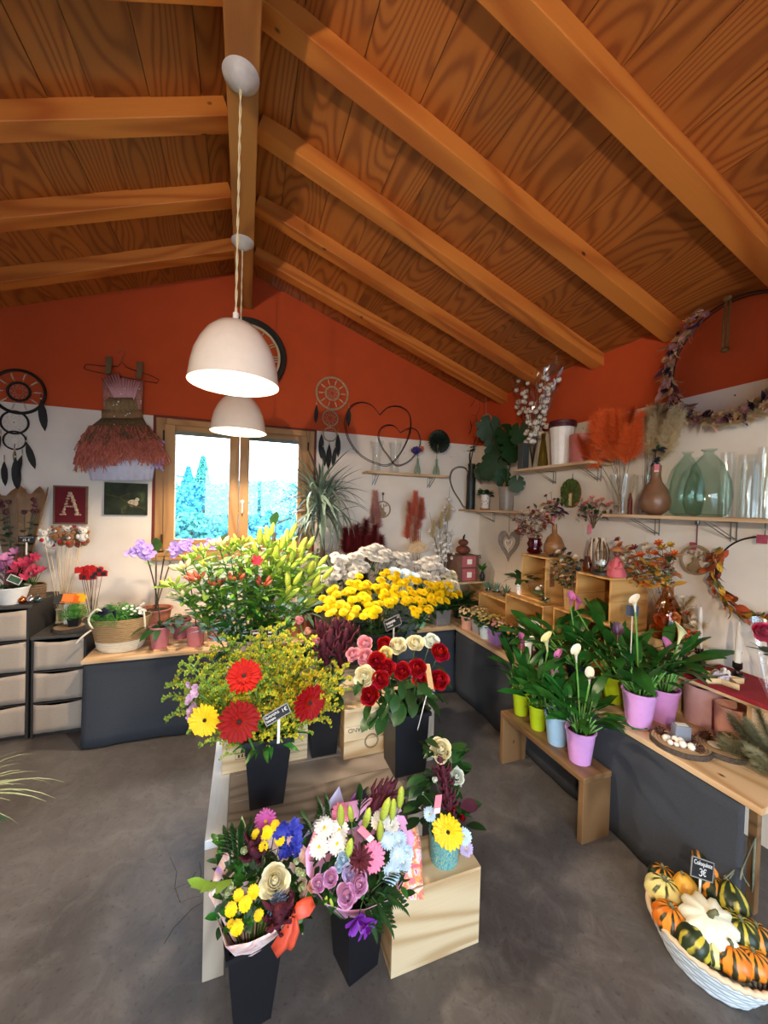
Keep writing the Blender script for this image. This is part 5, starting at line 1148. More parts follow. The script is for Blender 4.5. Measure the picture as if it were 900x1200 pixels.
# pictures
def picture(label, u0, v0, u1, v1, m, frame, fw):
    a, b = P(u0, v1, y=YWF), P(u1, v0, y=YWF); c = (a+b)/2; w, h = (b.x-a.x)/2, (b.z-a.z)/2; t = thing('picture', label, 'picture', (c.x, YW, c.z))
    G().box((-w+.001, -.012, -h+.001), (w-.001, 0, h-.001)).ob('panel', m, t, smooth=0)
    for nm, p, q in (('frame_top', (-w, h-fw), (w, h)), ('frame_bottom', (-w, -h), (w, -h+fw)), ('frame_side', (-w, -h+fw), (-w+fw, h-fw)), ('frame_side', (w-fw, -h+fw), (w, h-fw))): G().box((p[0], -.018, p[1]), (q[0], 0, q[1])).ob(nm, frame, t, smooth=0)
    return t, w, h
t, w, h = picture('maroon square picture with a letter A made of pale shells', 62, 570, 103, 614, plain('maroon_canvas', '6a1420', .9, .08), plain('frame_taupe', '7a5f48', .7, .15), .010)
M_shell = plain('shell', 'cdb294', .7, .35, 60, bump=.4)
def seg(p, q, n, s):
    for i in range(n):
        f = (i+.5)/n; x = p[0]+(q[0]-p[0])*f; z = p[1]+(q[1]-p[1])*f
        G().ell((x*w, -.015, z*h), (s*w*ru(.8, 1.3), .006, s*h*ru(.7, 1.1)), 8, 5, Matrix.Rotation(ru(0, 3), 4, 'Y')).ob('shell', M_shell, t, 180)
seg((-.05, .68), (-.42, -.45), 8, .085); seg((0, .66), (.42, -.45), 9, .11); seg((-.25, -.08), (.25, -.08), 5, .05); seg((-.62, -.5), (-.25, -.5), 4, .06); seg((.24, -.5), (.64, -.5), 4, .06)
p0 = P(87, 616, y=YWF); G().box((-.012, -.003, -.028), (.012, 0, .004)).ob('price_tag', plain('tag_red', 'a8455a', .7), t, smooth=0, loc=(p0.x-t.location.x, -.012, p0.z-t.location.z))
g = N('garden_photo'); tc = g.n('TexCoord'); nz = g.n('TexNoise', {'Vector': tc.outputs['Object'], 'Scale': 14, 'Detail': 5, 'Distortion': .8}); g.col(g.ramp(nz.outputs[0], [(.3, srgb('10150c')), (.55, srgb('27331c')), (.75, srgb('4c5a34'))])); g.p(Roughness=.8)
t, w, h = picture('dark green photograph of a pale bird on a twig', 122, 567, 173, 603, g.m, plain('frame_black', '151515', .5), .004)
M_bird = plain('print_bird', 'b9a98c', .6, .4, 70); M_twig = plain('print_twig', '5a4c34', .6, .3)
G().ell((.32*w, -.0122, -.25*h), (.26*w, .0006, .22*h), 20, 8).ob('printed_bird', M_bird, t, 180); G().ell((.52*w, -.0122, -.02*h), (.1*w, .0006, .12*h), 14, 8).ob('printed_bird_head', M_bird, t, 180)
for pts in ([(-.9, .25), (-.3, .1), (.1, -.3), (.9, -.6)], [(-.2, -.9), (-.15, -.5), (.1, -.35), (.5, -.5)], [(-.3, .1), (.2, .35)]): G().tube([(x*w, -.0122, z*h) for x, z in pts], .0035, 4).ob('printed_twig', M_twig, t, 0)

# ------------------------------------------------------------------ on the drawer towers
ZA, ZC = .831, .636
def kraft(label, u, v, ub, vb, y, wd, rz):
    a = P(ub, vb, y=y); t = thing('rose_bouquet', label, 'bouquet', a, 0, 'kraft bouquets'); top = P(u, v, y=y+.02)-a; n = 7; rows = []; M_kr = plain('kraft_paper', '96714c', .8, .1)
    for i in range(6):
        f = i/5; rows.append([top*f+Vector((math.cos(rz+k*3.7/14)*(.012+wd*f), math.sin(rz+k*3.7/14)*(.012+wd*.45*f), (.03*math.sin(k*1.3)+.02)*f)) for k in range(15)])
    G().grid(rows).ob('kraft_wrap', M_kr, t, 60, thick=.001)
    G().grid([[top*(.2+.8*i/4)+Vector((s2*(.01+wd*.8*(.2+.8*i/4)), -.012-.5*wd*(.2+.8*i/4), 0)) for s2 in (-1, -.4, .4, 1)] for i in range(5)]).ob('window_film', M_cello, t, 60)
    for k in range(5):
        h = top*.88+Vector((ru(-1, 1)*wd*.6, -.01+ru(-1, 1)*wd*.2, ru(-.06, .03))); stem(t, bez((0, 0, .02), top*.4, h, 4), .002, M_dstem); rose_head(t, h, (ru(-.3, .3), -.5, 1), .026, plain('rose_dark', '5a0d22', .6, .2), 8, k)
        for q in range(4): put('leaf', L_oval, t, M=X(h-top*ru(.1, .45), ru(3.2, 6.2), ru(.2, .9), 0, .8))
vz = P(20, 700, y=3.2); vz = Vector((vz.x, 3.2, ZA))
lathe_thing('glass_vase', 'dark glass vase on the taller drawer tower holding the kraft bouquets', 'vase', vz, vase_prof([(.06, 0), (.065, .1), (.055, .2)]), glass('smoke_glass', '6a6a66'), 24)
kraft('kraft paper bouquet of dark roses with the pointed tall corner, beside the letter picture', 38, 578, 24, 692, 3.2, .072, -.28); kraft('kraft paper bouquet of dark roses with red edge, cut by the picture edge', 8, 580, 17, 692, 3.24, .085, -.28)
sign('small chalkboard price sign in front of the kraft bouquets', P(31, 630, y=3.05)-Vector((0, 0, .03)), R(4), .085, .04, .1, [('~.07', .009, 0, .032), ('25 €', .02, 0, .014)], .08)
p = P(12, 700, y=3.0); t = thing('potted_cyclamen', 'white bowl planted with pink cyclamen on the taller drawer tower', 'plant', (p.x, 3.02, ZA))
round_pot(t, (0, 0, 0), .06, .085, .1, M_white, .003)
cyc = MI('cyc', lambda: corolla('flower', plain('cyclamen_pink', 'c77fb2', .6, .15, trans=.1), [(5, 0, 1, .7, 0, .9, 0)])); cyr = MI('cyr', lambda: corolla('flower', plain('cyclamen_red', 'c03a5c', .6, .2, trans=.1), [(5, 0, 1, .7, 0, .9, 0)]))
for i in range(22):
    h = Vector((ru(-.13, .1), ru(-.1, .06), ru(.15, .3))); stem(t, bez((h.x*.2, h.y*.2, .09), (h.x*.5, h.y*.5, .2), h, 4), .002, plain('cyclamen_stem', '7a3f4a')); put('flower', cyc if h.x < .03 else cyr, t, M=ZD(h, (ru(-.6, .6), -.5, ru(.2, 1)), ru(.026, .04)))
leaves(t, (0, 0, .1), 16, L_oval, el=(.0, .7), s=(.6, 1), rad=.04)
G().box((-.035, -.002, -.022), (.035, .002, .022)).ob('label_card', M_paper, t, smooth=0, M=Matrix.Translation((.05, -.085, .16)) @ Matrix.Rotation(.5, 4, 'Y')); G().box((-.03, -.0026, -.017), (.03, -.002, .017)).ob('label_card_print', plain('label_green', '4a6a4a', .6), t, smooth=0, M=Matrix.Translation((.05, -.085, .16)) @ Matrix.Rotation(.5, 4, 'Y'))
p = P(33, 702, y=3.1); t = thing('basket_planter', 'brown wicker planter with red cyclamen behind the small baubles', 'plant', (p.x-.01, 3.13, ZA))
g = G()
for k in range(6): g.tube([(.075*math.cos(a*PI/12)*(1+.01*(a+k) % 2), .06*math.sin(a*PI/12), .008+k*.016) for a in range(24)], .009, 6, True)
g.ob('basket', plain('wicker_brown', '6a5038', .8, .3, 80), t, 60, kind='stuff'); G().lathe([(0, .085), (.07, .085)], 18).ob('soil', M_soil, t, 0)
for i in range(10): h = Vector((ru(-.05, .06), ru(-.06, .04), ru(.14, .24))); stem(t, [(h.x*.4, h.y*.4, .08), h], .002); put('flower', cyr, t, M=ZD(h, (ru(-.5, .5), -.5, .8), ru(.024, .034)))
leaves(t, (0, 0, .09), 10, L_oval, el=(.1, .7), s=(.5, .8), rad=.04)
for lb, u, v, c_, mt in (('copper coloured bauble on the tower edge', 26, 702, 'c9744a', 1), ('silver bauble between the copper and dark ones', 36, 702, 'c8c8cc', 1), ('dark grey bauble nearest the tower corner', 45, 700, '4a5a5a', .6)):
    p = P(u, v, y=2.985); o = G().ell((0, 0, .022), .022, 18, 12).lathe([(.006, .043), (.006, .05), (0, .051)], 10).ob('bauble', plain('bauble_'+c_, c_, .25, .05, metal=mt), None, 180, loc=(p.x, 2.985, ZA)); tag(o, lb, 'bauble', 'small baubles on the drawer tower')
# teddy picks in a clear vase
p = P(72, 716, y=3.2); tv = Vector((p.x, 3.22, ZC))
lathe_thing('glass_vase', 'clear glass vase on the shorter drawer tower holding the teddy picks', 'vase', tv, vase_prof([(.045, 0), (.048, .12), (.05, .2)]), M_glass, 24)
M_ted = plain('teddy_brown', '8a5a30', .95, .25, 90, bump=.5, sheen=.5); M_tew = plain('teddy_white', 'e2dcd2', .95, .1, 90, bump=.5, sheen=.5); M_nose = plain('teddy_nose', '2a1a12', .5); M_heart = plain('teddy_heart', 'b01824', .7)
TEDS = [(51, 628, 0), (57, 632, 0), (64, 634, 0), (66, 624, 1), (72, 630, 1), (78, 624, 0), (82, 632, 1), (88, 626, 1), (92, 632, 1), (97, 625, 0), (99, 630, 1)]
for i, (u, v, b) in enumerate(TEDS):
    h = P(u, v, y=3.14+.03*(i % 3)); ft = tv+Vector((ru(-.02, .02), ru(-.02, .02), .012)); m = M_ted if b else M_tew
    t = thing('teddy_pick', '%s teddy bear on a wooden stick, %s of the bunch counted from the kraft bouquets' % ('brown' if b else 'white', ORD[i]), 'teddy pick', ft, 0, 'teddy picks in the vase')
    q = h-ft; stem(t, [(0, 0, 0), q], .0022, plain('pick_wood', 'd9bd92'), 'stick'); s = px(1, h)
    G().ell((0, 0, 0), (4.6*s, 4.2*s, 4.2*s), 12, 8).ob('head', m, t, 180, loc=q+Vector((0, 0, 3*s)))
    G().ell((0, 0, 0), (4.4*s, 4*s, 5*s), 12, 8).ob('body', m, t, 180, loc=q+Vector((0, 0, -5*s)))
    for sx in (-1, 1):
        G().ell((0, 0, 0), (1.9*s, 1.2*s, 1.9*s), 8, 6).ob('ear', m, t, 180, loc=q+Vector((sx*3.6*s, 0, 6.6*s))); G().ell((0, 0, 0), (1.8*s, 1.8*s, 3*s), 8, 6).ob('paw', m, t, 180, loc=q+Vector((sx*4.2*s, -2*s, -3.5*s)))
        G().ell((0, 0, 0), (.55*s,)*3, 6, 4).ob('eye', M_nose, t, 180, loc=q+Vector((sx*1.6*s, -4*s, 4*s)))
    G().ell((0, 0, 0), (2*s, 1.6*s, 1.6*s), 8, 6).ob('muzzle', M_tew, t, 180, loc=q+Vector((0, -3.8*s, 2*s))); G().ell((0, 0, 0), (.8*s, .7*s, .6*s), 6, 4).ob('nose', M_nose, t, 180, loc=q+Vector((0, -5.3*s, 2.6*s)))
    if i % 2 == 0: G().ell((0, 0, 0), (2.4*s, 1*s, 2.2*s), 8, 6).ob('heart', M_heart, t, 180, loc=q+Vector((0, -4.2*s, -4.5*s)))
# orange card box
p = P(84, 705, y=3.1); t = thing('card_holder', 'clear glass holder full of orange and yellow message cards', 'card holder', (p.x, 3.08, ZC))
G().lathe(vase_prof([(.05, 0), (.055, .11)]), 24).ob('glass', M_glass, t, 60)
for i, cc in enumerate(['1a1a1a', '1a1a1a', 'f08a3c', 'ef7a2a', 'f4a04a', 'ee7420', 'e5681a', 'f2b21a', 'f5c020']):
    x = -.055+.014*i; G().box((-.03, -.001, 0), (.03, .001, .05)).ob('card', plain('card_'+cc, cc, .7, .04), t, smooth=0, M=Matrix.Translation((x, -.02+.004*(i % 3), .165+.012*(i % 2))) @ Matrix.Rotation(R(20-5*i), 4, 'Z') @ Matrix.Rotation(R(14-2*i), 4, 'Y') @ Matrix.Rotation(R(-25), 4, 'X'))
    G().box((-.003, .004, .01), (.003, .006, .175)).ob('card_stick', M_paper, t, smooth=0, M=Matrix.Translation((x*.6, 0, 0)))
# red felt hearts
p = P(105, 716, y=3.2); tv = Vector((p.x, 3.24, ZC)); lathe_thing('glass_vase', 'narrow glass vase with red message picks behind the orange cards', 'vase', tv, vase_prof([(.035, 0), (.036, .15)]), M_glass, 20)
for i, (u, v) in enumerate([(94, 668), (100, 671), (105, 666), (110, 672), (115, 668), (120, 672), (107, 676), (98, 676)]):
    h = P(u, v, y=3.17); ft = tv+Vector((ru(-.015, .015), ru(-.015, .015), .012)); t = thing('message_pick', 'red felt message pick with a black tag, %s counted from the teddy picks' % ORD[i], 'pick', ft, 0, 'red picks in the narrow vase'); q = h-ft
    stem(t, [(0, 0, 0), q], .0018, plain('pick_brown', '5a2a20'), 'stick'); G().prism([(-.028, -.02), (.028, -.02), (.03, .016), (.012, .024), (0, .016), (-.012, .024), (-.03, .016)], -.006, .006).ob('felt', plain('felt_red', 'ad1218', .9, .1), t, 0, M=Matrix.Translation(q) @ Matrix.Rotation(ru(-.5, .5), 4, 'Z') @ Matrix.Rotation(PI/2, 4, 'X'))
    if i > 2: G().box((-.014, -.009, -.012), (.014, -.007, .012)).ob('tag', M_slate, t, smooth=0, loc=q+Vector((.01, -.004, 0)))
# wooden frame box, slice with asparagus
p = P(62, 735, y=3.25); t, hx, hy, h = crate('small pale wooden frame box leaning at the back of the shorter tower', (-1.20, 3.2, ZC), (-1.06, 3.30, ZC+.10), '-y', name='frame_box', planks=1)
p = P(80, 740, y=3.02); sl = Vector((p.x, 3.03, ZC))
def slice_(label, c, r, sx=1.0, h=.022, rz=0):
    t = thing('wood_slice', label, 'wood slice', c, rz); G().lathe([(0, 0), (r, 0), (r, h), (r*.94, h+.001)], 30, sx=sx, wob=lambda a, z: 1+.03*math.sin(a*3)+.015*math.sin(a*8)).ob('bark', plain('slice_bark', '4b4038', .9, .35, 90, bump=.6), t, 30)
    g = N('slice_top'); tc = g.n('TexCoord'); wv = g.n('TexWave', {'Vector': tc.outputs['Object'], 'Scale': 26, 'Distortion': 2}, wave_type='RINGS', rings_direction='Z'); g.col(g.mix(wv.outputs[1] if False else wv, srgb('b59a78'), srgb('8f7354'))); g.p(Roughness=.8)
    G().lathe([(0, h+.0012), (r*.94, h+.001)], 30, sx=sx, wob=lambda a, z: 1+.03*math.sin(a*3)+.015*math.sin(a*8)).ob('face', g.m, t, 0); return t
slice_('round wood slice tray on the shorter drawer tower', sl, .085)
def fine_bush(label, c, r, h, mat, pot=None, n=900, name='asparagus_fern', zb=0.0, sq=1.0):
    t = thing(name, label, 'plant', c); g = G()
    for i in range(n):
        a = ru(0, 6.28); q = random.random()**.5; el = ru(.1, 1.5); p = Vector((math.cos(a)*math.cos(el)*r*q, math.sin(a)*math.cos(el)*r*q*sq, zb+math.sin(el)*h*q)); d = Vector((ru(-1, 1), ru(-1, 1), ru(-.2, 1)))*.022; wv = d.orthogonal().normalized()*.0016; g.add([p-wv, p+wv, p+d], [(0, 1, 2)])
    g.ob('foliage', mat, t, 0, kind='stuff'); return t
M_asp = plain('asparagus_green', '3f7f2c', .6, .3, 20)
t = fine_bush('feathery asparagus fern in a little black pot on the wood slice', sl+Vector((.03, 0, .024)), .085, .09, M_asp, n=1100, zb=.05)
square = G().lathe([(0, 0), (.035, 0), (.045, .055), (.04, .055), (.034, .01), (0, .01)], 4, a0=PI/4).ob('pot', M_black, t, 20); stem(t, [(0, 0, .05), (0, 0, .1)], .004)

# ------------------------------------------------------------------ on the table under the window
bc = Vector((P(137, 765, z=ZT).x, 2.9, ZT)); t = thing('plant_basket', 'oval straw basket with cream base and ropes, planted with fern', 'basket', bc)
def straw():
    g = N('woven_straw'); tc = g.n('TexCoord'); sp = g.n('SeparateXYZ', {0: tc.outputs['Object']}); wv = g.math('SINE', g.math('MULTIPLY', sp.outputs['Z'], 620.0)); nz = g.n('TexNoise', {'Vector': g.n('Mapping', {0: tc.outputs['Object'], 'Scale': (30, 30, 160)}), 'Scale': 1, 'Detail': 3})
    up = g.math('GREATER_THAN', sp.outputs['Z'], .068); q = g.mix(up, g.mix(nz.outputs[0], srgb('ddd2b8'), srgb('efe8d6')), g.mix(nz.outputs[0], srgb('8a6844'), srgb('c9a878'))); g.col(q); g.p(Roughness=.9); g.bump(wv, .5, .004); return g.m
G().lathe([(0, 0), (.11, 0), (.125, .02), (.155, .2), (.157, .21), (.15, .21), (.118, .02), (0, .015)], 40, sx=1.05, sy=.8, wob=lambda a, z: 1+(z > .1)*.04*math.sin(a*2+1)).ob('body', straw(), t, 40)
G().lathe([(0, .17), (.145, .18)], 24, sx=1.05, sy=.8).ob('soil', M_soil, t, 0)
M_rope = plain('rope_cream', 'e6ddc8', .9)
for pts in ([(-.12, -.11, .17), (-.17, -.12, .24), (-.1, -.12, .29), (-.04, -.1, .26)], [(-.13, -.1, .16), (-.185, -.12, .12), (-.2, -.12, .09)], [(.14, -.08, .26), (.15, -.085, .2), (.15, -.08, .14)]): G().tube(bez(pts[0], pts[1], pts[2], 6)+([Vector(pts[3])] if len(pts) > 3 else []), .006, 7).ob('rope', M_rope, t, 180)
g = G()
for i in range(2600):
    a = ru(0, 6.28); q = random.random()**.5; p = Vector((-.03+math.cos(a)*.13*q, -.03+math.sin(a)*.1*q, .18+ru(0, .12)*(1-q*q*.6))); d = Vector((ru(-1, 1), ru(-1, 1), ru(-.4, 1)))*.024; wv = d.orthogonal().normalized()*.0018; g.add([p-wv, p+wv, p+d], [(0, 1, 2)])
g.ob('fern_foliage', M_asp, t, 0, kind='stuff')
leaves(t, (.06, .02, .2), 14, L_oval, el=(.2, 1.2), s=(.8, 1.3), rad=.05); leaves(t, (.0, .04, .2), 8, leaf_mesh('leaf', M_leaf, .1, .05, .3, .15, .45), el=(.7, 1.3), s=(.8, 1.1), rad=.05)
wf = MI('wf', lambda: corolla('flower', M_wht, [(5, 0, 1, .8, 0, .2, 0)]))
for i in range(24): put('flower', wf, t, M=ZD((ru(.02, .15), ru(-.1, 0), ru(.23, .29)), (ru(-.5, .5), -.6, 1), .011))
G().grid([[(-.11, -.11, .26), (-.06, -.12, .3)], [(-.06, -.13, .25), (-.02, -.12, .27)], [(.0, -.12, .28), (.0, -.11, .22)]]).ob('bow', plain('bow_navy', '1d2440', .6), t, 60, thick=.003)
M_pot = plain('pot_pink', 'c0747c', .4, .06); M_pot2 = plain('pot_oldrose', 'a9606a', .4, .06); M_terra = plain('terracotta', 'a8674f', .8, .12, 40)
STRAP = leaf_mesh('leaf', M_dleaf, .2, .055, .8, .15, .5)
def orchid(label, u, v, y, flowers, mat_pot, blooms=True):
    c = P(u, v, y=y); c = Vector((c.x, y, ZT)); t = thing('potted_orchid', label, 'orchid', c, 0, 'orchids in pink pots'); round_pot(t, (0, 0, 0), .047, .062, .135, mat_pot)
    leaves(t, (0, 0, .13), 8, STRAP, (3.3, 9.0), (.1, .9), (.6, 1), .01); om = MI('orch', lambda: corolla('bloom', M_orch, [(3, 0, 1, .8, 0, .15, 0), (2, .0, 1, 1.0, .05, .15, .25), (3, 0, .35, .25, .15, .4, .5)]))
    if flowers:
        P0 = [P(a, b, y=y-.05)-c for a, b, r in flowers]; top = P0[0]; G().tube(bez((0, 0, .13), (top.x*.1, 0, .35), top, 10)+P0[1:], .004, 7).ob('flower_stem', plain('orchid_stem', '3a3526', .6), t, 180)
        for (a, b, r), p in zip(flowers, P0):
            for k in range(3): h = p+Vector((ru(-.02, .02), -.02+ru(-.02, .01), ru(-.02, .02))); put('bloom', om, t, M=ZD(h, face(h+c, .2, ru(-.5, .5)), px(r, h+c)*ru(.8, 1), ru(0, 6)))
    return t
orchid('lilac orchid in a pink pot beside the straw basket, two blooms groups', 187, 760, 2.86, [(170, 646, 8), (156, 646, 7), (164, 640, 6), (176, 650, 6)], M_pot)
orchid('lilac orchid in a pink pot next to the white bucket, blooms over the lilies', 229, 760, 2.84, [(210, 643, 8), (222, 638, 7), (234, 640, 7), (244, 636, 6), (203, 648, 6), (252, 641, 5)], M_pot)
orchid('leafy orchid in an old-rose pot behind the two lilac ones, without blooms', 212, 752, 3.02, [], M_pot2); orchid('leafy orchid in an old-rose pot half behind the white bucket', 252, 748, 2.96, [], M_pot2)
RUB = leaf_mesh('leaf', plain('rubber_leaf', '5f8a4a', .25, .25, 12, rnd=.2), .15, .075, .25, .12, .5); RUB2 = leaf_mesh('leaf', plain('rubber_variegated', '8fae6a', .25, .4, 10), .15, .075, .25, .12, .5)
def rubber(label, u, v, y, tips, pot, ph=.15, pr=.1):
    c = P(u, v, y=y); c = Vector((c.x, y, ZT)); t = thing('rubber_plant', label, 'plant', c); round_pot(t, (0, 0, 0), pr*.72, pr, ph, pot, .01)
    top = Vector((0, 0, ph))
    for k, (a, b, ln, az, el) in enumerate(tips):
        h = P(a, b, y=y-.02)-c; L = px(ln, h+c)/.15; bs = h-Vector((math.cos(az)*math.cos(el), math.sin(az)*math.cos(el), math.sin(el)))*.075*L; stem(t, bez((0, 0, ph), (bs.x*.5, 0, (ph+bs.z)/2), bs, 5), .005, plain('woody_stem', '5a4a36')); put('leaf', RUB2 if k % 2 else RUB, t, M=X(bs, az, el, ru(-.5, .5), L))
    return t
rubber('rubber plant in a terracotta pot by the window jamb, large glossy leaves', 182, 735, 3.08, [(184, 638, 22, -1.2, 1.3), (201, 642, 26, -.5, .8), (195, 655, 18, -2, .6), (176, 660, 14, -2.8, .6)], M_terra, .2)
rubber('rubber plant behind the lilies, leaves against the window panes', 318, 735, 3.0, [(311, 618, 24, -2.9, .5), (333, 609, 24, -.4, .6), (321, 608, 22, -1.2, 1.3), (262, 632, 22, -1.2, 1.1), (276, 634, 22, -.4, .8), (300, 640, 22, -2.6, .7)], M_terra, .22)
# dracaena on a pot behind the chrysanthemums
c = P(378, 700, y=3.0); c = Vector((c.x, 3.02, ZT)); t = thing('dracaena', 'tall dracaena with grey-green strap leaves in front of the window edge', 'plant', c); round_pot(t, (0, 0, 0), .1, .14, .24, plain('pot_grey', '6a6660', .6))
hd = P(375, 578, y=3.02)-c; G().tube(bez((0, 0, .22), (.01, 0, .5), hd, 8), [.02]*5+[.018]*4, 8).ob('trunk', M_bark, t, 180)
DR = [leaf_mesh('leaf', plain('dracaena_green', '66786a', .4, .25, 12, rnd=.3, stretch=(1, 14, 1)), .42, .022, dq, .25, .35, 8) for dq in (.35, .7, 1.05)]
for i in range(150):
    f = i/150; z = hd+Vector((0, 0, ru(-.24, .05)))*1; el = 1.35-1.7*f+ru(-.15, .15); put('leaf', DR[min(2, int(f*3))], t, M=X(z, i*2.4+ru(-.2, .2), el, ru(-.4, .4), ru(.75, 1.1)))
for i in range(60): put('leaf', DR[2], t, M=X(Vector((0, 0, ru(.42, .6)))+Vector((hd.x*.6, 0, 0)), i*2.4, ru(-.2, .6), 0, ru(.6, .9)))
# dried grasses standing along the rear wall
def dried(name, label, cat, u, v, y, heads, hm, hs, sc=1.0, sm=None, holder=True):
    c = P(u, v, y=y); c = Vector((c.x, y, ZT)); t = thing(name, label, cat, c)
    for k, (a, b, s) in enumerate(heads):
        h = P(a, b, y=y+ru(-.04, .06))-c; stem(t, bez((ru(-.01, .01), 0, .02), (h.x*.3, 0, h.z*.6), h, 6), .002, sm or plain('dried_stem', '8a7250', .8)); put('plume', hm[k % len(hm)], t, M=ZD(h, (h.x*.6+ru(-.1, .1), ru(-.2, .1), 1), s*sc, ru(0, 6)), kind='stuff')
    return t, c
def pampas(mat, seed, L=.22, w=.05, n=1900):
    rnd = random.Random(seed); g = G(); g.tube([(0, 0, -L*.6), (0, 0, L*.4)], .0015, 4)
    for i in range(n):
        f = rnd.random(); z = -L*.55+L*.9*f; a = rnd.uniform(0, 6.28); r = w*rnd.uniform(.3, 1.15)*(1-.55*f); d = Vector((math.cos(a)*r, math.sin(a)*r, L*.2*rnd.uniform(.2, 1.5))); p = Vector((0, 0, z)); wv = d.orthogonal().normalized()*.0007; m = p+d*.55+Vector((0, 0, .006)); g.add([p-wv, p+wv, m+wv, p+d+Vector((math.cos(a)*.004, math.sin(a)*.004, -.003)), m-wv], [(0, 1, 2, 4), (4, 2, 3)])
    return g.mesh('plume', mat, 0)
M_pmr = plain('pampas_red', '7a1620', .9, .25, 60); M_pmp = plain('pampas_pink', 'c48a80', .9, .2, 60); M_pmc = plain('pampas_coral', 'cf6a52', .9, .2, 60); M_pmb = plain('pampas_beige', 'cdb890', .9, .2, 60); M_pmo = plain('pampas_orange', 'e8682c', .9, .2, 60)
PR, PP, PC, PBG, PO = [[pampas(m, k+q*7, w=.08 if k in (0, 4) else .06) for q in range(2)] for k, m in enumerate((M_pmr, M_pmp, M_pmc, M_pmb, M_pmo))]
def vas(label, u, y, m, prof): p = P(u, 690, y=y); return lathe_thing('glass_vase', label, 'vase', (p.x, y, ZT), vase_prof(prof), m, 24)
vas('tall smoked glass vase of red pampas beside the dracaena', 424, 3.2, glass('smoke_glass', '6a6a66'), [(.06, 0), (.07, .2), (.05, .38)])
dried('pampas_bunch', 'dark red feathery pampas spreading behind the white chrysanthemums', 'dried flowers', 424, 690, 3.2, [(412, 640, 1), (418, 628, 1), (428, 622, 1), (438, 630, 1), (446, 640, .9), (405, 632, .9), (424, 642, 1), (434, 644, 1), (414, 634, 1)], PR, 1, 1.1)
t, c = dried('pampas_bunch', 'pale pink pampas plume behind the reindeer ornament', 'dried flowers', 446, 690, 3.27, [(440, 590, 1), (443, 606, .9), (437, 602, .8)], PP, 1, 1.0); G().lathe([(0, 0), (.03, 0), (.035, .2), (.03, .2), (.027, .01), (0, .01)], 20).ob('holder', plain('holder_grey', '7a746c', .6), t, 60)
dem = [(.07, 0), (.1, .05), (.105, .12), (.08, .2), (.03, .25), (.025, .31), (.03, .32)]
vas('round green demijohn holding the coral pampas', 489, 3.2, M_gglass, dem); vas('round green demijohn holding the cotton branches', 520, 3.18, M_gglass, dem)
dried('pampas_bunch', 'coral pampas plumes with a dried palm fan in the green demijohn', 'dried flowers', 489, 690, 3.2, [(480, 600, 1), (486, 590, 1), (491, 606, 1), (478, 618, .9), (487, 626, 1), (494, 596, .9)], PC, 1, 1.0)
t = thing('palm_fan', 'pale dried palm fan in front of the coral pampas', 'dried leaf', Vector((P(484, 690, y=3.12).x, 3.13, ZT))); h = P(490, 648, y=3.12)-t.location; stem(t, [(0, 0, .02), h], .003, plain('dried_stem', '8a7250', .8))
FB = leaf_mesh('leaf_blade', plain('palm_dry', 'd2b48c', .8, .15), .13, .016, .05, .3, .5)
for i in range(17): put('leaf_blade', FB, t, M=Matrix.Translation(h) @ Matrix.Rotation(-(.35+2.6*i/16), 4, 'Y') @ Matrix.Rotation(PI/2+ru(-.2, .2), 4, 'X') @ Matrix.Scale(ru(.85, 1), 4))
COT = MI('cot', lambda: G().ell((0, 0, 0), (1, 1, .9), 9, 6, wob=lambda a, z: 1+.18*math.sin(a*4)).mesh('cotton_boll', plain('cotton', 'e2ddd4', .95, .1, 60, bump=.3), 180)); HUSK = MI('husk', lambda: corolla('husk', plain('husk_brown', '4a3020', .9), [(5, 0, 1.15, .7, -.6, .9, 0)]))
def cotton(label, u, v, y, zb, tips, r=3.6, name='cotton_branches'):
    c = P(u, v, y=y); c = Vector((c.x, y, zb)); t = thing(name, label, 'dried flowers', c)
    for (a, b, n) in tips:
        h = P(a, b, y=y+ru(-.05, .05))-c; pts = bez((ru(-.01, .01), 0, .02), (h.x*.35, ru(-.01, .01), h.z*.6), h, 9); G().tube(pts, [.0035-.0022*i/9 for i in range(10)], 5).ob('branch', plain('twig_brown', '3a2618', .8), t, 180)
        for k in range(n):
            f = .42+.58*(k+.5)/n; p = pts[min(9, int(f*9))]+Vector((ru(-.05, .05), ru(-.04, .02), ru(-.02, .03))); s = px(r, p+c)*ru(.75, 1.15); stem(t, [pts[max(0, int(f*9)-1)], p-Vector((0, 0, s*.6))], .0013, plain('twig_brown', '3a2618')); put('cotton_boll', COT, t, M=Matrix.Translation(p) @ Matrix.Scale(s, 4)); put('husk', HUSK, t, M=Matrix.Translation(p) @ Matrix.Scale(s, 4))
    return t
cotton('dry cotton branches with white bolls in the green demijohn', 519, 690, 3.18, ZT, [(503, 600, 7), (514, 606, 6), (523, 590, 9), (527, 570, 7), (510, 630, 5), (530, 620, 6)], 2.6)
for q in range(3): put('plume', PBG[0], bpy.data.objects['cotton_branches'], M=ZD(P(508+9*q, 620-10*q, y=3.16)-bpy.data.objects['cotton_branches'].location, (.1, 0, 1), .7), kind='stuff')
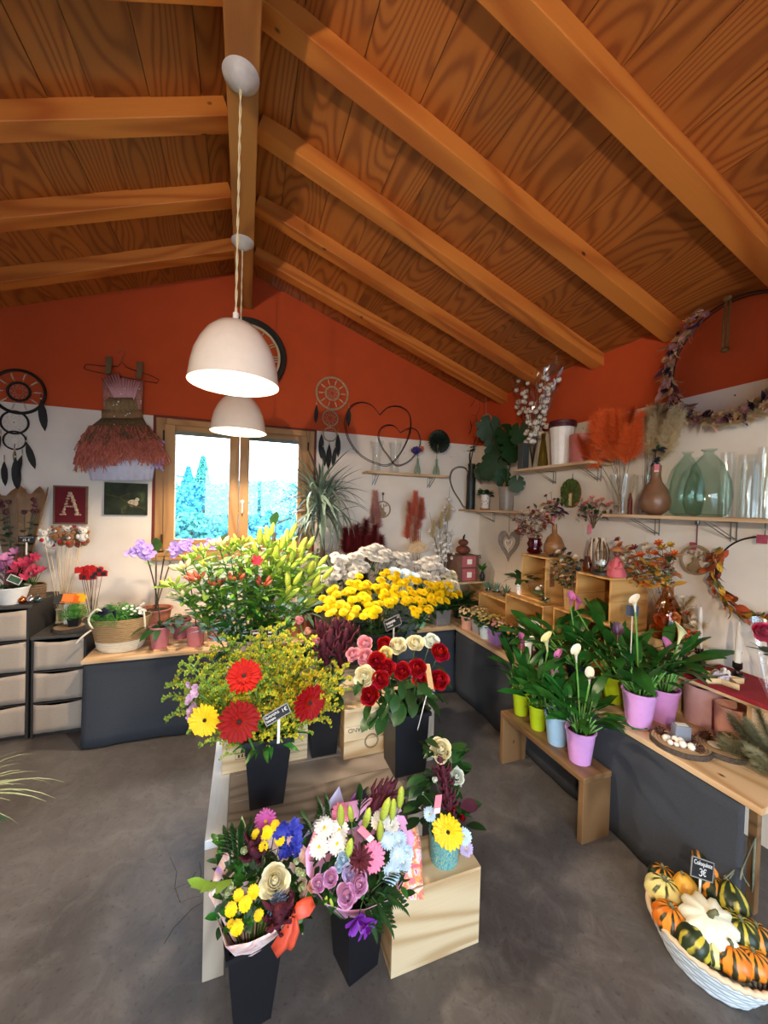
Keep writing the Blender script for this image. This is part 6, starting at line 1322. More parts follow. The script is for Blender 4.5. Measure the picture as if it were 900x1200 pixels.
# reindeer ring ornaments
def deer(label, c, r, ax, mat, hang):
    t = thing('reindeer_ornament', label, 'ornament', c, 0 if ax == 'y' else PI/2, 'cut-out reindeer rings')
    rows = [[(rr*math.cos(a*PI/20), yy, rr*math.sin(a*PI/20)) for rr, yy in ((r*.86, -.004), (r, -.004), (r, .004), (r*.86, .004), (r*.86, -.004))] for a in range(41)]
    G().grid(rows).ob('ring', mat, t, 30)
    M = Matrix.Rotation(PI/2, 4, 'X'); S_ = lambda pts: [(x*r, z*r) for x, z in pts]
    G().prism(S_([(-.5, -.72), (.15, -.86), (.45, -.62), (.42, -.35), (.2, -.22), (.12, -.02), (.24, .06), (.2, .14), (.04, .1), (-.08, .12), (-.3, .1), (-.34, .02), (-.14, -.04), (-.2, -.3)]), -.004, .004, M).ob('reindeer', mat, t, 0)
    for sx in (-1, 1):
        for pts in ([(-.05+sx*.05, .1), (sx*.18-.05, .32), (sx*.42-.05, .42), (sx*.52-.05, .7)], [(sx*.2-.05, .33), (sx*.12-.05, .62)], [(sx*.42-.05, .42), (sx*.6-.05, .45)]): G().tube([(x*r, 0, z*r) for x, z in pts], r*.05, 6).ob('antler', mat, t, 180)
    G().tube([(0, 0, r), (0, 0, r+hang)], .003, 5).ob('cord', plain('felt_cord', '6a2a30', .8), t, 0); G().lathe([(.01, r+hang), (.012, r+hang-.02), (0, r+hang-.03)], 8).ob('hook', M_metal, t, 180)
    return t
M_orn = plain('cut_wood', '9a8262', .7, .1, 40); deer('small wooden reindeer ring hanging under the narrow shelf', P(448.5, 597, y=YWF), px(10, P(448.5, 597, y=YWF)), 'y', M_orn, .08)
# gift boxes and figures in the corner
t, hx, hy, h = crate('open wine crate in the far corner under the pink gift boxes', (1.83, 3.02, ZT), (2.13, 3.32, .82), '-y')
def giftbox(label, a, b, z0, z1):
    c = Vector(((a[0]+b[0])/2, (a[1]+b[1])/2, z0)); t = thing('gift_box', label, 'box', c, 0, 'stacked pink gift boxes'); w, d, h = (b[0]-a[0])/2, (b[1]-a[1])/2, z1-z0
    G().box((-w, -d, 0), (w, d, h)).ob('box', plain('box_brown', '6a4a3c', .7), t, smooth=0, bev=.002); G().box((-w*.55, -d-.002, h*.08), (w*.7, -d+.001, h*.95)).ob('front_label', plain('box_pink', 'b05a62', .5), t, smooth=0); G().box((-w*.1, -d-.0035, h*.3), (w*.35, -d-.002, h*.7)).ob('sticker', M_paper, t, smooth=0)
giftbox('lower pink-fronted gift box resting on the corner crate', (1.84, 3.06), (2.06, 3.26), .82, .945); giftbox('upper pink-fronted gift box under the clay pumpkin', (1.84, 3.07), (2.07, 3.26), .945, 1.06)
c = Vector((1.945, 3.15, 1.06)); t = thing('pumpkin_figure', 'rusty clay pumpkin figure on top of the gift boxes', 'figure', c); M_rust = plain('rusty_clay', '6a3524', .7, .25, 40)
G().ell((0, 0, .045), (.065, .06, .045), 20, 10, wob=lambda a, z: 1+.08*abs(math.cos(a*4))).ob('pumpkin', M_rust, t, 180); G().ell((0, 0, .115), (.045, .042, .032), 20, 10, wob=lambda a, z: 1+.08*abs(math.cos(a*4))).ob('upper_pumpkin', M_rust, t, 180); G().tube([(0, 0, .14), (.005, 0, .17), (.015, 0, .19)], [.01, .008, .005], 7).ob('stalk', M_brown, t, 180)
sign('tiny chalkboard sign beside the clay pumpkin', Vector((2.085, 3.1, 1.03)), 0, .05, .03, .1, [('~.03', .012, 0, .015)], .03)
t = thing('vase', 'small black bottle vase with leaves beside the gift boxes', 'vase', Vector((2.105, 3.06, .82))); G().lathe(vase_prof([(.02, 0), (.024, .05), (.012, .08), (.014, .09)]), 16).ob('body', M_black, t, 60); leaves(t, (0, 0, .09), 7, L_small, el=(.7, 1.4), s=(1.5, 2.5), rad=.004)
# pots at the near edge of the rear table
def potplant(name, label, c, pot, lf, n, ls, el=(.3, 1.3), rad=.03, flowers=None, square=False, cat='plant', group=None):
    t = thing(name, label, cat, c, 0, group); pm, rb, rt, h = pot
    if square: G().lathe([(0, 0), (rb*1.41, 0), (rt*1.41, h), (rt*1.36, h), (rb*1.3, .01), (0, .01)], 4, a0=PI/4).ob('pot', pm, t, 20, bev=.003); G().lathe([(0, h-.015), (rt*1.37, h-.015)], 4, a0=PI/4).ob('soil', M_soil, t, 0)
    else: round_pot(t, (0, 0, 0), rb, rt, h, pm)
    leaves(t, (0, 0, h-.01), n, lf, el=el, s=ls, rad=rad, zr_=(0, .02))
    if flowers:
        fm, k, rr, r0, z0, z1 = flowers
        for i in range(k): a = ru(0, 6.28); q = r0*math.sqrt(random.random()); put('flower', fm[i % len(fm)], t, M=ZD((q*math.cos(a), q*math.sin(a), h+ru(z0, z1)*(1-.4*(q/r0)**2)), (math.cos(a)*q/r0, math.sin(a)*q/r0, 1), rr*ru(.8, 1.2), ru(0, 6)))
    return t
LV = lambda u, v: P(u, v, z=ZT)
potplant('potted_plant', 'dark bushy plant in a square grey pot on the table corner', Vector((1.545, 2.83, ZT)), (plain('pot_slate', '6f6c6a', .6), .06, .068, .13), leaf_mesh('leaf', M_dleaf, .16, .035, .5, .2, .45), 60, (.7, 1.3), (.2, 1.4), .06, square=True)
potplant('potted_plant', 'small leafy plant in a mint green pot beside the grey square pot', Vector((1.36, 2.81, ZT)), (plain('pot_mint', '7fbf98', .5), .035, .045, .1), L_sdark, 20, (1, 1.6)); potplant('potted_plant', 'small leafy plant in a little white pot next to the mint pot', Vector((1.235, 2.80, ZT)), (M_white, .03, .04, .085), L_sdark, 18, (1, 1.6))
potplant('potted_plant', 'very dark leafy plant standing before the corner wine crate', Vector((1.81, 2.96, ZT)), (M_black, .05, .06, .12), leaf_mesh('leaf', M_dleaf, .16, .035, .5, .2, .45), 60, (.7, 1.2), (.2, 1.5), .06)
potplant('potted_plant', 'dark trailing plant in a glassy pot between lilies and yellow blooms', Vector((.78, 2.9, ZT)), (plain('pot_slate', '6f6c6a'), .06, .075, .14), leaf_mesh('leaf', M_dleaf, .16, .035, .5, .2, .45), 40, (.7, 1.2), (.1, 1.3), .05)
potplant('potted_plant', 'bluish leafed plant in a brown pot behind the amaranth', Vector((.40, 2.86, ZT)), (M_terra, .07, .09, .16), leaf_mesh('leaf', M_gleaf, .16, .035, .5, .2, .45), 40, (.7, 1.2), (.1, 1.3), .05)
# ------------------------------------------------------------------ on the corner shelf and the upper shelf
random.seed(77)
def on(u, x, z): p = P(u, 600, x=x); return Vector((x, p.y, z))
def tp(pts, c, x=None, y=None): return [P(u, v, x=x, y=y)-c for u, v in pts]
c = on(551, 2.08, ZS4); h = px(56, c); t = thing('metal_vase', 'tall dark zinc can vase at the end of the corner shelf', 'vase', c)
G().lathe([(0, 0), (.042, 0), (.043, h*.7), (.03, h*.82), (.036, h*.95), (.032, h*.95), (.027, h*.82), (.038, h*.7), (.036, .01), (0, .01)], 24).ob('body', plain('zinc_dark', '2f3434', .45, .2, metal=.5), t, 50)
for z in (.04, h*.65): G().tube(torus(.043, 0, c=(0, 0, 0))[:0] or [(.044*math.cos(a*PI/12), .044*math.sin(a*PI/12), z) for a in range(24)], .003, 5, True).ob('band', plain('zinc_dark', '2f3434'), t, 180)
t = thing('dark_twigs', 'dark contorted twigs rising from the zinc can vase', 'branches', c+Vector((0, 0, .02))); o = t.location.copy(); M_tw = plain('twig_dark', '241610', .8, .2)
for k, ps in enumerate(([(549, 540), (545, 520), (530, 505), (527, 480), (520, 462)], [(551, 540), (548, 515), (553, 500), (548, 482), (556, 470)], [(552, 540), (556, 518), (560, 505), (558, 488), (562, 478)], [(550, 540), (543, 527), (536, 520), (538, 508), (531, 496)], [(549, 540), (541, 530), (532, 528), (527, 520)], [(550, 525), (543, 505), (541, 490), (533, 476)], [(551, 530), (560, 520), (566, 512), (565, 500)])):
    q = [Vector((0, 0, 0))]+tp(ps, o, x=2.11); G().tube(q, [.0055-.004*i/len(q) for i in range(len(q))], 5).ob('twig', M_tw, t, 180)
    for j in range(6): a = q[2+j % (len(q)-2)]; G().tube(bez(a, a+Vector((0, ru(-.05, .05), .03)), a+Vector((ru(-.02, .02), ru(-.08, .08), ru(.02, .09))), 4), .0014, 4).ob('twig', M_tw, t, 180)
leaves(t, tp([(547, 533)], o, x=2.1)[0], 16, L_oval, el=(-.2, 1), s=(.7, 1.1), rad=.05, zr_=(-.02, .08))
def pattern_pot(name, c1, c2, sc, thr=.5):
    g = N(name); tc = g.n('TexCoord'); nz = g.n('TexVoronoi', {'Vector': tc.outputs['Object'], 'Scale': sc}); g.col(g.ramp(nz.outputs['Distance'], [(thr-.08, srgb(c1)), (thr, srgb(c2))])); g.p(Roughness=.4); return g.m
M_flo = pattern_pot('floral_pot', '8a6a66', 'ded6cc', 48, .32)
c = on(568, 2.10, ZS4); potplant('potted_plant', 'dark leafy plant in a floral print pot on a saucer, corner shelf', c+Vector((0, 0, .01)), (M_flo, .038, .042, px(16, c)), L_oval, 34, (.7, 1.1), (.1, 1.2), .04)
G().lathe([(0, 0), (.04, 0), (.046, .012), (.04, .014), (0, .01)], 22).ob('saucer', M_terra, bpy.data.objects[[o.name for o in bpy.data.objects if o.get('label', '').startswith('dark leafy plant in a floral')][0]], 60, loc=(0, 0, -.01))
c = on(593, 2.13, ZS4); t = thing('monstera', 'monstera with big dark heart leaves in a grey ribbed pot on the corner shelf', 'plant', c); hp_ = px(27, c)
round_pot(t, (0, 0, 0), .058, .068, hp_, plain('pot_ribbed_grey', '8a8078', .4, .08), .001, wob=lambda a, z: 1+.02*math.sin(a*22))
def mono():
    rows = []; n = 20
    g = G(); vs = [(0, 0, 0)]; k = 40
    for i in range(k+1):
        a = -2.9+5.8*i/k; r = .5*(1+.35*math.cos(a))*(1-.3*(abs(math.sin(a*4.5))**16)*(abs(a) < 2.2)*(abs(a) > .35)); vs.append((r*math.cos(a)*1.1+.02, r*math.sin(a), -.08*(r*2)**2+.06*abs(math.sin(a))*r))
    return g.add(vs, [(0, i, i+1) for i in range(1, k+1)]).mesh('leaf', plain('monstera_green', '17391a', .5, .2, 10, spec=.3), 180)
MO = MI('mono', mono)
for u, v, r, az in ((574, 496, 17, 2.6), (593, 506, 19, 3.9), (583, 540, 20, 3.4), (609, 503, 15, 5.6), (606, 563, 11, 5.2), (600, 524, 16, 4.5), (579, 520, 16, 3.0), (570, 548, 13, 2.8), (588, 556, 12, 4.2)):
    h = P(u, v, x=2.08)-c; stem(t, bez((0, 0, hp_), (h.x*.3, h.y*.3, hp_+(h.z-hp_)*.6), h, 6), .003, M_dstem); put('leaf', MO, t, M=ZD(h, (VIEW(h+c)+Vector((ru(-.35, .35), ru(-.35, .35), ru(.0, .7)))).normalized(), px(r, h+c)*1.7, -PI/2+ru(-.7, .7)))
put('leaf', leaf_mesh('leaf', plain('leaf_brown', '9a6a3a', .7), .06, .03, .3, .2, .45), t, M=X((-.02, .0, hp_+.05), 3.6, -1.0, .3, 1.1), label='withered brown leaf')
c = P(569, 499, x=2.19); t = thing('macrame_ring', 'tan ring hanging from the rafter behind the monstera', 'ring', c); G().tube(torus(px(13, c), 0, ax='x'), .006, 8, True).ob('ring', M_dct, t, 180); G().tube([(0, 0, px(13, c)), (0, 0, px(38, c))], .0015, 4).ob('string', plain('net_cream', 'd8cdb8'), t, 0)
g = G()
for i in range(9): a = i*2*PI/9; b = (i+3)*2*PI/9; q = px(12.5, c); g.tube([(0, q*math.cos(a), q*math.sin(a)), (0, q*math.cos(b), q*math.sin(b))], .001, 3)
g.ob('net', plain('net_cream', 'd8cdb8'), t, 0)
# upper shelf
c = on(611, 2.07, ZS2); h = px(30, c); t = thing('vase', 'dark slate square vase at the far end of the upper shelf', 'vase', c); G().lathe([(0, 0), (.03*1.41, 0), (.03*1.41, h), (.026*1.41, h), (.026*1.41, .01), (0, .01)], 4, a0=PI/4).ob('body', plain('vase_slate', '3e4444', .4), t, 20, bev=.002)
c = on(622, 2.13, ZS2); lathe_thing('glass_vase', 'tall clear cylinder vase of cotton branches on the upper shelf', 'vase', c, vase_prof([(.034, 0), (.036, px(44, c))]), M_glass, 24); cv = c
c = on(634, 2.11, ZS2); lathe_thing('glass_bottle', 'yellowish glass bottle vase next to the white bucket on the upper shelf', 'bottle', c, vase_prof([(.036, 0), (.038, .03), (.024, px(24, c)), (.014, px(34, c)), (.018, px(40, c))]), glass('yellow_glass', 'c9bf84'), 22)
t = cotton('cotton branches wrapped in clear crackled cellophane on the upper shelf', 619, 546, cv.y, ZS2+.012, [], 4, 'cotton_branches'); t.location = cv+Vector((0, 0, .012)); o = t.location
for u, v in [(600, 440), (607, 452), (613, 438), (620, 455), (628, 462), (634, 440), (640, 432), (648, 428), (644, 450), (637, 470), (652, 440), (604, 470), (655, 432)]:
    h = P(u, v, x=2.12)-o; pts = bez((0, 0, 0), (0, h.y*.3, h.z*.6), h, 9); G().tube(pts, .0018, 5).ob('branch', M_tw, t, 180)
    for k in range(6): f = .4+.6*k/5.5; p = pts[int(f*9)]+Vector((ru(-.03, .03), ru(-.035, .035), ru(-.02, .02))); s = px(3.4, p+o)*ru(.7, 1.1); put('cotton_boll', COT, t, M=Matrix.Translation(p) @ Matrix.Scale(s, 4)); put('husk', HUSK, t, M=Matrix.Translation(p) @ Matrix.Scale(s, 4))
def crumple(c0, top, r0, r1, n=22, m=12, sd=0):
    rnd = random.Random(sd); rows = []
    for i in range(m+1):
        f = i/m; q = Vector(c0).lerp(Vector(top), f); r = r0+(r1-r0)*f
        rows.append([q+Vector((r*math.cos(2*PI*k/n)*.6, r*math.sin(2*PI*k/n), 0))*(1+.22*math.sin(k*2.1+f*9)+rnd.uniform(-.13, .13))+Vector((0, 0, rnd.uniform(-.02, .02)+(.03*math.sin(k*1.9) if i == m else 0))) for k in range(n)])
    return G().grid(rows, closed=True)
M_cel2 = film('crackled_cellophane', 'ffffff', .35, .15)
crumple((0, 0, .22), P(608, 440, x=2.12)-o, .05, .10, sd=1).ob('cellophane', M_cel2, t, 60); crumple((0, 0, .22), P(645, 428, x=2.12)-o, .05, .11, sd=2).ob('cellophane', M_cel2, t, 60)
p = P(661, 538, x=2.14); c = Vector((2.135, p.y+.02, ZS2)); h = px(46, c); t = thing('lidded_tub', 'white ribbed plastic tub with a maroon lid on the upper shelf', 'tub', c)
G().lathe([(0, 0), (.066, 0), (.085, h), (.08, h), (.062, .01), (0, .01)], 60, wob=lambda a, z: 1+.012*math.sin(a*14)).ob('body', M_white, t, 50); G().lathe([(.086, h-.012), (.09, h-.012), (.092, h+.03), (.088, h+.034), (0, h+.034)], 40).ob('lid', plain('lid_maroon', '4a1420', .5), t, 40)
for z in (h+.002, h+.012): G().tube([(.0925*math.cos(a*PI/20), .0925*math.sin(a*PI/20), z) for a in range(40)], .003, 5, True).ob('lid_ridge', plain('lid_maroon', '4a1420'), t, 180)
p = P(686, 536, x=2.12); c = Vector((2.14, p.y+.055, ZS2)); h = px(33, c); t = thing('plant_pot', 'smooth dusty pink pot at the near end of the upper shelf', 'pot', c); round_pot(t, (0, 0, 0), .07, .077, h, plain('pot_dusty', 'b5655f', .45, .08), .0, soil=False)

# ------------------------------------------------------------------ shelf with the green bottles
def crystal(label, c, rb, rt, h):
    t = thing('crystal_vase', label, 'vase', c); G().lathe(vase_prof([(rb, 0), (rb*1.03, h*.3), (rt*.95, h*.75), (rt, h)], .005), 48, wob=lambda a, z: 1+.035*math.sin(a*14+z*70)).ob('body', M_glass, t, 30); return t
c1 = on(728, 2.07, ZS3); h1 = px(46, c1); crystal('flared crystal vase of orange pampas at the shelf end', c1, .042, .064, h1)
c2 = on(755, 2.195, ZS3); crystal('second crystal vase of beige pampas behind the brown bottle vase', c2, .034, .045, h1)
def pbunch(label, c, tips, meshes, x, sc):
    t = thing('pampas_bunch', label, 'dried flowers', c+Vector((0, 0, .012))); o = t.location
    for k, (u, v) in enumerate(tips): h = P(u, v, x=x+ru(-.05, .03))-o; stem(t, bez((0, ru(-.02, .02), 0), (h.x*.3, h.y*.3, h.z*.6), h, 5), .0015, plain('dried_stem', '8a7250')); put('plume', meshes[k % 2], t, M=ZD(h, (h.x*.7, h.y, h.z), sc*ru(.85, 1.1), ru(0, 6)), kind='stuff')
pbunch('orange feathery pampas fanning out of the first crystal vase', c1, [(700, 508), (708, 502), (716, 498), (724, 500), (732, 503), (740, 496), (748, 502), (712, 520), (722, 518), (735, 520), (692, 532), (684, 522), (745, 515)], PO, 2.1, 1.0)
pbunch('beige grass pampas behind the orange ones, out of the second crystal vase', c2, [(760, 498), (768, 494), (776, 496), (784, 500), (790, 506), (764, 512), (774, 512), (782, 516), (756, 506)], PBG, 2.16, .95)
o = G().lathe([(0, 0), (.014, 0), (.013, .08), (.004, .13), (0, .13)], 20).ob('red_candle', plain('candle_red', '7a1c14', .5), None, 50, loc=on(738, 2.2, ZS3)); tag(o, 'dark red cone candle between the two crystal vases', 'candle')
M_brn = plain('brown_ceramic', '7d5a42', .35, .15, 20)
c = on(767, 2.07, ZS3); k = px(1, c); lathe_thing('bottle_vase', 'round brown bottle vase with a slim neck and a pink tag on the shelf', 'vase', c, vase_prof([(.03, 0), (15*k, 8*k), (15.5*k, 18*k), (12*k, 30*k), (6.5*k, 39*k), (5*k, 46*k), (5.5*k, 58*k)]), M_brn, 32)
t = thing('dried_flower', 'dried dark blue sprig in the round brown bottle vase', 'dried flowers', c+Vector((0, 0, 56*k))); stem(t, [(0, 0, -.1), (0, 0, .02), (0, .01, .09)], .002, M_tw)
for q in range(9): put('dark_bloom', MI('dkb', lambda: corolla('dark_bloom', plain('blue_black', '1c2030', .8, .3), [(9, 0, 1, .4, 0, .4, 0), (7, 0, .6, .3, .2, .4, .5)])), t, M=ZD((ru(-.02, .02), ru(-.025, .025), ru(.0, .1)), (ru(-1, .2), ru(-1, 1), ru(.2, 1)), .017))
for q in range(6): put('leaf', L_sdark, t, M=X((0, 0, ru(.02, .1)), ru(0, 6), ru(.2, 1.2), 0, .7))
G().box((-.001, -.012, -.03), (.001, .012, .012)).ob('price_tag', M_pinktag, t, smooth=0, M=Matrix.Translation((-.04, -.03, .0))); G().box((-.0014, -.011, -.029), (.0, .011, -.02)).ob('price_tag_label', M_paper, t, smooth=0, M=Matrix.Translation((-.041, -.03, .0)))
def belly(label, u, x, hpx, r, group=None):
    c = on(u, x, ZS3); k = px(1, c); h = hpx*k; lathe_thing('glass_bottle', label, 'bottle', c, vase_prof([(r*.55, 0), (r*.85, h*.04), (r*.98, h*.2), (r, h*.32), (r*.92, h*.52), (r*.66, h*.76), (r*.32, h*.9), (r*.22, h*.93), (r*.22, h*.97), (r*.33, h*.985), (r*.33, h)], .004), M_gglass, 40, wob=lambda a, z: 1+.02*math.sin(a*3+z*30)+.012*math.sin(a*5-z*44))
belly('pear shaped green glass bottle partly behind the larger one', 803, 2.165, 75, .078); belly('large pear shaped green glass bottle in front on the shelf', 828, 2.06, 79, .093)
for lb, u, x, hp2, r in (('wide clear glass cylinder bell in front, nearest the shelf edge', 893, 2.10, 66, .075), ('narrow clear glass cylinder behind the wide bell', 874, 2.2, 74, .035), ('tallest clear glass cylinder, farthest behind under the wreath', 895, 2.2, 84, .03), ('slim clear glass cylinder next to the green bottles', 850, 2.2, 76, .028)):
    c = on(u, x, ZS3); h = px(hp2, c); lathe_thing('glass_cylinder', lb, 'glass', c, vase_prof([(r, 0), (r, h*.86), (r*.93, h*.97), (r*.9, h)], .003), M_glass, 36)

# ------------------------------------------------------------------ hung on the right wall
XWF = XW-.025
c = Vector((XWF-.02, 1.19, 2.26)); rw = .29; t = thing('dried_wreath', 'big black hoop half covered with dried mauve flowers hanging high on the wall', 'wreath', c)
G().tube([(0, rw*math.cos(a*PI/40), rw*math.sin(a*PI/40)) for a in range(80)], .005, 8, True).ob('hoop', M_wire, t, 180); G().tube([(.012, rw*.975*math.cos(a*PI/40), rw*.975*math.sin(a*PI/40)) for a in range(80)], .003, 6, True).ob('hoop', M_wire, t, 180)
DL = [leaf_mesh('dried_leaf', plain(n, cc, .9, .25, 30, rnd=.2), .07, .02, .5, .4, .4, wave=.1) for n, cc in (('dried_tan', 'b08a66'), ('dried_mauve', '8a5a5e'), ('dried_plum', '40223a'), ('dried_straw', 'd4b68c'), ('dried_pinkish', 'c48a7a'))]
BL = [MI(('bl', k), lambda: corolla('dried_bloom', plain(n, cc, .9, .2), [(9, 0, 1, .4, 0, .5, 0), (8, 0, .7, .35, .15, .6, .5), (5, 0, .4, .3, .3, .5, .2)])) for k, (n, cc) in enumerate((('bloom_mauve', 'a8707a'), ('bloom_plum', '35203c'), ('bloom_tan', 'c09a70')))]
for i in range(210):
    a = R(72)-R(228)*(i+random.random())/210; rr = rw+ru(-.03, .03); p = Vector((-.01-ru(0, .03), rr*math.cos(a), rr*math.sin(a))); tg = Vector((ru(-.6, .1), -math.sin(a)*-1, math.cos(a)*-1))+Vector((0, math.cos(a), math.sin(a)))*ru(-.8, .8); tg.normalize()
    put('dried_leaf', DL[random.choice((0, 0, 1, 2, 3, 4))], t, M=Matrix.Translation(p) @ tg.to_track_quat('X', 'Z').to_matrix().to_4x4() @ Matrix.Rotation(ru(0, 6), 4, 'X') @ Matrix.Scale(ru(.7, 1.3), 4))
for i in range(34): a = R(68)-R(220)*i/34; rr = rw+ru(-.02, .02); put('dried_bloom', BL[i % 3], t, M=ZD((-.04, rr*math.cos(a), rr*math.sin(a)), (-1, ru(-.7, .7), ru(-.5, .6)), ru(.016, .026)))
for i in range(8): a = R(-70-i*10); p = Vector((-.03, (rw+.01)*math.cos(a), (rw+.01)*math.sin(a))); put('plume', PBG[i % 2], t, M=ZD(p, (-.2, -math.sin(a)*-.6-.5, -.6), .6), kind='stuff')
t = thing('hook_strap', 'brown cord strap hook hanging over the wreath hoop', 'hook', Vector((XWF-.02, 1.22, 2.56)))
M_cd = plain('cord_brown', '7a5428', .8, .2, 60)
for dy in (-.009, .009): G().tube([(0, dy, .0), (-.012, dy, -.1), (-.01, dy, -.25)], .006, 7).ob('cord', M_cd, t, 180)
for z in (0, -.25): G().ell((-.008, 0, z), (.016, .02, .014), 12, 8).ob('knot', M_cd, t, 180)
c = Vector((XWF-.01, 1.045, 1.222)); ra = .185; t = thing('autumn_garland', 'black hoop with orange and yellow autumn leaves hanging under the bottle shelf', 'wreath', c)
G().tube([(0, ra*math.cos(a*PI/30), ra*math.sin(a*PI/30)) for a in range(60)], .004, 7, True).ob('hoop', M_wire, t, 180)
AL = [leaf_mesh('autumn_leaf', plain(n, cc, .8, .25, 30, rnd=.2), .06, .028, .4, .25, .45) for n, cc in (('autumn_orange', 'b5561c'), ('autumn_yellow', 'c2902c'), ('autumn_olive', '5c5a2a'), ('autumn_rust', '7a2f14'))]
for i in range(90):
    a = R(42)-R(160)*(i+random.random())/90; rr = ra+ru(-.02, .02); p = Vector((-.01-ru(0, .02), rr*math.cos(a), rr*math.sin(a))); tg = (Vector((ru(-.6, .1), math.sin(a), -math.cos(a)))+Vector((0, math.cos(a), math.sin(a)))*ru(-.8, .8)).normalized(); put('autumn_leaf', AL[i % 4], t, M=Matrix.Translation(p) @ tg.to_track_quat('X', 'Z').to_matrix().to_4x4() @ Matrix.Rotation(ru(0, 6), 4, 'X') @ Matrix.Scale(ru(.7, 1.2), 4))
G().box((-.002, -.02, -.02), (0, .02, .02)).ob('price_tag', plain('tag_red', 'a8455a'), t, smooth=0, loc=(-.02, .0, ra-.01)); G().tube([(0, 0, ra), (0, 0, ra+.07)], .002, 5).ob('hook', M_metal, t, 180)
c = Vector((XWF, 1.328, 1.262)); t = deer('larger wooden reindeer ring hanging beside the autumn garland', c, .078, 'x', M_orn, .13); G().box((-.012, -.003, -.03), (.02, -.001, .01)).ob('price_tag', plain('tag_red', 'a8455a'), t, smooth=0, loc=(0.02, -.012, .08))
c = Vector((XWF+.005, 2.158, 1.628)); r = px(14, c); t = thing('moss_plaque', 'oval wood plaque covered in green moss hanging on the wall', 'plaque', c); MY = Matrix.Rotation(-PI/2, 4, 'Y')
G().lathe([(0, 0), (r*.95, 0), (r*.95, .01), (0, .01)], 28, MY, sx=1.25).ob('board', plain('plaque_wood', '7a5a3a', .8, .2, 30), t, 40)
g = G()
for i in range(420): a = ru(0, 6.28); q = r*.95*math.sqrt(random.random()); y, z = q*math.cos(a), q*1.22*math.sin(a); (g.ell((-.014-ru(0, .012), y, z), ru(.006, .013), 5, 3) if not (abs(y+.01) < .025 and z < .02) else None)
g.ob('moss', plain('moss_green', '4a5a22', .95, .4, 40), t, 180, kind='stuff'); G().box((-.02, -.012, -.09), (-.012, .012, .0)).ob('tag', plain('tag_cream', 'cdb98c', .8), t, smooth=0); G().tube([(0, 0, r*1.2), (0, 0, r*1.2+.04)], .003, 5).ob('hook', M_metal, t, 180)
# grey wooden heart
c = Vector((2.06, P(596, 637, x=2.06).y, P(596, 637, x=2.06).z)); t = thing('hanging_heart', 'grey wooden heart with a small white heart inside hanging from the corner shelf', 'heart', c)
def hrt(s, n=40): return [(s*(16*math.sin(a)**3)/17, s*(13*math.cos(a)-5*math.cos(2*a)-2*math.cos(3*a)-math.cos(4*a))/13) for a in [2*PI*i/n for i in range(n)]]
s = px(13, c); oh, ih = hrt(s), hrt(s*.62); rows = [[(yy, x, z*1.25) for yy in (0,)] for x, z in oh]
rows = [[(-.008, oh[i % 40][0], oh[i % 40][1]*1.25), (.008, oh[i % 40][0], oh[i % 40][1]*1.25), (.008, ih[i % 40][0], ih[i % 40][1]*1.25), (-.008, ih[i % 40][0], ih[i % 40][1]*1.25), (-.008, oh[i % 40][0], oh[i % 40][1]*1.25)] for i in range(41)]
MH = Matrix.Rotation(R(40), 4, 'Z'); G().grid(rows).ob('heart', plain('driftwood_grey', '7c746c', .9, .2, 40), t, 40, M=MH); G().tube([(0, x, z*1.25) for x, z in hrt(s*.3)], .004, 5, True).ob('inner_heart', M_white, t, 180, M=MH); G().tube([(0, 0, s), (0, 0, ZS4-.02-c.z)], .0018, 4).ob('cord', M_wire, t, 0)
# bouquet hung on the wall, wrapped stems
def dryb(name, label, c, tips, x, blooms, lv, cat='dried flowers', r=.017, nl=30, tie=None):
    t = thing(name, label, cat, c); c = Vector(c)
    for k, (u, v) in enumerate(tips): h = P(u, v, x=x+ru(-.05, .03))-c; stem(t, bez((0, 0, 0), (h.x*.3, h.y*.35, h.z*.6), h, 5), .0015, plain('dried_stem', '8a7250')); put('dried_bloom', blooms[k % len(blooms)], t, M=ZD(h, (-.6, h.y*2-.2, .7), r*ru(.8, 1.25), ru(0, 6)))
    for i in range(nl): u, v = random.choice(tips); h = P(u+ru(-5, 5), v+ru(0, 14), x=x+ru(-.05, .03))-c; put('leaf', random.choice(lv), t, M=X(h*ru(.7, 1), ru(0, 6.28), ru(-.2, 1.2), ru(-1, 1), ru(.6, 1.1)))
    return t
BP = [MI(('bp', k), lambda: corolla('dried_bloom', plain(n, cc, .8, .15), [(8, 0, 1, .5, 0, .6, 0), (7, 0, .7, .4, .15, .6, .5), (4, 0, .4, .3, .3, .5, .2)])) for k, (n, cc) in enumerate((('bloom_pink', 'd9776c'), ('bloom_salmon', 'e59a8c'), ('bloom_orange', 'd9691f'), ('bloom_ochre', 'c29a2c'), ('bloom_white', 'd9ccb4'), ('bloom_navy', '28303c'), ('bloom_rust', '8a3a28')))]
M_bouq = P(695, 620, x=2.19)
t = dryb('dried_bouquet', 'dried pink flower bunch tied at the stems on the wall beside the moss plaque', M_bouq, [(676, 592), (682, 586), (688, 590), (694, 584), (700, 588), (706, 586), (712, 592), (717, 590), (680, 598), (698, 594)], 2.17, BP[:2], [DL[1], L_sdark], nl=50); G().box((-.02, -.014, -.03), (-.018, .014, .03)).ob('price_tag', M_pinktag, t, smooth=0, loc=(-.01, 0, 0))
for q in range(10): stem(t, [(0, ru(-.01, .01), .01), (0, ru(-.05, .05), .13)], .0016, M_tw)

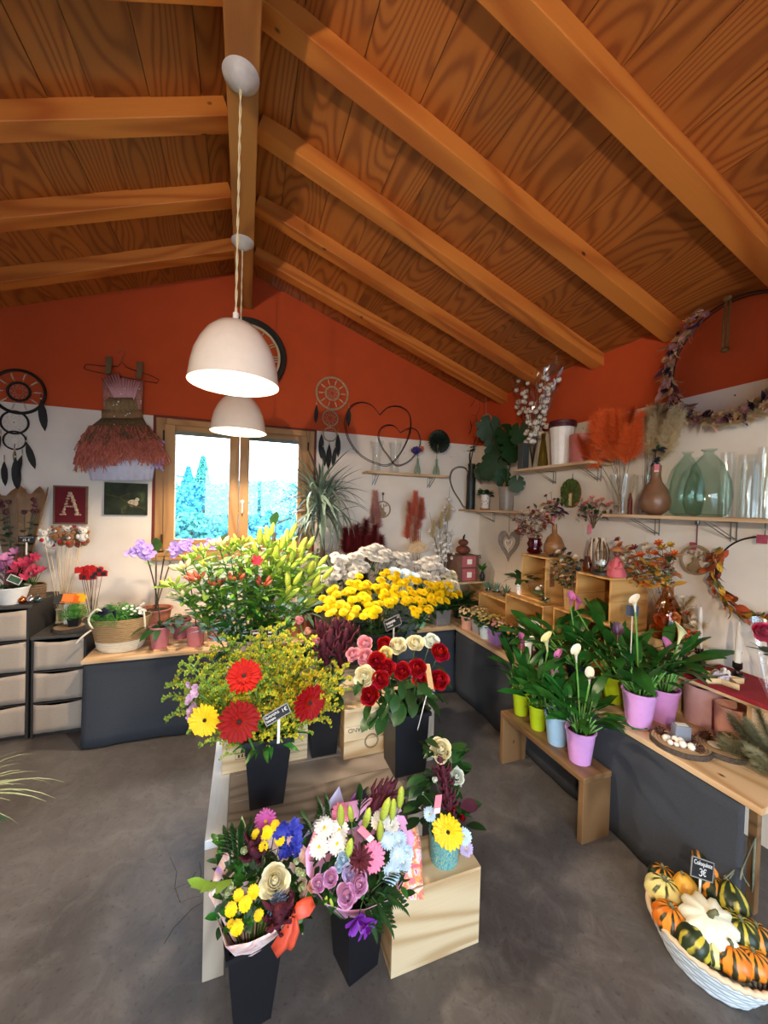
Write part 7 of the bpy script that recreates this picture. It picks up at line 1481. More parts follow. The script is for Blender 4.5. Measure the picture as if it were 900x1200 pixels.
# ------------------------------------------------------------------ wine crates on the right table and what they hold
crate('wine crate with a printed side, open to the room, stacked under the gourd bottle', (1.86, 1.99, .886), (2.12, 2.23, 1.19), '-x', warm=True); tA = bpy.data.objects[-1] if False else None
oc = [o for o in bpy.data.objects if o.get('label', '').startswith('wine crate with a printed side')][0]
for x0, x1, z0, z1 in ((-.10, -.06, .11, .25), (-.03, .0, .13, .2), (.015, .04, .12, .2), (.055, .08, .1, .19)): G().box((x0, -.1208, z0), (x1, -.12, z1)).ob('stencil_mark', plain('stencil_brown', '7a4a26', .8, .4, 60), oc, smooth=0)
crate('lower wine crate open to the room with a pink-white pot inside', (1.81, 1.95, ZT), (2.12, 2.33, .885), '-x', warm=True)
crate('low wine crate carrying the glass bowls near the corner', (1.87, 2.36, ZT), (2.15, 2.76, .80), '-x', warm=True)
crate('wine crate under the ribbed wooden vase, hidden by calla leaves', (1.87, 1.505, ZT), (2.13, 1.93, .884), '-x', warm=True)
crate('upper wine crate open to the room, under the pink figure and glass cloche', (1.85, 1.507, .885), (2.13, 1.742, 1.145), '-x', warm=True)
crate('wine crate supporting the amber vase behind the lilac pots', (1.99, 1.26, ZT), (2.23, 1.46, .86), '+z')
def at(u, v, x, z): p = P(u, v, x=x); return Vector((x, p.y, z))
M_rgl = glass('red_glass', 'b04a5c')
c = at(626, 648, 1.93, 1.191); lathe_thing('bubble_vase', 'red bubbled glass vase of dried flowers on the printed wine crate', 'vase', c, vase_prof([(.035, 0), (.052, .02), (.04, .045), (.053, .07), (.04, .095), (.045, .11)], .004), M_rgl, 28, wob=lambda a, z: 1+.05*math.sin(a*7))
dryb('dried_bouquet', 'dried bouquet of pale and red flowers in the red bubbled vase', c+Vector((0, 0, .02)), [(604, 606), (612, 600), (620, 596), (628, 594), (636, 600), (616, 612), (608, 616), (626, 606), (644, 590), (642, 604), (634, 614)], 1.95, [BP[1], BP[4], BP[6]], [DL[0], DL[1], L_sdark, AL[3]], nl=110)
t = dryb('dried_bouquet', 'second dried bouquet with a pink price tag beside the moss plaque', at(648, 625, 2.18, P(648, 625, x=2.18).z), [(640, 582), (646, 578), (650, 586), (643, 594), (653, 592)], 2.17, [BP[6], BP[4]], [DL[0], DL[2], L_sdark], nl=70); G().box((-.03, -.012, .0), (-.028, .012, .05)).ob('price_tag', M_pinktag, t, smooth=0, loc=(0, -.03, .08)); G().box((-.0305, -.011, .001), (-.03, .011, .014)).ob('price_tag_label', M_paper, t, smooth=0, loc=(0, -.03, .08))
c = at(649, 649, 1.96, 1.191); k = px(1, c); lathe_thing('bottle_vase', 'turned wooden gourd-shaped bottle vase on the printed wine crate', 'vase', c, vase_prof([(.03, 0), (11*k, 5*k), (11.5*k, 13*k), (8*k, 22*k), (3*k, 27*k), (2.6*k, 38*k)]), plain('turned_wood', '8a5c34', .4, .25, 14, stretch=(1, 1, 6)), 30)
lathe_thing('glass_terrarium', 'clear glass ball terrarium inside the printed wine crate', 'terrarium', Vector((1.93, 2.115, .899)), vase_prof([(.03, 0), (.07, .03), (.085, .08), (.075, .125), (.04, .16), (.035, .17)]), M_glass, 30); o = G().ell((0, 0, .0), (.055, .055, .018), 14, 6, wob=lambda a, z: 1+.1*math.sin(a*5)).ob('moss_filling', plain('moss_green', '4a5a22'), bpy.data.objects['glass_terrarium'], 180, loc=(0, 0, .032)); G().ell((.0, .02, .05), .02, 10, 8).ob('pebble', M_white, bpy.data.objects['glass_terrarium'], 180)
t = lathe_thing('glass_terrarium', 'small dark-filled glass globe beside the printed wine crate', 'terrarium', Vector((1.835, 1.972, .886)), vase_prof([(.02, 0), (.034, .015), (.04, .04), (.03, .07), (.024, .08)]), M_glass, 24)
for q in range(8): put('leaf', L_sdark, t, M=X((0, 0, .02), q*2.4, ru(.4, 1.2), 0, .9))
M_ribw = plain('ribbed_wood', 'b08a5c', .7, .15, 20, stretch=(1, 1, 5))
c = Vector((1.93, 1.84, .885)); lathe_thing('wooden_vase', 'ribbed pale wooden vase holding dark dried flowers', 'vase', c, vase_prof([(.042, 0), (.05, .13)], .006), M_ribw, 48, smooth=20, wob=lambda a, z: 1+.05*math.sin(a*16))
dryb('dried_bouquet', 'dried bouquet of navy blue and cream flowers in the ribbed wooden vase', c+Vector((0, 0, .02)), [(648, 652), (655, 648), (662, 645), (668, 650), (675, 654), (682, 658), (652, 662), (660, 658), (670, 662), (678, 668), (645, 660), (665, 670)], 1.92, [BP[5], BP[4], BP[5]], [DL[0], L_sdark, L_grey], nl=120)
# on the upper crate
c = Vector((1.97, 1.70, 1.146)); t = thing('oval_lantern', 'oval brown wicker ring draped with cream ribbon on the upper crate', 'decoration', c); k = px(1, c)
for q in range(5): G().tube([(.02*math.sin(q*1.3), 11*k*math.cos(a*PI/15), 20*k+19*k*math.sin(a*PI/15)) for a in range(30)], .004, 5, True).ob('wicker_ring', plain('wicker_brown', '6a5038', .8), t, 180, M=Matrix.Rotation(R(q*36), 4, 'Z'))
for q in range(6): G().grid([[Vector((-.03, -.004, 0))+Vector((-.02*s2, .02*math.sin(q+s2), 40*k-30*k*s2)), Vector((-.03, .008, 0))+Vector((-.02*s2, .02*math.sin(q+s2)+.004, 40*k-30*k*s2))] for s2 in (0, .33, .66, 1)]).ob('ribbon', plain('ribbon_cream', 'dccbb0', .8), t, 60, thick=.001, M=Matrix.Rotation(q*.5-1, 4, 'Z'))
c = Vector((1.905, 1.62, 1.146)); k = px(1, c); t = thing('glass_cloche', 'glass cloche over a white flower on the upper crate', 'cloche', c); G().lathe([(0, 0), (10.5*k, 0), (10.5*k, 3*k), (0, 3*k)], 26).ob('base', plain('cloche_base', '2a2220', .5), t, 40)
G().lathe([(9.8*k, 3*k), (10*k, 14*k), (9*k, 21*k), (6*k, 26*k), (0, 28*k)], 28).ob('dome', film('cloche_glass', 'ffffff', .9, .03), t, 180, thick=.001); stem(t, [(0, 0, 3*k), (0, 0, 12*k)], .003); rose_head(t, (0, 0, 12*k), (-.3, -.2, 1), 5.5*k, M_wrose, 13, 5)
c = Vector((1.93, 1.545, 1.146)); k = px(1, c); t = thing('doll_figure', 'pink robed seated figurine with a straw hat on the upper crate', 'figurine', c); M_rob = plain('robe_pink', 'c95f66', .7, .12, 30)
G().lathe([(0, 0), (9.5*k, 0), (10*k, 3*k), (8.5*k, 7*k), (5.5*k, 15*k), (4.5*k, 20*k), (2*k, 23*k), (0, 23*k)], 24, wob=lambda a, z: 1+.08*math.sin(a*6)).ob('robe', M_rob, t, 60)
for sg in (-1, 1): G().tube([(0, sg*4*k, 18*k), (-3*k, sg*7.5*k, 12*k), (-6*k, sg*2.5*k, 9*k)], [2.2*k, 2.4*k, 1.6*k], 8).ob('sleeve', M_rob, t, 180)
M_skin = plain('figure_brown', '6a3d28', .6); G().ell((0, 0, 27*k), (3.8*k, 3.8*k, 4.6*k), 14, 10).ob('head', M_skin, t, 180); G().ell((-3.8*k, 0, 27*k), (1*k, .7*k, 1*k), 8, 6).ob('nose', M_skin, t, 180)
for sg in (-1, 1): G().ell((-3.4*k, sg*1.5*k, 28.2*k), .55*k, 6, 4).ob('eye', M_black, t, 180)
G().lathe([(8*k, 30*k), (5*k, 33*k), (0, 37*k)], 18, wob=lambda a, z: 1+.1*math.sin(a*9)).ob('straw_hat', plain('hat_straw', 'a86c3c', .9, .3, 60), t, 60, thick=.003)
lathe_thing('glass_jar', 'brown glass jar behind the cloche on the upper crate', 'jar', Vector((1.90, 1.71, 1.146)), vase_prof([(.022, 0), (.024, .05), (.016, .08), (.018, .09)]), M_aglass, 18)
# in and on the lower crates
t = thing('plant_pot', 'round pot with white and pink bands inside the lower wine crate', 'pot', Vector((1.90, 2.16, .543))); round_pot(t, (0, 0, 0), .075, .085, .17, M_white, .004, soil=False); G().lathe([(.0795, .06), (.084, .12)], 28).ob('pink_band', plain('band_pink', 'c98a90', .5), t, 180); o = t
c = Vector((1.9, 2.27, .886)); t = potplant('peace_lily', 'peace lily in a white patterned pot at the end of the lower crate', c, (pattern_pot('blue_dot_pot', '5a6aa0', 'e6e6ea', 60, .3), .032, .038, .09), leaf_mesh('leaf', M_dleaf, .16, .045, .7, .15, .45), 26, (.7, 1.1), (.5, 1.4), .012)
for i, (y, lb) in enumerate(((2.70, 'glass bowl with a tall succulent nearest the corner, on the low crate'), (2.585, 'round glass bowl with a spiky succulent in the middle of the low crate'), (2.47, 'round glass bowl with aloe next to the peace lily, on the low crate'))):
    c = Vector((1.92, y, .801)); t = thing('succulent_bowl', lb, 'plant', c); r = (.034, .045, .04)[i]; G().lathe(vase_prof([(r*.5, 0), (r*.95, r*.5), (r, r*.9), (r*.75, r*1.6)]), 22).ob('bowl', M_glass, t, 60); G().lathe([(0, r*.7), (r*.85, r*.7)], 18).ob('soil', M_soil, t, 0)
    leaves(t, (0, 0, r*.7), 16, leaf_mesh('leaf', M_gleaf, .09, .016, .1, .3, .3), el=(.7, 1.5), s=(.6, 1.1), rad=.01)
# amber vase
c = Vector((2.06, 1.355, .861)); k = px(1, c)
c.z = .861; lathe_thing('amber_vase', 'amber glass bottle vase of autumn flowers beside the reindeer ring', 'vase', c, vase_prof([(.05, 0), (.066, .03), (.068, .1), (.05, .17), (.026, .22), (.024, .26), (.03, .27)], .004), M_aglass, 32)
dryb('dried_bouquet', 'autumn bouquet of orange and ochre dried flowers in the amber vase', c+Vector((0, 0, .02)), [(728, 640), (738, 648), (744, 644), (752, 652), (760, 645), (768, 650), (776, 644), (784, 656), (790, 650), (734, 658), (748, 662), (764, 664), (780, 666), (742, 655), (756, 640), (772, 638), (786, 640), (725, 634)], 2.02, [BP[2], BP[3], BP[6], BP[2], BP[4]], [DL[0], L_sdark, L_grey, AL[2], AL[1], AL[0]], r=.024, nl=200)
c = Vector((2.175, 1.23, ZT)); t = dryb('dried_bouquet', 'dried bunch with peach roses and red berries in front of the candles', c, [(774, 712), (786, 706), (797, 712), (806, 720), (813, 732), (817, 744), (800, 702), (790, 718)], 2.1, [BP[4], BP[6]], [DL[0], DL[3]], nl=50)
for u, v, r in ((777, 727, 9), (769, 738, 7), (791, 724, 6)): h = P(u, v, x=2.04)-c; rose_head(t, h, face(h+c, .5), px(r, h+c), plain('rose_apricot2', 'd98a4c', .6, .12), 14, u); stem(t, bez((0, 0, 0), (0, 0, h.z*.5), h, 4), .002)
for q in range(16): h = P(ru(799, 814), ru(738, 758), x=2.05+ru(-.02, .02))-c; G().ell((0, 0, 0), .0085, 8, 6).ob('berry', plain('berry_red', 'b8401c', .3, .2), t, 180, loc=h); stem(t, [h, h+Vector((.01, 0, -.05))], .001, M_tw)
for q in range(7): h = P(800+ru(-14, 18), 720+ru(-10, 30), x=2.14)-c; put('plume', PBG[q % 2], t, M=ZD(h, (ru(-.2, .2), -.6+ru(-.3, .3), 1), .7), kind='stuff')
# red-topped stand with candles and star
t = thing('display_stand', 'little pine stand with a red felt top on the right table', 'stand', Vector((2.07, 1.0, ZT))); M_felt = plain('felt_wine', '8a1626', .95, .1, 120)
G().box((-.15, -.2, .205), (.15, .2, .225)).ob('top_board', M_piney, t, smooth=0); G().box((-.153, -.203, .218), (.15, .2, .236)).ob('felt', M_felt, t, smooth=0, bev=.003)
for xa, y in ((-.145, -.075), (.07, .18)): G().box((xa, y, 0), (.145, y+.018, .205)).ob('leg', wood('pine_upright', 'd9b183', 'c19461', axis=2), t, smooth=0, bev=.002)
ZR = ZT+.237; M_wax = plain('candle_wax', 'e9e4da', .45, .03, trans=.15)
for lb, u, ub, x in (('tall white taper candle in a dark holder, farther one', 826, 640, 2.14), ('tall white taper candle in a dark holder, nearer the picture corner', 872, 660, 2.11)):
    c = on(u, x, ZR); c.z = ZR; t = thing('candle_holder', lb.replace('tall white taper candle in a dark holder', 'dark metal candle holder of a white taper'), 'candle holder', c)
    G().lathe([(0, 0), (.028, 0), (.03, .006), (.01, .014), (.013, .024), (.008, .034), (.018, .045), (.018, .07), (.014, .07), (.014, .046), (0, .046)], 20).ob('body', plain('holder_dark', '2a2420', .35, .2, metal=.7), t, 50)
    for q in range(5): G().ell((.016*math.cos(q*1.26), .016*math.sin(q*1.26), .02), .006, 8, 6).ob('bead', plain('holder_dark', '2a2420'), t, 180)
    t = thing('taper_candle', lb, 'candle', c+Vector((0, 0, .0465))); L2 = px(54, c); G().lathe([(0, 0), (.0125, 0), (.0115, L2*.5), (.007, L2*.93), (.002, L2), (0, L2)], 16).ob('wax', M_wax, t, 60); G().tube([(0, 0, L2), (.001, 0, L2+.008)], .001, 4).ob('wick', M_black, t, 0)
c = P(858, 800, z=ZR); c = Vector((1.99, c.y+.03, ZR)); t = thing('wooden_star', 'pale wooden star bowl with white salt crystals on the red felt', 'decoration', c, R(20)); M_pal = plain('pale_wood', 'd8bc90', .7, .1, 30)
star = [((.092 if i % 2 == 0 else .042)*math.cos(i*PI/5+.3), (.092 if i % 2 == 0 else .042)*math.sin(i*PI/5+.3)) for i in range(10)]
G().prism(star, 0, .006).ob('star_floor', M_pal, t, 0)
for i in range(10): a, b = star[i], star[(i+1) % 10]; G().prism([a, b, (b[0]*.9, b[1]*.9), (a[0]*.9, a[1]*.9)], .0, .024).ob('star_wall', M_pal, t, 0)
for i in range(14): G().ell((ru(-.035, .035), ru(-.03, .03), .022), (ru(.008, .016), ru(.008, .014), ru(.006, .014)), 5, 3, Matrix.Rotation(ru(0, 3), 4, 'X')).ob('crystal', plain('salt_crystal', 'd9d2e4', .25, .05), t, 0)
t = thing('angel_figure', 'tiny white angel figurine standing behind the wooden star', 'figurine', on(857, 2.07, ZR)); G().lathe([(0, 0), (.014, 0), (.008, .02), (.004, .026), (0, .026)], 14).ob('gown', M_white, t, 50); G().ell((0, 0, .032), .008, 10, 8).ob('head', M_white, t, 180)
for sg in (-1, 1): G().ell((.006, sg*.012, .02), (.003, .009, .012), 8, 6).ob('wing', M_white, t, 180)
t = thing('driftwood', 'dark piece of driftwood on the red felt beside the far candle', 'wood', on(812, 2.05, ZR)); G().tube([(0, .05, .012), (0, .02, .022), (.0, -.02, .02), (.01, -.05, .01)], [.006, .016, .018, .008], 8).ob('log', M_bark, t, 180)
G().tube([(0, 0, .02), (-.01, .02, .04), (0, .03, .055)], [.008, .005, .002], 6).ob('branch_stub', M_bark, t, 180)
c = P(893, 800, x=2.0); c = Vector((1.99, c.y-.035, ZR)); t = thing('wrapped_rose', 'single pink-red rose in a clear pointed sleeve at the end of the red stand', 'rose', c); h = P(898, 742, x=2.0)-c; stem(t, bez((0, 0, .0), (0, 0, h.z*.5), h, 5), .003, M_dstem); rose_head(t, h, face(h+c, .5), .038, plain('rose_fuchsia', 'c02a5a', .55, .15), 15, 3); leaves(t, h*.7, 6, L_oval, el=(.2, .9), rad=.01)
G().grid([[Vector((.03*math.cos(a), .03*math.sin(a), .0))*.3, h*.5+Vector((.05*math.cos(a), .05*math.sin(a), 0)), h+Vector((.075*math.cos(a), .085*math.sin(a), .03*math.sin(a*2)+.02))] for a in [i*2*PI/16 for i in range(17)]]).ob('sleeve', M_cel2, t, 60)
# ceramic pots, trays, grass on the table
for lb, c, r, h, cc in (('empty lilac-pink ceramic pot behind the calla lilies, under the red stand', (2.04, 1.165, ZT), .075, .17, 'c49a9c'), ('empty salmon-pink ceramic pot under the red stand beside its leg', (2.0, 1.03, ZT), .06, .145, 'd39a88')):
    t = thing('ceramic_pot', lb, 'pot', c); round_pot(t, (0, 0, 0), r*.92, r, h, plain('ceramic_'+cc, cc, .7, .06, 40), .0, soil=False)
def pinecone(t, c, s, d=(0, 0, 1), nm='pine_cone'):
    g = G(); g.ell((0, 0, 0), (.5, .5, .8), 8, 6)
    for i in range(46): f = i/46; a = i*2.4; rr = .85*math.sin(PI*(.12+.8*f)); z = -.85+1.7*f; g.add([(rr*.4*math.cos(a-.3), rr*.4*math.sin(a-.3), z-.1), (rr*.4*math.cos(a+.3), rr*.4*math.sin(a+.3), z-.1), (rr*1.15*math.cos(a+.16), rr*1.15*math.sin(a+.16), z+.15), (rr*1.15*math.cos(a-.16), rr*1.15*math.sin(a-.16), z+.15), (rr*.5*math.cos(a), rr*.5*math.sin(a), z-.22)], [(0, 1, 2, 3), (0, 4, 1), (1, 4, 2), (3, 4, 0), (2, 4, 3)])
    return put(nm, MI('cone', lambda: g.mesh('pine_cone', plain('cone_brown', '4a2a1a', .8, .3, 40), 0)), t, M=ZD(c, d, s))
c = P(799, 880, z=ZT); c = Vector((c.x+.02, c.y+.02, ZT)); t = slice_('oval bark-edged slice tray with a grey candle and pine cones on the table edge', c, .085, 1.25, .02, R(-60)); zz = .024
for q, d, s in (((-.07, .02, .028), (.3, .2, 1), .026), ((.055, -.02, .028), (1, .2, .4), .029), ((.03, .04, .028), (0, 1, .3), .024)): pinecone(t, q, s, d)
G().box((-.028, -.02, 0), (.03, .02, .062)).ob('candle_box', plain('candle_grey', '7f8694', .4, .05), t, smooth=0, M=Matrix.Translation((.0, .022, zz)) @ Matrix.Rotation(R(30), 4, 'Z'), bev=.003); G().box((-.02, -.012, .062), (.022, .012, .0635)).ob('candle_wax', M_wax, t, smooth=0, M=Matrix.Translation((.0, .022, zz)) @ Matrix.Rotation(R(30), 4, 'Z'))
for q in range(11): G().ell((ru(-.06, .06), ru(-.055, -.01), zz+.008), ru(.009, .016), 8, 6, wob=lambda a, z: 1+.15*math.sin(a*4)).ob('cotton', plain('cotton', 'e2ddd4'), t, 180)
G().ell((-.02, -.045, zz+.009), .009, 10, 8).ob('copper_bead', plain('bauble_c9744a', 'c9744a', .25, metal=1), t, 180)
c = P(848, 886, z=ZT); c = Vector((c.x+.03, c.y+.02, ZT)); t = slice_('second bark slice tray with pine cone and green box, half under dried grass', c, .08, 1.2, .02, R(-50))
pinecone(t, (-.05, .035, .03), .028, (.3, .2, 1)); G().prism([(-.03, -.025), (.03, -.025), (.03, .025), (-.03, .025)], 0, .04, Matrix.Translation((.03, .025, zz)) @ Matrix.Rotation(.4, 4, 'Z')).ob('green_box', plain('box_olive', '4d5a38', .5), t, 0); G().box((-.024, -.019, .0), (.024, .019, .001)).ob('soap', plain('soap_cream', 'd8c49a', .6), t, smooth=0, M=Matrix.Translation((.03, .025, zz+.0405)) @ Matrix.Rotation(.4, 4, 'Z'))
G().lathe([(0, 0), (.014, .002), (.026, .012), (.02, .014), (0, .01)], 16, wob=lambda a, z: 1+.12*math.sin(a*8)).ob('shell', plain('shell_white', 'd8c8b0', .6, .1), t, 60, loc=(-.03, -.03, zz))
for q in range(4): G().ell((ru(-.02, .05), ru(-.06, -.02), zz+.007), ru(.007, .011), 8, 6).ob('nut', plain('nut_brown', '6a4428', .5), t, 180)
c = Vector((1.87, .80, ZT)); t = thing('dried_grass', 'bundle of dried grey-green grasses lying at the near table end', 'dried flowers', c)
M_gr = plain('grass_dry', '8f8a6a', .9, .25, 40)
GRP = [pampas(M_gr, 61, .2, .05), pampas(plain('grass_dry2', '77765a', .9, .25, 40), 62, .2, .05)]
for q in range(16): d = Vector((ru(-1, .2), ru(-.5, .9), ru(.05, .9))); e = d.normalized()*ru(.08, .17); stem(t, bez((.05, -.03, .02), e*.5+Vector((0, 0, .04)), e+Vector((0, 0, .03)), 4), .0015, M_gr); put('plume', GRP[q % 2], t, M=ZD(e+Vector((0, 0, .03)), d, .75), kind='stuff')
t = thing('dried_twig', 'curled dry twig sticking out from under the near table end', 'branch', Vector((1.70, .82, .22))); M_dg = plain('twig_greygreen', '6f7260', .9, .2)
G().tube([(.1, .02, .05), (.0, 0, .0), (-.05, -.02, .02), (-.08, -.03, -.005)], .003, 5).ob('twig', M_dg, t, 180)
for q in range(5): G().tube(bez((-.01*q, 0, .0), (-.02*q-.01, .0, -.02), (-.02*q, ru(-.03, .03), -.05), 5), .0022, 5).ob('curl', M_dg, t, 180)
t.location.z = .26; G().tube([(.1, .02, .05), (.14, .04, -.26)], .004, 5).ob('stem', M_dg, t, 180)

# ------------------------------------------------------------------ calla lilies
CL = [leaf_mesh('leaf', plain('calla_leaf', '265c22', .32, .2, 10, rnd=.25, trans=.12), L_, W_, dr, .2, .38, 7, .06) for L_, W_, dr in ((.22, .055, .4), (.20, .046, .15), (.17, .055, .7))]
def spathe(mat):
    rows = []
    for i in range(9):
        f = i/8; row = []
        for k in range(15):
            a = -PI*.93+2*PI*.93*k/14; fr = math.cos(a/2)**2; r = .08+.16*f+.36*f**4; row.append((r*math.cos(a)*(1+.35*f*f*fr), r*math.sin(a), 1.75*f+.75*fr*f**3-.45*f**6*(1-.6*fr)))
        rows.append(row)
    return G().grid(rows).mesh('spathe', mat, 180)
def calla_flower(t, c0, p, mat, s, az=None, base=(0, 0, .1)):
    p = Vector(p); G().tube(bez(base, (p.x*.5, p.y*.5, p.z*.7), p, 7), [.0045]*7+[.005], 7).ob('flower_stem', plain('calla_stem', '5d9440', .4, .12), t, 180)
    v = VIEW(p+Vector(c0)); s *= .72; az = math.atan2(v.y, v.x)+(az or 0); M = Matrix.Translation(p) @ Matrix.Rotation(az, 4, 'Z') @ Matrix.Rotation(R(10), 4, 'Y') @ Matrix.Scale(s*1.05, 4)
    put('spathe', MI(('spa', mat.name), lambda: spathe(mat)), t, M=M @ Matrix.Rotation(PI, 4, 'Z')); put('spadix', MI('spx', lambda: G().lathe([(0, .2), (.07, .25), (.06, 1.0), (0, 1.1)], 8).mesh('spadix', M_lyel, 180)), t, M=M)
M_cpk = plain('calla_pink', 'c469a8', .45, .15, 12, trans=.15); M_cwh = plain('calla_white', 'f0efe2', .45, .04, trans=.15); M_ccr = plain('calla_cream', 'e6e8b4', .45, .08, trans=.15); M_cpu = plain('calla_purple', '4a2848', .4, .2)
def calla(label, c, pot, pr, ph, nl, flowers, sc=1.0, x=None, el=(.75, 1.4)):
    c = Vector(c); t = thing('calla_lily', label, 'calla lily', c, ru(0, .01), 'potted calla lilies'); round_pot(t, (0, 0, 0), pr*.72, pr, ph, pot, .004)
    for i in range(nl):
        a = i*2.4+ru(-.3, .3); q = Vector((math.cos(a), math.sin(a), 0))*pr*ru(.1, .55)+Vector((0, 0, ph-.015)); e = ru(*el); d = Vector((math.cos(a)*math.cos(e), math.sin(a)*math.cos(e), math.sin(e))); ln = ru(.06, .17)*sc; b = q+d*ln
        G().tube([q, q+d*ln*.5, b], [.005, .0042, .003], 5).ob('leaf_stalk', plain('calla_stem', '5d9440'), t, 180); put('leaf', CL[i % 3], t, M=X(b-d*.004, a, e-.1+ru(-.35, .05), ru(-.6, .6), sc*ru(.65, 1.05)))
    for u, v, m, s in flowers: p = P(u, v, x=x or c.x)-c; calla_flower(t, c, p-Vector((0, 0, px(s, p+c)*.9)), m, px(s, p+c), ru(-1.7, 1.7), (0, 0, ph-.02))
    return t
M_lime = plain('pot_lime', 'a9c21e', .35, .05); M_lblue = plain('pot_skyblue', '9cc3e2', .35, .05); M_lil = plain('pot_lilac', 'cf97d6', .35, .05); M_lil2 = plain('pot_mauve', 'c98ac4', .35, .05)
calla('pink and white calla lily, lime green pot at the far end of the bench', (1.545, 1.815, .306), M_lime, .052, .135, 20, [(611, 752, M_cpk, 11), (622, 757, M_cwh, 12)])
calla('cream calla lily in a lime green pot, second on the bench', (1.535, 1.665, .306), M_lime, .052, .125, 20, [(642, 752, M_ccr, 13), (655, 770, M_cpk, 10)])
calla('pink calla lily in a pale blue pot on the bench', (1.535, 1.53, .306), M_lblue, .06, .145, 20, [(646, 787, M_cpk, 13)])
calla('white calla lily in a lilac pot at the near end of the bench', (1.535, 1.385, .306), M_lil, .066, .15, 26, [(691, 792, M_cwh, 11), (676, 766, M_cwh, 12)])
calla('purple calla lily in a lilac pot on the table, nearest its cloth edge', (1.714, 1.235, ZT+.001), M_lil, .068, .155, 26, [(724, 742, M_cpu, 13), (732, 776, M_cpu, 9), (745, 707, M_cwh, 12)], 1.1)
calla('pink and white calla lily in a mauve pot on the table, by the slice tray', (1.868, 1.235, ZT+.001), M_lil2, .068, .15, 24, [(780, 758, M_cpk, 12), (795, 742, M_ccr, 15)], 1.1)
calla('leafy calla lily in a lime pot at the back, beside the wine crate', (1.80, 1.43, ZT+.001), M_lime, .058, .13, 26, [(676, 706, M_cpk, 10)], 1.35, el=(.5, 1.4))
calla('leafy calla lily in a hidden dark pot, behind the bench plants', (1.76, 1.62, ZT+.001), M_black, .058, .12, 30, [(669, 702, M_cpk, 10)], 1.3, el=(.4, 1.4))
calla('broad leaved calla lily in a dark pot next to the kalanchoe row', (1.735, 1.84, ZT+.001), M_black, .058, .12, 28, [], 1.15, el=(.2, 1.3))
p = P(741, 722, x=1.725); t = thing('message_card', 'small navy blue card on a stick among the purple calla leaves', 'card', p, R(-45))
G().box((-.025, -.001, 0), (.025, .001, .05)).ob('card', plain('card_navy', '22314a', .6), t, smooth=0); G().box((-.002, .001, .66-p.z), (.002, .003, .03)).ob('stick', M_paper, t, smooth=0)
# kalanchoe row along the table edge
KL = leaf_mesh('leaf', plain('kalanchoe_leaf', '2c5a2e', .35, .2, 20, rnd=.2), .05, .034, .5, .15, .5)
kf = lambda cc: MI(('kf', cc), lambda: corolla('flower', plain('kal_'+cc, cc, .6, .15, trans=.1), [(5, 0, 1, .8, 0, .15, 0), (4, 0, .7, .6, .12, .2, .5)]))
KAL = [((1.70, 2.66), 'peach', 'd9a08c', 'eccb94', False), ((1.745, 2.545), 'grey', '9a9aa2', 'e2d08a', True), ((1.72, 2.43), 'pale blue', 'c6d8e6', 'dcc86a', False), ((1.725, 2.30), 'lilac', 'b48ae0', 'c98a8c', True), ((1.735, 2.165), 'black', '2a2a2c', 'e07f3a', True), ((1.745, 2.03), 'brown', '7a5040', 'd66a3a', False)]
for (x, y), cn, cc, fc, sq in KAL:
    potplant('kalanchoe', 'kalanchoe with small %s flowers in a %s pot in the table edge row' % ({'eccb94': 'cream', 'e2d08a': 'pale yellow', 'dcc86a': 'yellow', 'c98a8c': 'dusty pink', 'e07f3a': 'orange', 'd66a3a': 'orange-red'}[fc], cn), Vector((x, y, ZT+.001)), (plain('kpot_'+cn, cc, .4, .05), .04, .05, .1), KL, 34, (.7, 1.2), (-.1, 1.1), .045, ([kf(fc), kf('e6d2a0')], 46, .0105, .075, .045, .085), square=sq, group='kalanchoes along the table edge')
potplant('kalanchoe', 'second kalanchoe with yellow flowers behind the row, without visible pot', Vector((1.80, 2.41, ZT+.001)), (M_black, .03, .038, .1), KL, 30, (.7, 1.2), (-.1, 1.1), .045, ([kf('dcc86a')], 36, .0105, .07, .05, .09), group='kalanchoes along the table edge')
potplant('kalanchoe', 'kalanchoe with cream flowers behind the row beside the low crate', Vector((1.815, 2.65, ZT+.001)), (M_black, .04, .05, .1), KL, 30, (.7, 1.2), (-.1, 1.1), .045, ([kf('eccb94')], 36, .0105, .07, .05, .09), group='kalanchoes along the table edge')
sign('tiny chalkboard sign above the kalanchoe row by the lower crate', Vector((1.735, 2.14, .665)), R(-50), .05, .035, .1, [('~.035', .014, 0, .017)], .07)

# ------------------------------------------------------------------ basket of gourds on the floor
bk = Vector((1.475, .80, 0)); t = thing('gourd_basket', 'oval white basket full of ornamental gourds on the floor', 'basket', bk, R(100)); M_bw = plain('basket_white', 'c9d2d9', .6, .06, 40)
BX, BY = .165, .125
for k in range(6): f = k/5; G().tube([((.70+.3*f)*BX*math.cos(a*PI/28), (.70+.3*f)*BY*math.sin(a*PI/28), .012+.085*f+.002*math.sin(a*8+PI*k)) for a in range(56)], .0105, 7, True).ob('woven_band', M_bw, t, 180)
G().lathe([(0, .004), (.72, .006)], 40, sx=BX, sy=BY).ob('bottom', M_bw, t, 0)
G().tube([(1.03*BX*math.cos(a*PI/40), 1.03*BY*math.sin(a*PI/40), .108+.003*math.sin(a*3.1)) for a in range(80)], .009, 7, True).ob('rim', plain('basket_rim', 'd9c3a4', .7, .1), t, 180)
G().tube([(-.15, -.06, .09), (-.17, -.075, .05), (-.175, -.08, .02)], .0012, 4).ob('tag_string', M_paper, t, 0)
o = G().box((-.018, -.0008, -.03), (.018, .0008, .0)).ob('barcode_tag', M_paper, t, smooth=0, M=Matrix.Translation((-.175, -.082, .032)) @ Matrix.Rotation(R(-80), 4, 'Z') @ Matrix.Rotation(R(-30), 4, 'Y'))
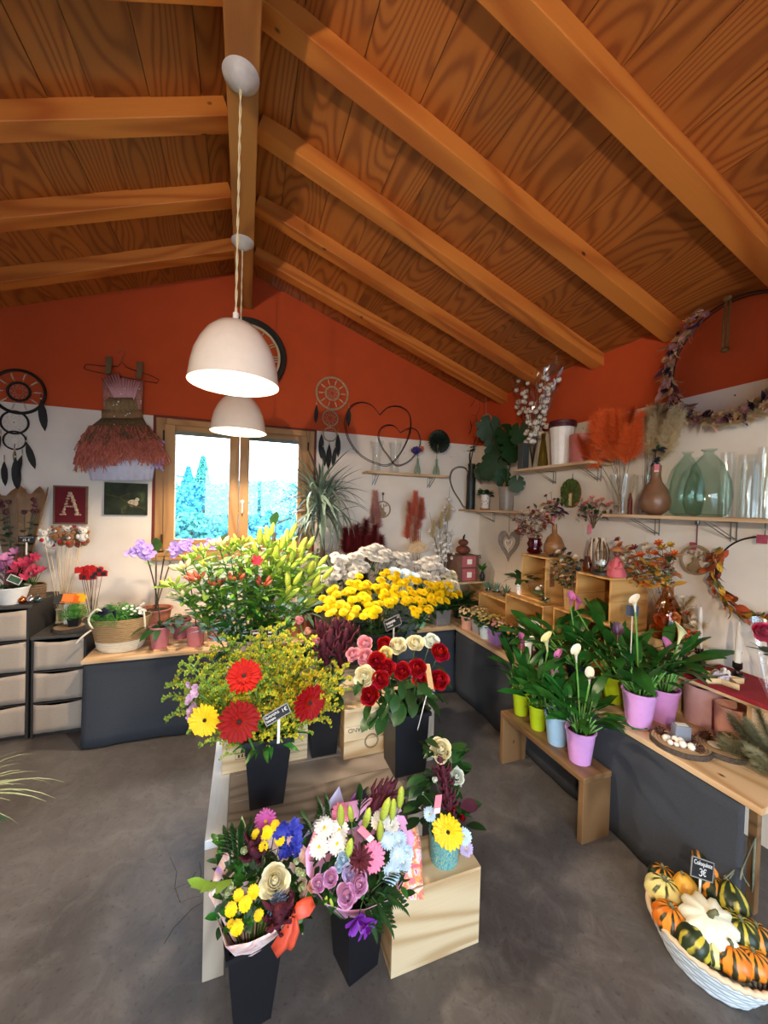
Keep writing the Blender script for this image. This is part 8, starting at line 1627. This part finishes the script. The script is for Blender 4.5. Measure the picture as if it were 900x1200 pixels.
for q in range(7): G().box((-.013+.0037*q, -.0012, -.024), (-.0115+.0037*q+.001*(q % 2), -.0009, -.008)).ob('barcode_bar', M_ink, t, smooth=0, M=o.matrix_local)
def gourd_mat(name, c1, c2, c3, ribs, sc=9):
    g = N(name); tc = g.n('TexCoord'); sp = g.n('SeparateXYZ', {0: tc.outputs['Object']}); an = g.math('ARCTAN2', sp.outputs['Y'], sp.outputs['X'])
    nz = g.n('TexNoise', {'Vector': tc.outputs['Object'], 'Scale': sc*4, 'Detail': 3}); st = g.math('SINE', g.math('ADD', g.math('MULTIPLY', an, float(ribs)), g.math('MULTIPLY', nz.outputs[0], 3.0)))
    n2 = g.n('TexNoise', {'Vector': tc.outputs['Object'], 'Scale': sc*1.6, 'Detail': 2}); q = g.mix(g.ramp(st, [(.1, (0, 0, 0)), (.55, (1, 1, 1))]), srgb(c1), srgb(c2)); q = g.mix(g.ramp(n2.outputs[0], [(.5, (0, 0, 0)), (.58, (1, 1, 1))]), q, srgb(c3)); g.col(q); g.p(Roughness=.4); g.bump(nz.outputs[0], .2, .004); return g.m
GM = {'pale': gourd_mat('gourd_pale', 'e9e08c', '39421c', 'e6dc96', 9), 'dark': gourd_mat('gourd_dark', '1f2c18', 'd98a2a', '18240f', 8), 'yel': gourd_mat('gourd_yellow', 'dba63a', 'c98f2a', 'e0b24a', 5), 'ora': gourd_mat('gourd_orange', 'e08a2a', '2a2a14', 'd9741c', 10), 'grn': gourd_mat('gourd_green', '26351c', 'c2b23c', '1c2a14', 8), 'wht': plain('gourd_white', 'e2e2cc', .4, .05, 12)}
def gourd(label, u, v, z, r, kind, h=.85, ribs=9, amp=.08, lean=(0, 0, 1), neck=0.0):
    p = P(u, v, z=z); t = thing('gourd', label, 'gourd', p, 0, 'gourds in the white basket'); s = px(r, p)
    prof = [(0, -h*.9)]+[(math.sin(PI*i/12)*(1-neck*max(0, i/12-.5)*1.4), -h*math.cos(PI*i/12)*(1+(neck*.9 if i > 6 else 0))) for i in range(1, 12)]+[(0, h*.85*(1+neck*.9))]
    G().lathe([(a*s, b*s) for a, b in prof], 36, wob=lambda a, z2: 1+amp*abs(math.cos(a*ribs/2))-amp*.5).ob('fruit', GM[kind], t, 180, M=ZD((0, 0, 0), lean)); top = h*.82*(1+neck*.9)*s
    G().tube([(0, 0, top), (s*.05, 0, top+s*.25), (s*.2, 0, top+s*.42)], [s*.16, s*.1, s*.12], 6).ob('stalk', plain('gourd_stalk', '6a6a4a', .8, .2), t, 180, M=ZD((0, 0, 0), lean))
gourd('pale yellow gourd with dark green stripes at the far end of the basket', 779, 1046, .115, 20, 'pale', .8)
gourd('small dark gourd with orange tips behind the pale striped one', 777, 1028, .13, 15, 'dark', .8)
gourd('smooth yellow pear gourd between the pale striped gourd and the chalk sign', 804, 1043, .14, 14, 'yel', .9, 5, .03, (-.1, .2, 1), .5)
gourd('warty orange and black gourd on the outer side of the basket', 787, 1078, .115, 19, 'ora', .85, 11, .16)
gourd('dark green long gourd with orange neck right behind the chalk sign', 829, 1022, .17, 15, 'dark', 1.2, 7, .06, (.2, .5, .6), .5)
gourd('blackish green gourd below the chalk sign', 836, 1041, .15, 17, 'dark', .85)
gourd('white scalloped pattypan squash in the middle of the basket', 831, 1081, .16, 26, 'wht', .55, 10, .3, (-.25, -.2, 1))
gourd('yellow and green striped gourd against the cloth side', 857, 1058, .15, 17, 'grn', .9, 7, .06, (.3, .3, .7), .4)
gourd('dark green gourd with one yellow patch at the outer rim', 814, 1105, .12, 18, 'grn', .95, 7, .08, (.5, -.2, .6))
gourd('green and cream striped gourd at the rim beside the orange one', 833, 1115, .115, 14, 'pale', 1.0, 9, .08, (.3, .3, .7))
gourd('orange gourd with black stripes near the rim closest to the tag', 857, 1122, .12, 20, 'ora', .8, 9, .1)
gourd('plain orange gourd at the near end of the basket', 882, 1127, .12, 18, 'ora', .75, 5, .04)
gourd('green mottled gourd behind the orange pair', 868, 1092, .15, 18, 'grn', .85)
gourd('small mottled green gourd between pattypan and striped one', 858, 1080, .15, 13, 'grn', .9)
gourd('green gourd tucked at the wall side near end', 886, 1098, .14, 17, 'dark', .85)
gourd('hidden small orange gourd beneath the pattypan', 806, 1066, .10, 13, 'ora', .85)
p = P(822, 1024, z=.235); t = sign('chalkboard price sign standing in the gourd basket', p-Vector((0, 0, .02)), R(-8), .11, .062, .25, [('Coloquinte', .020, 0, .047), ('3€', .03, 0, .021)], .08, edge=M_sedge, roll=R(24))
# grass plant at the picture edge
c = Vector((-.95, 1.62, 0)); t = thing('ornamental_grass', 'pale ornamental grass in a tall pot, only its blades reach into view', 'plant', c); round_pot(t, (0, 0, 0), .09, .12, .46, plain('pot_grey', '6a6660'))
GB = leaf_mesh('blade', plain('grass_blade', '8f9a70', .6, .25, 20, rnd=.3), .42, .008, .9, .2, .3, 8)
for i in range(70): put('blade', GB, t, M=X((0, 0, .45), i*2.4, ru(.3, 1.2), ru(-.5, .5), ru(.6, 1)))
leaves(t, (0.08, 0, .44), 5, leaf_mesh('leaf', M_dleaf, .16, .05, .5, .2, .45), (-.9, .3), (.0, .3), (.8, 1))
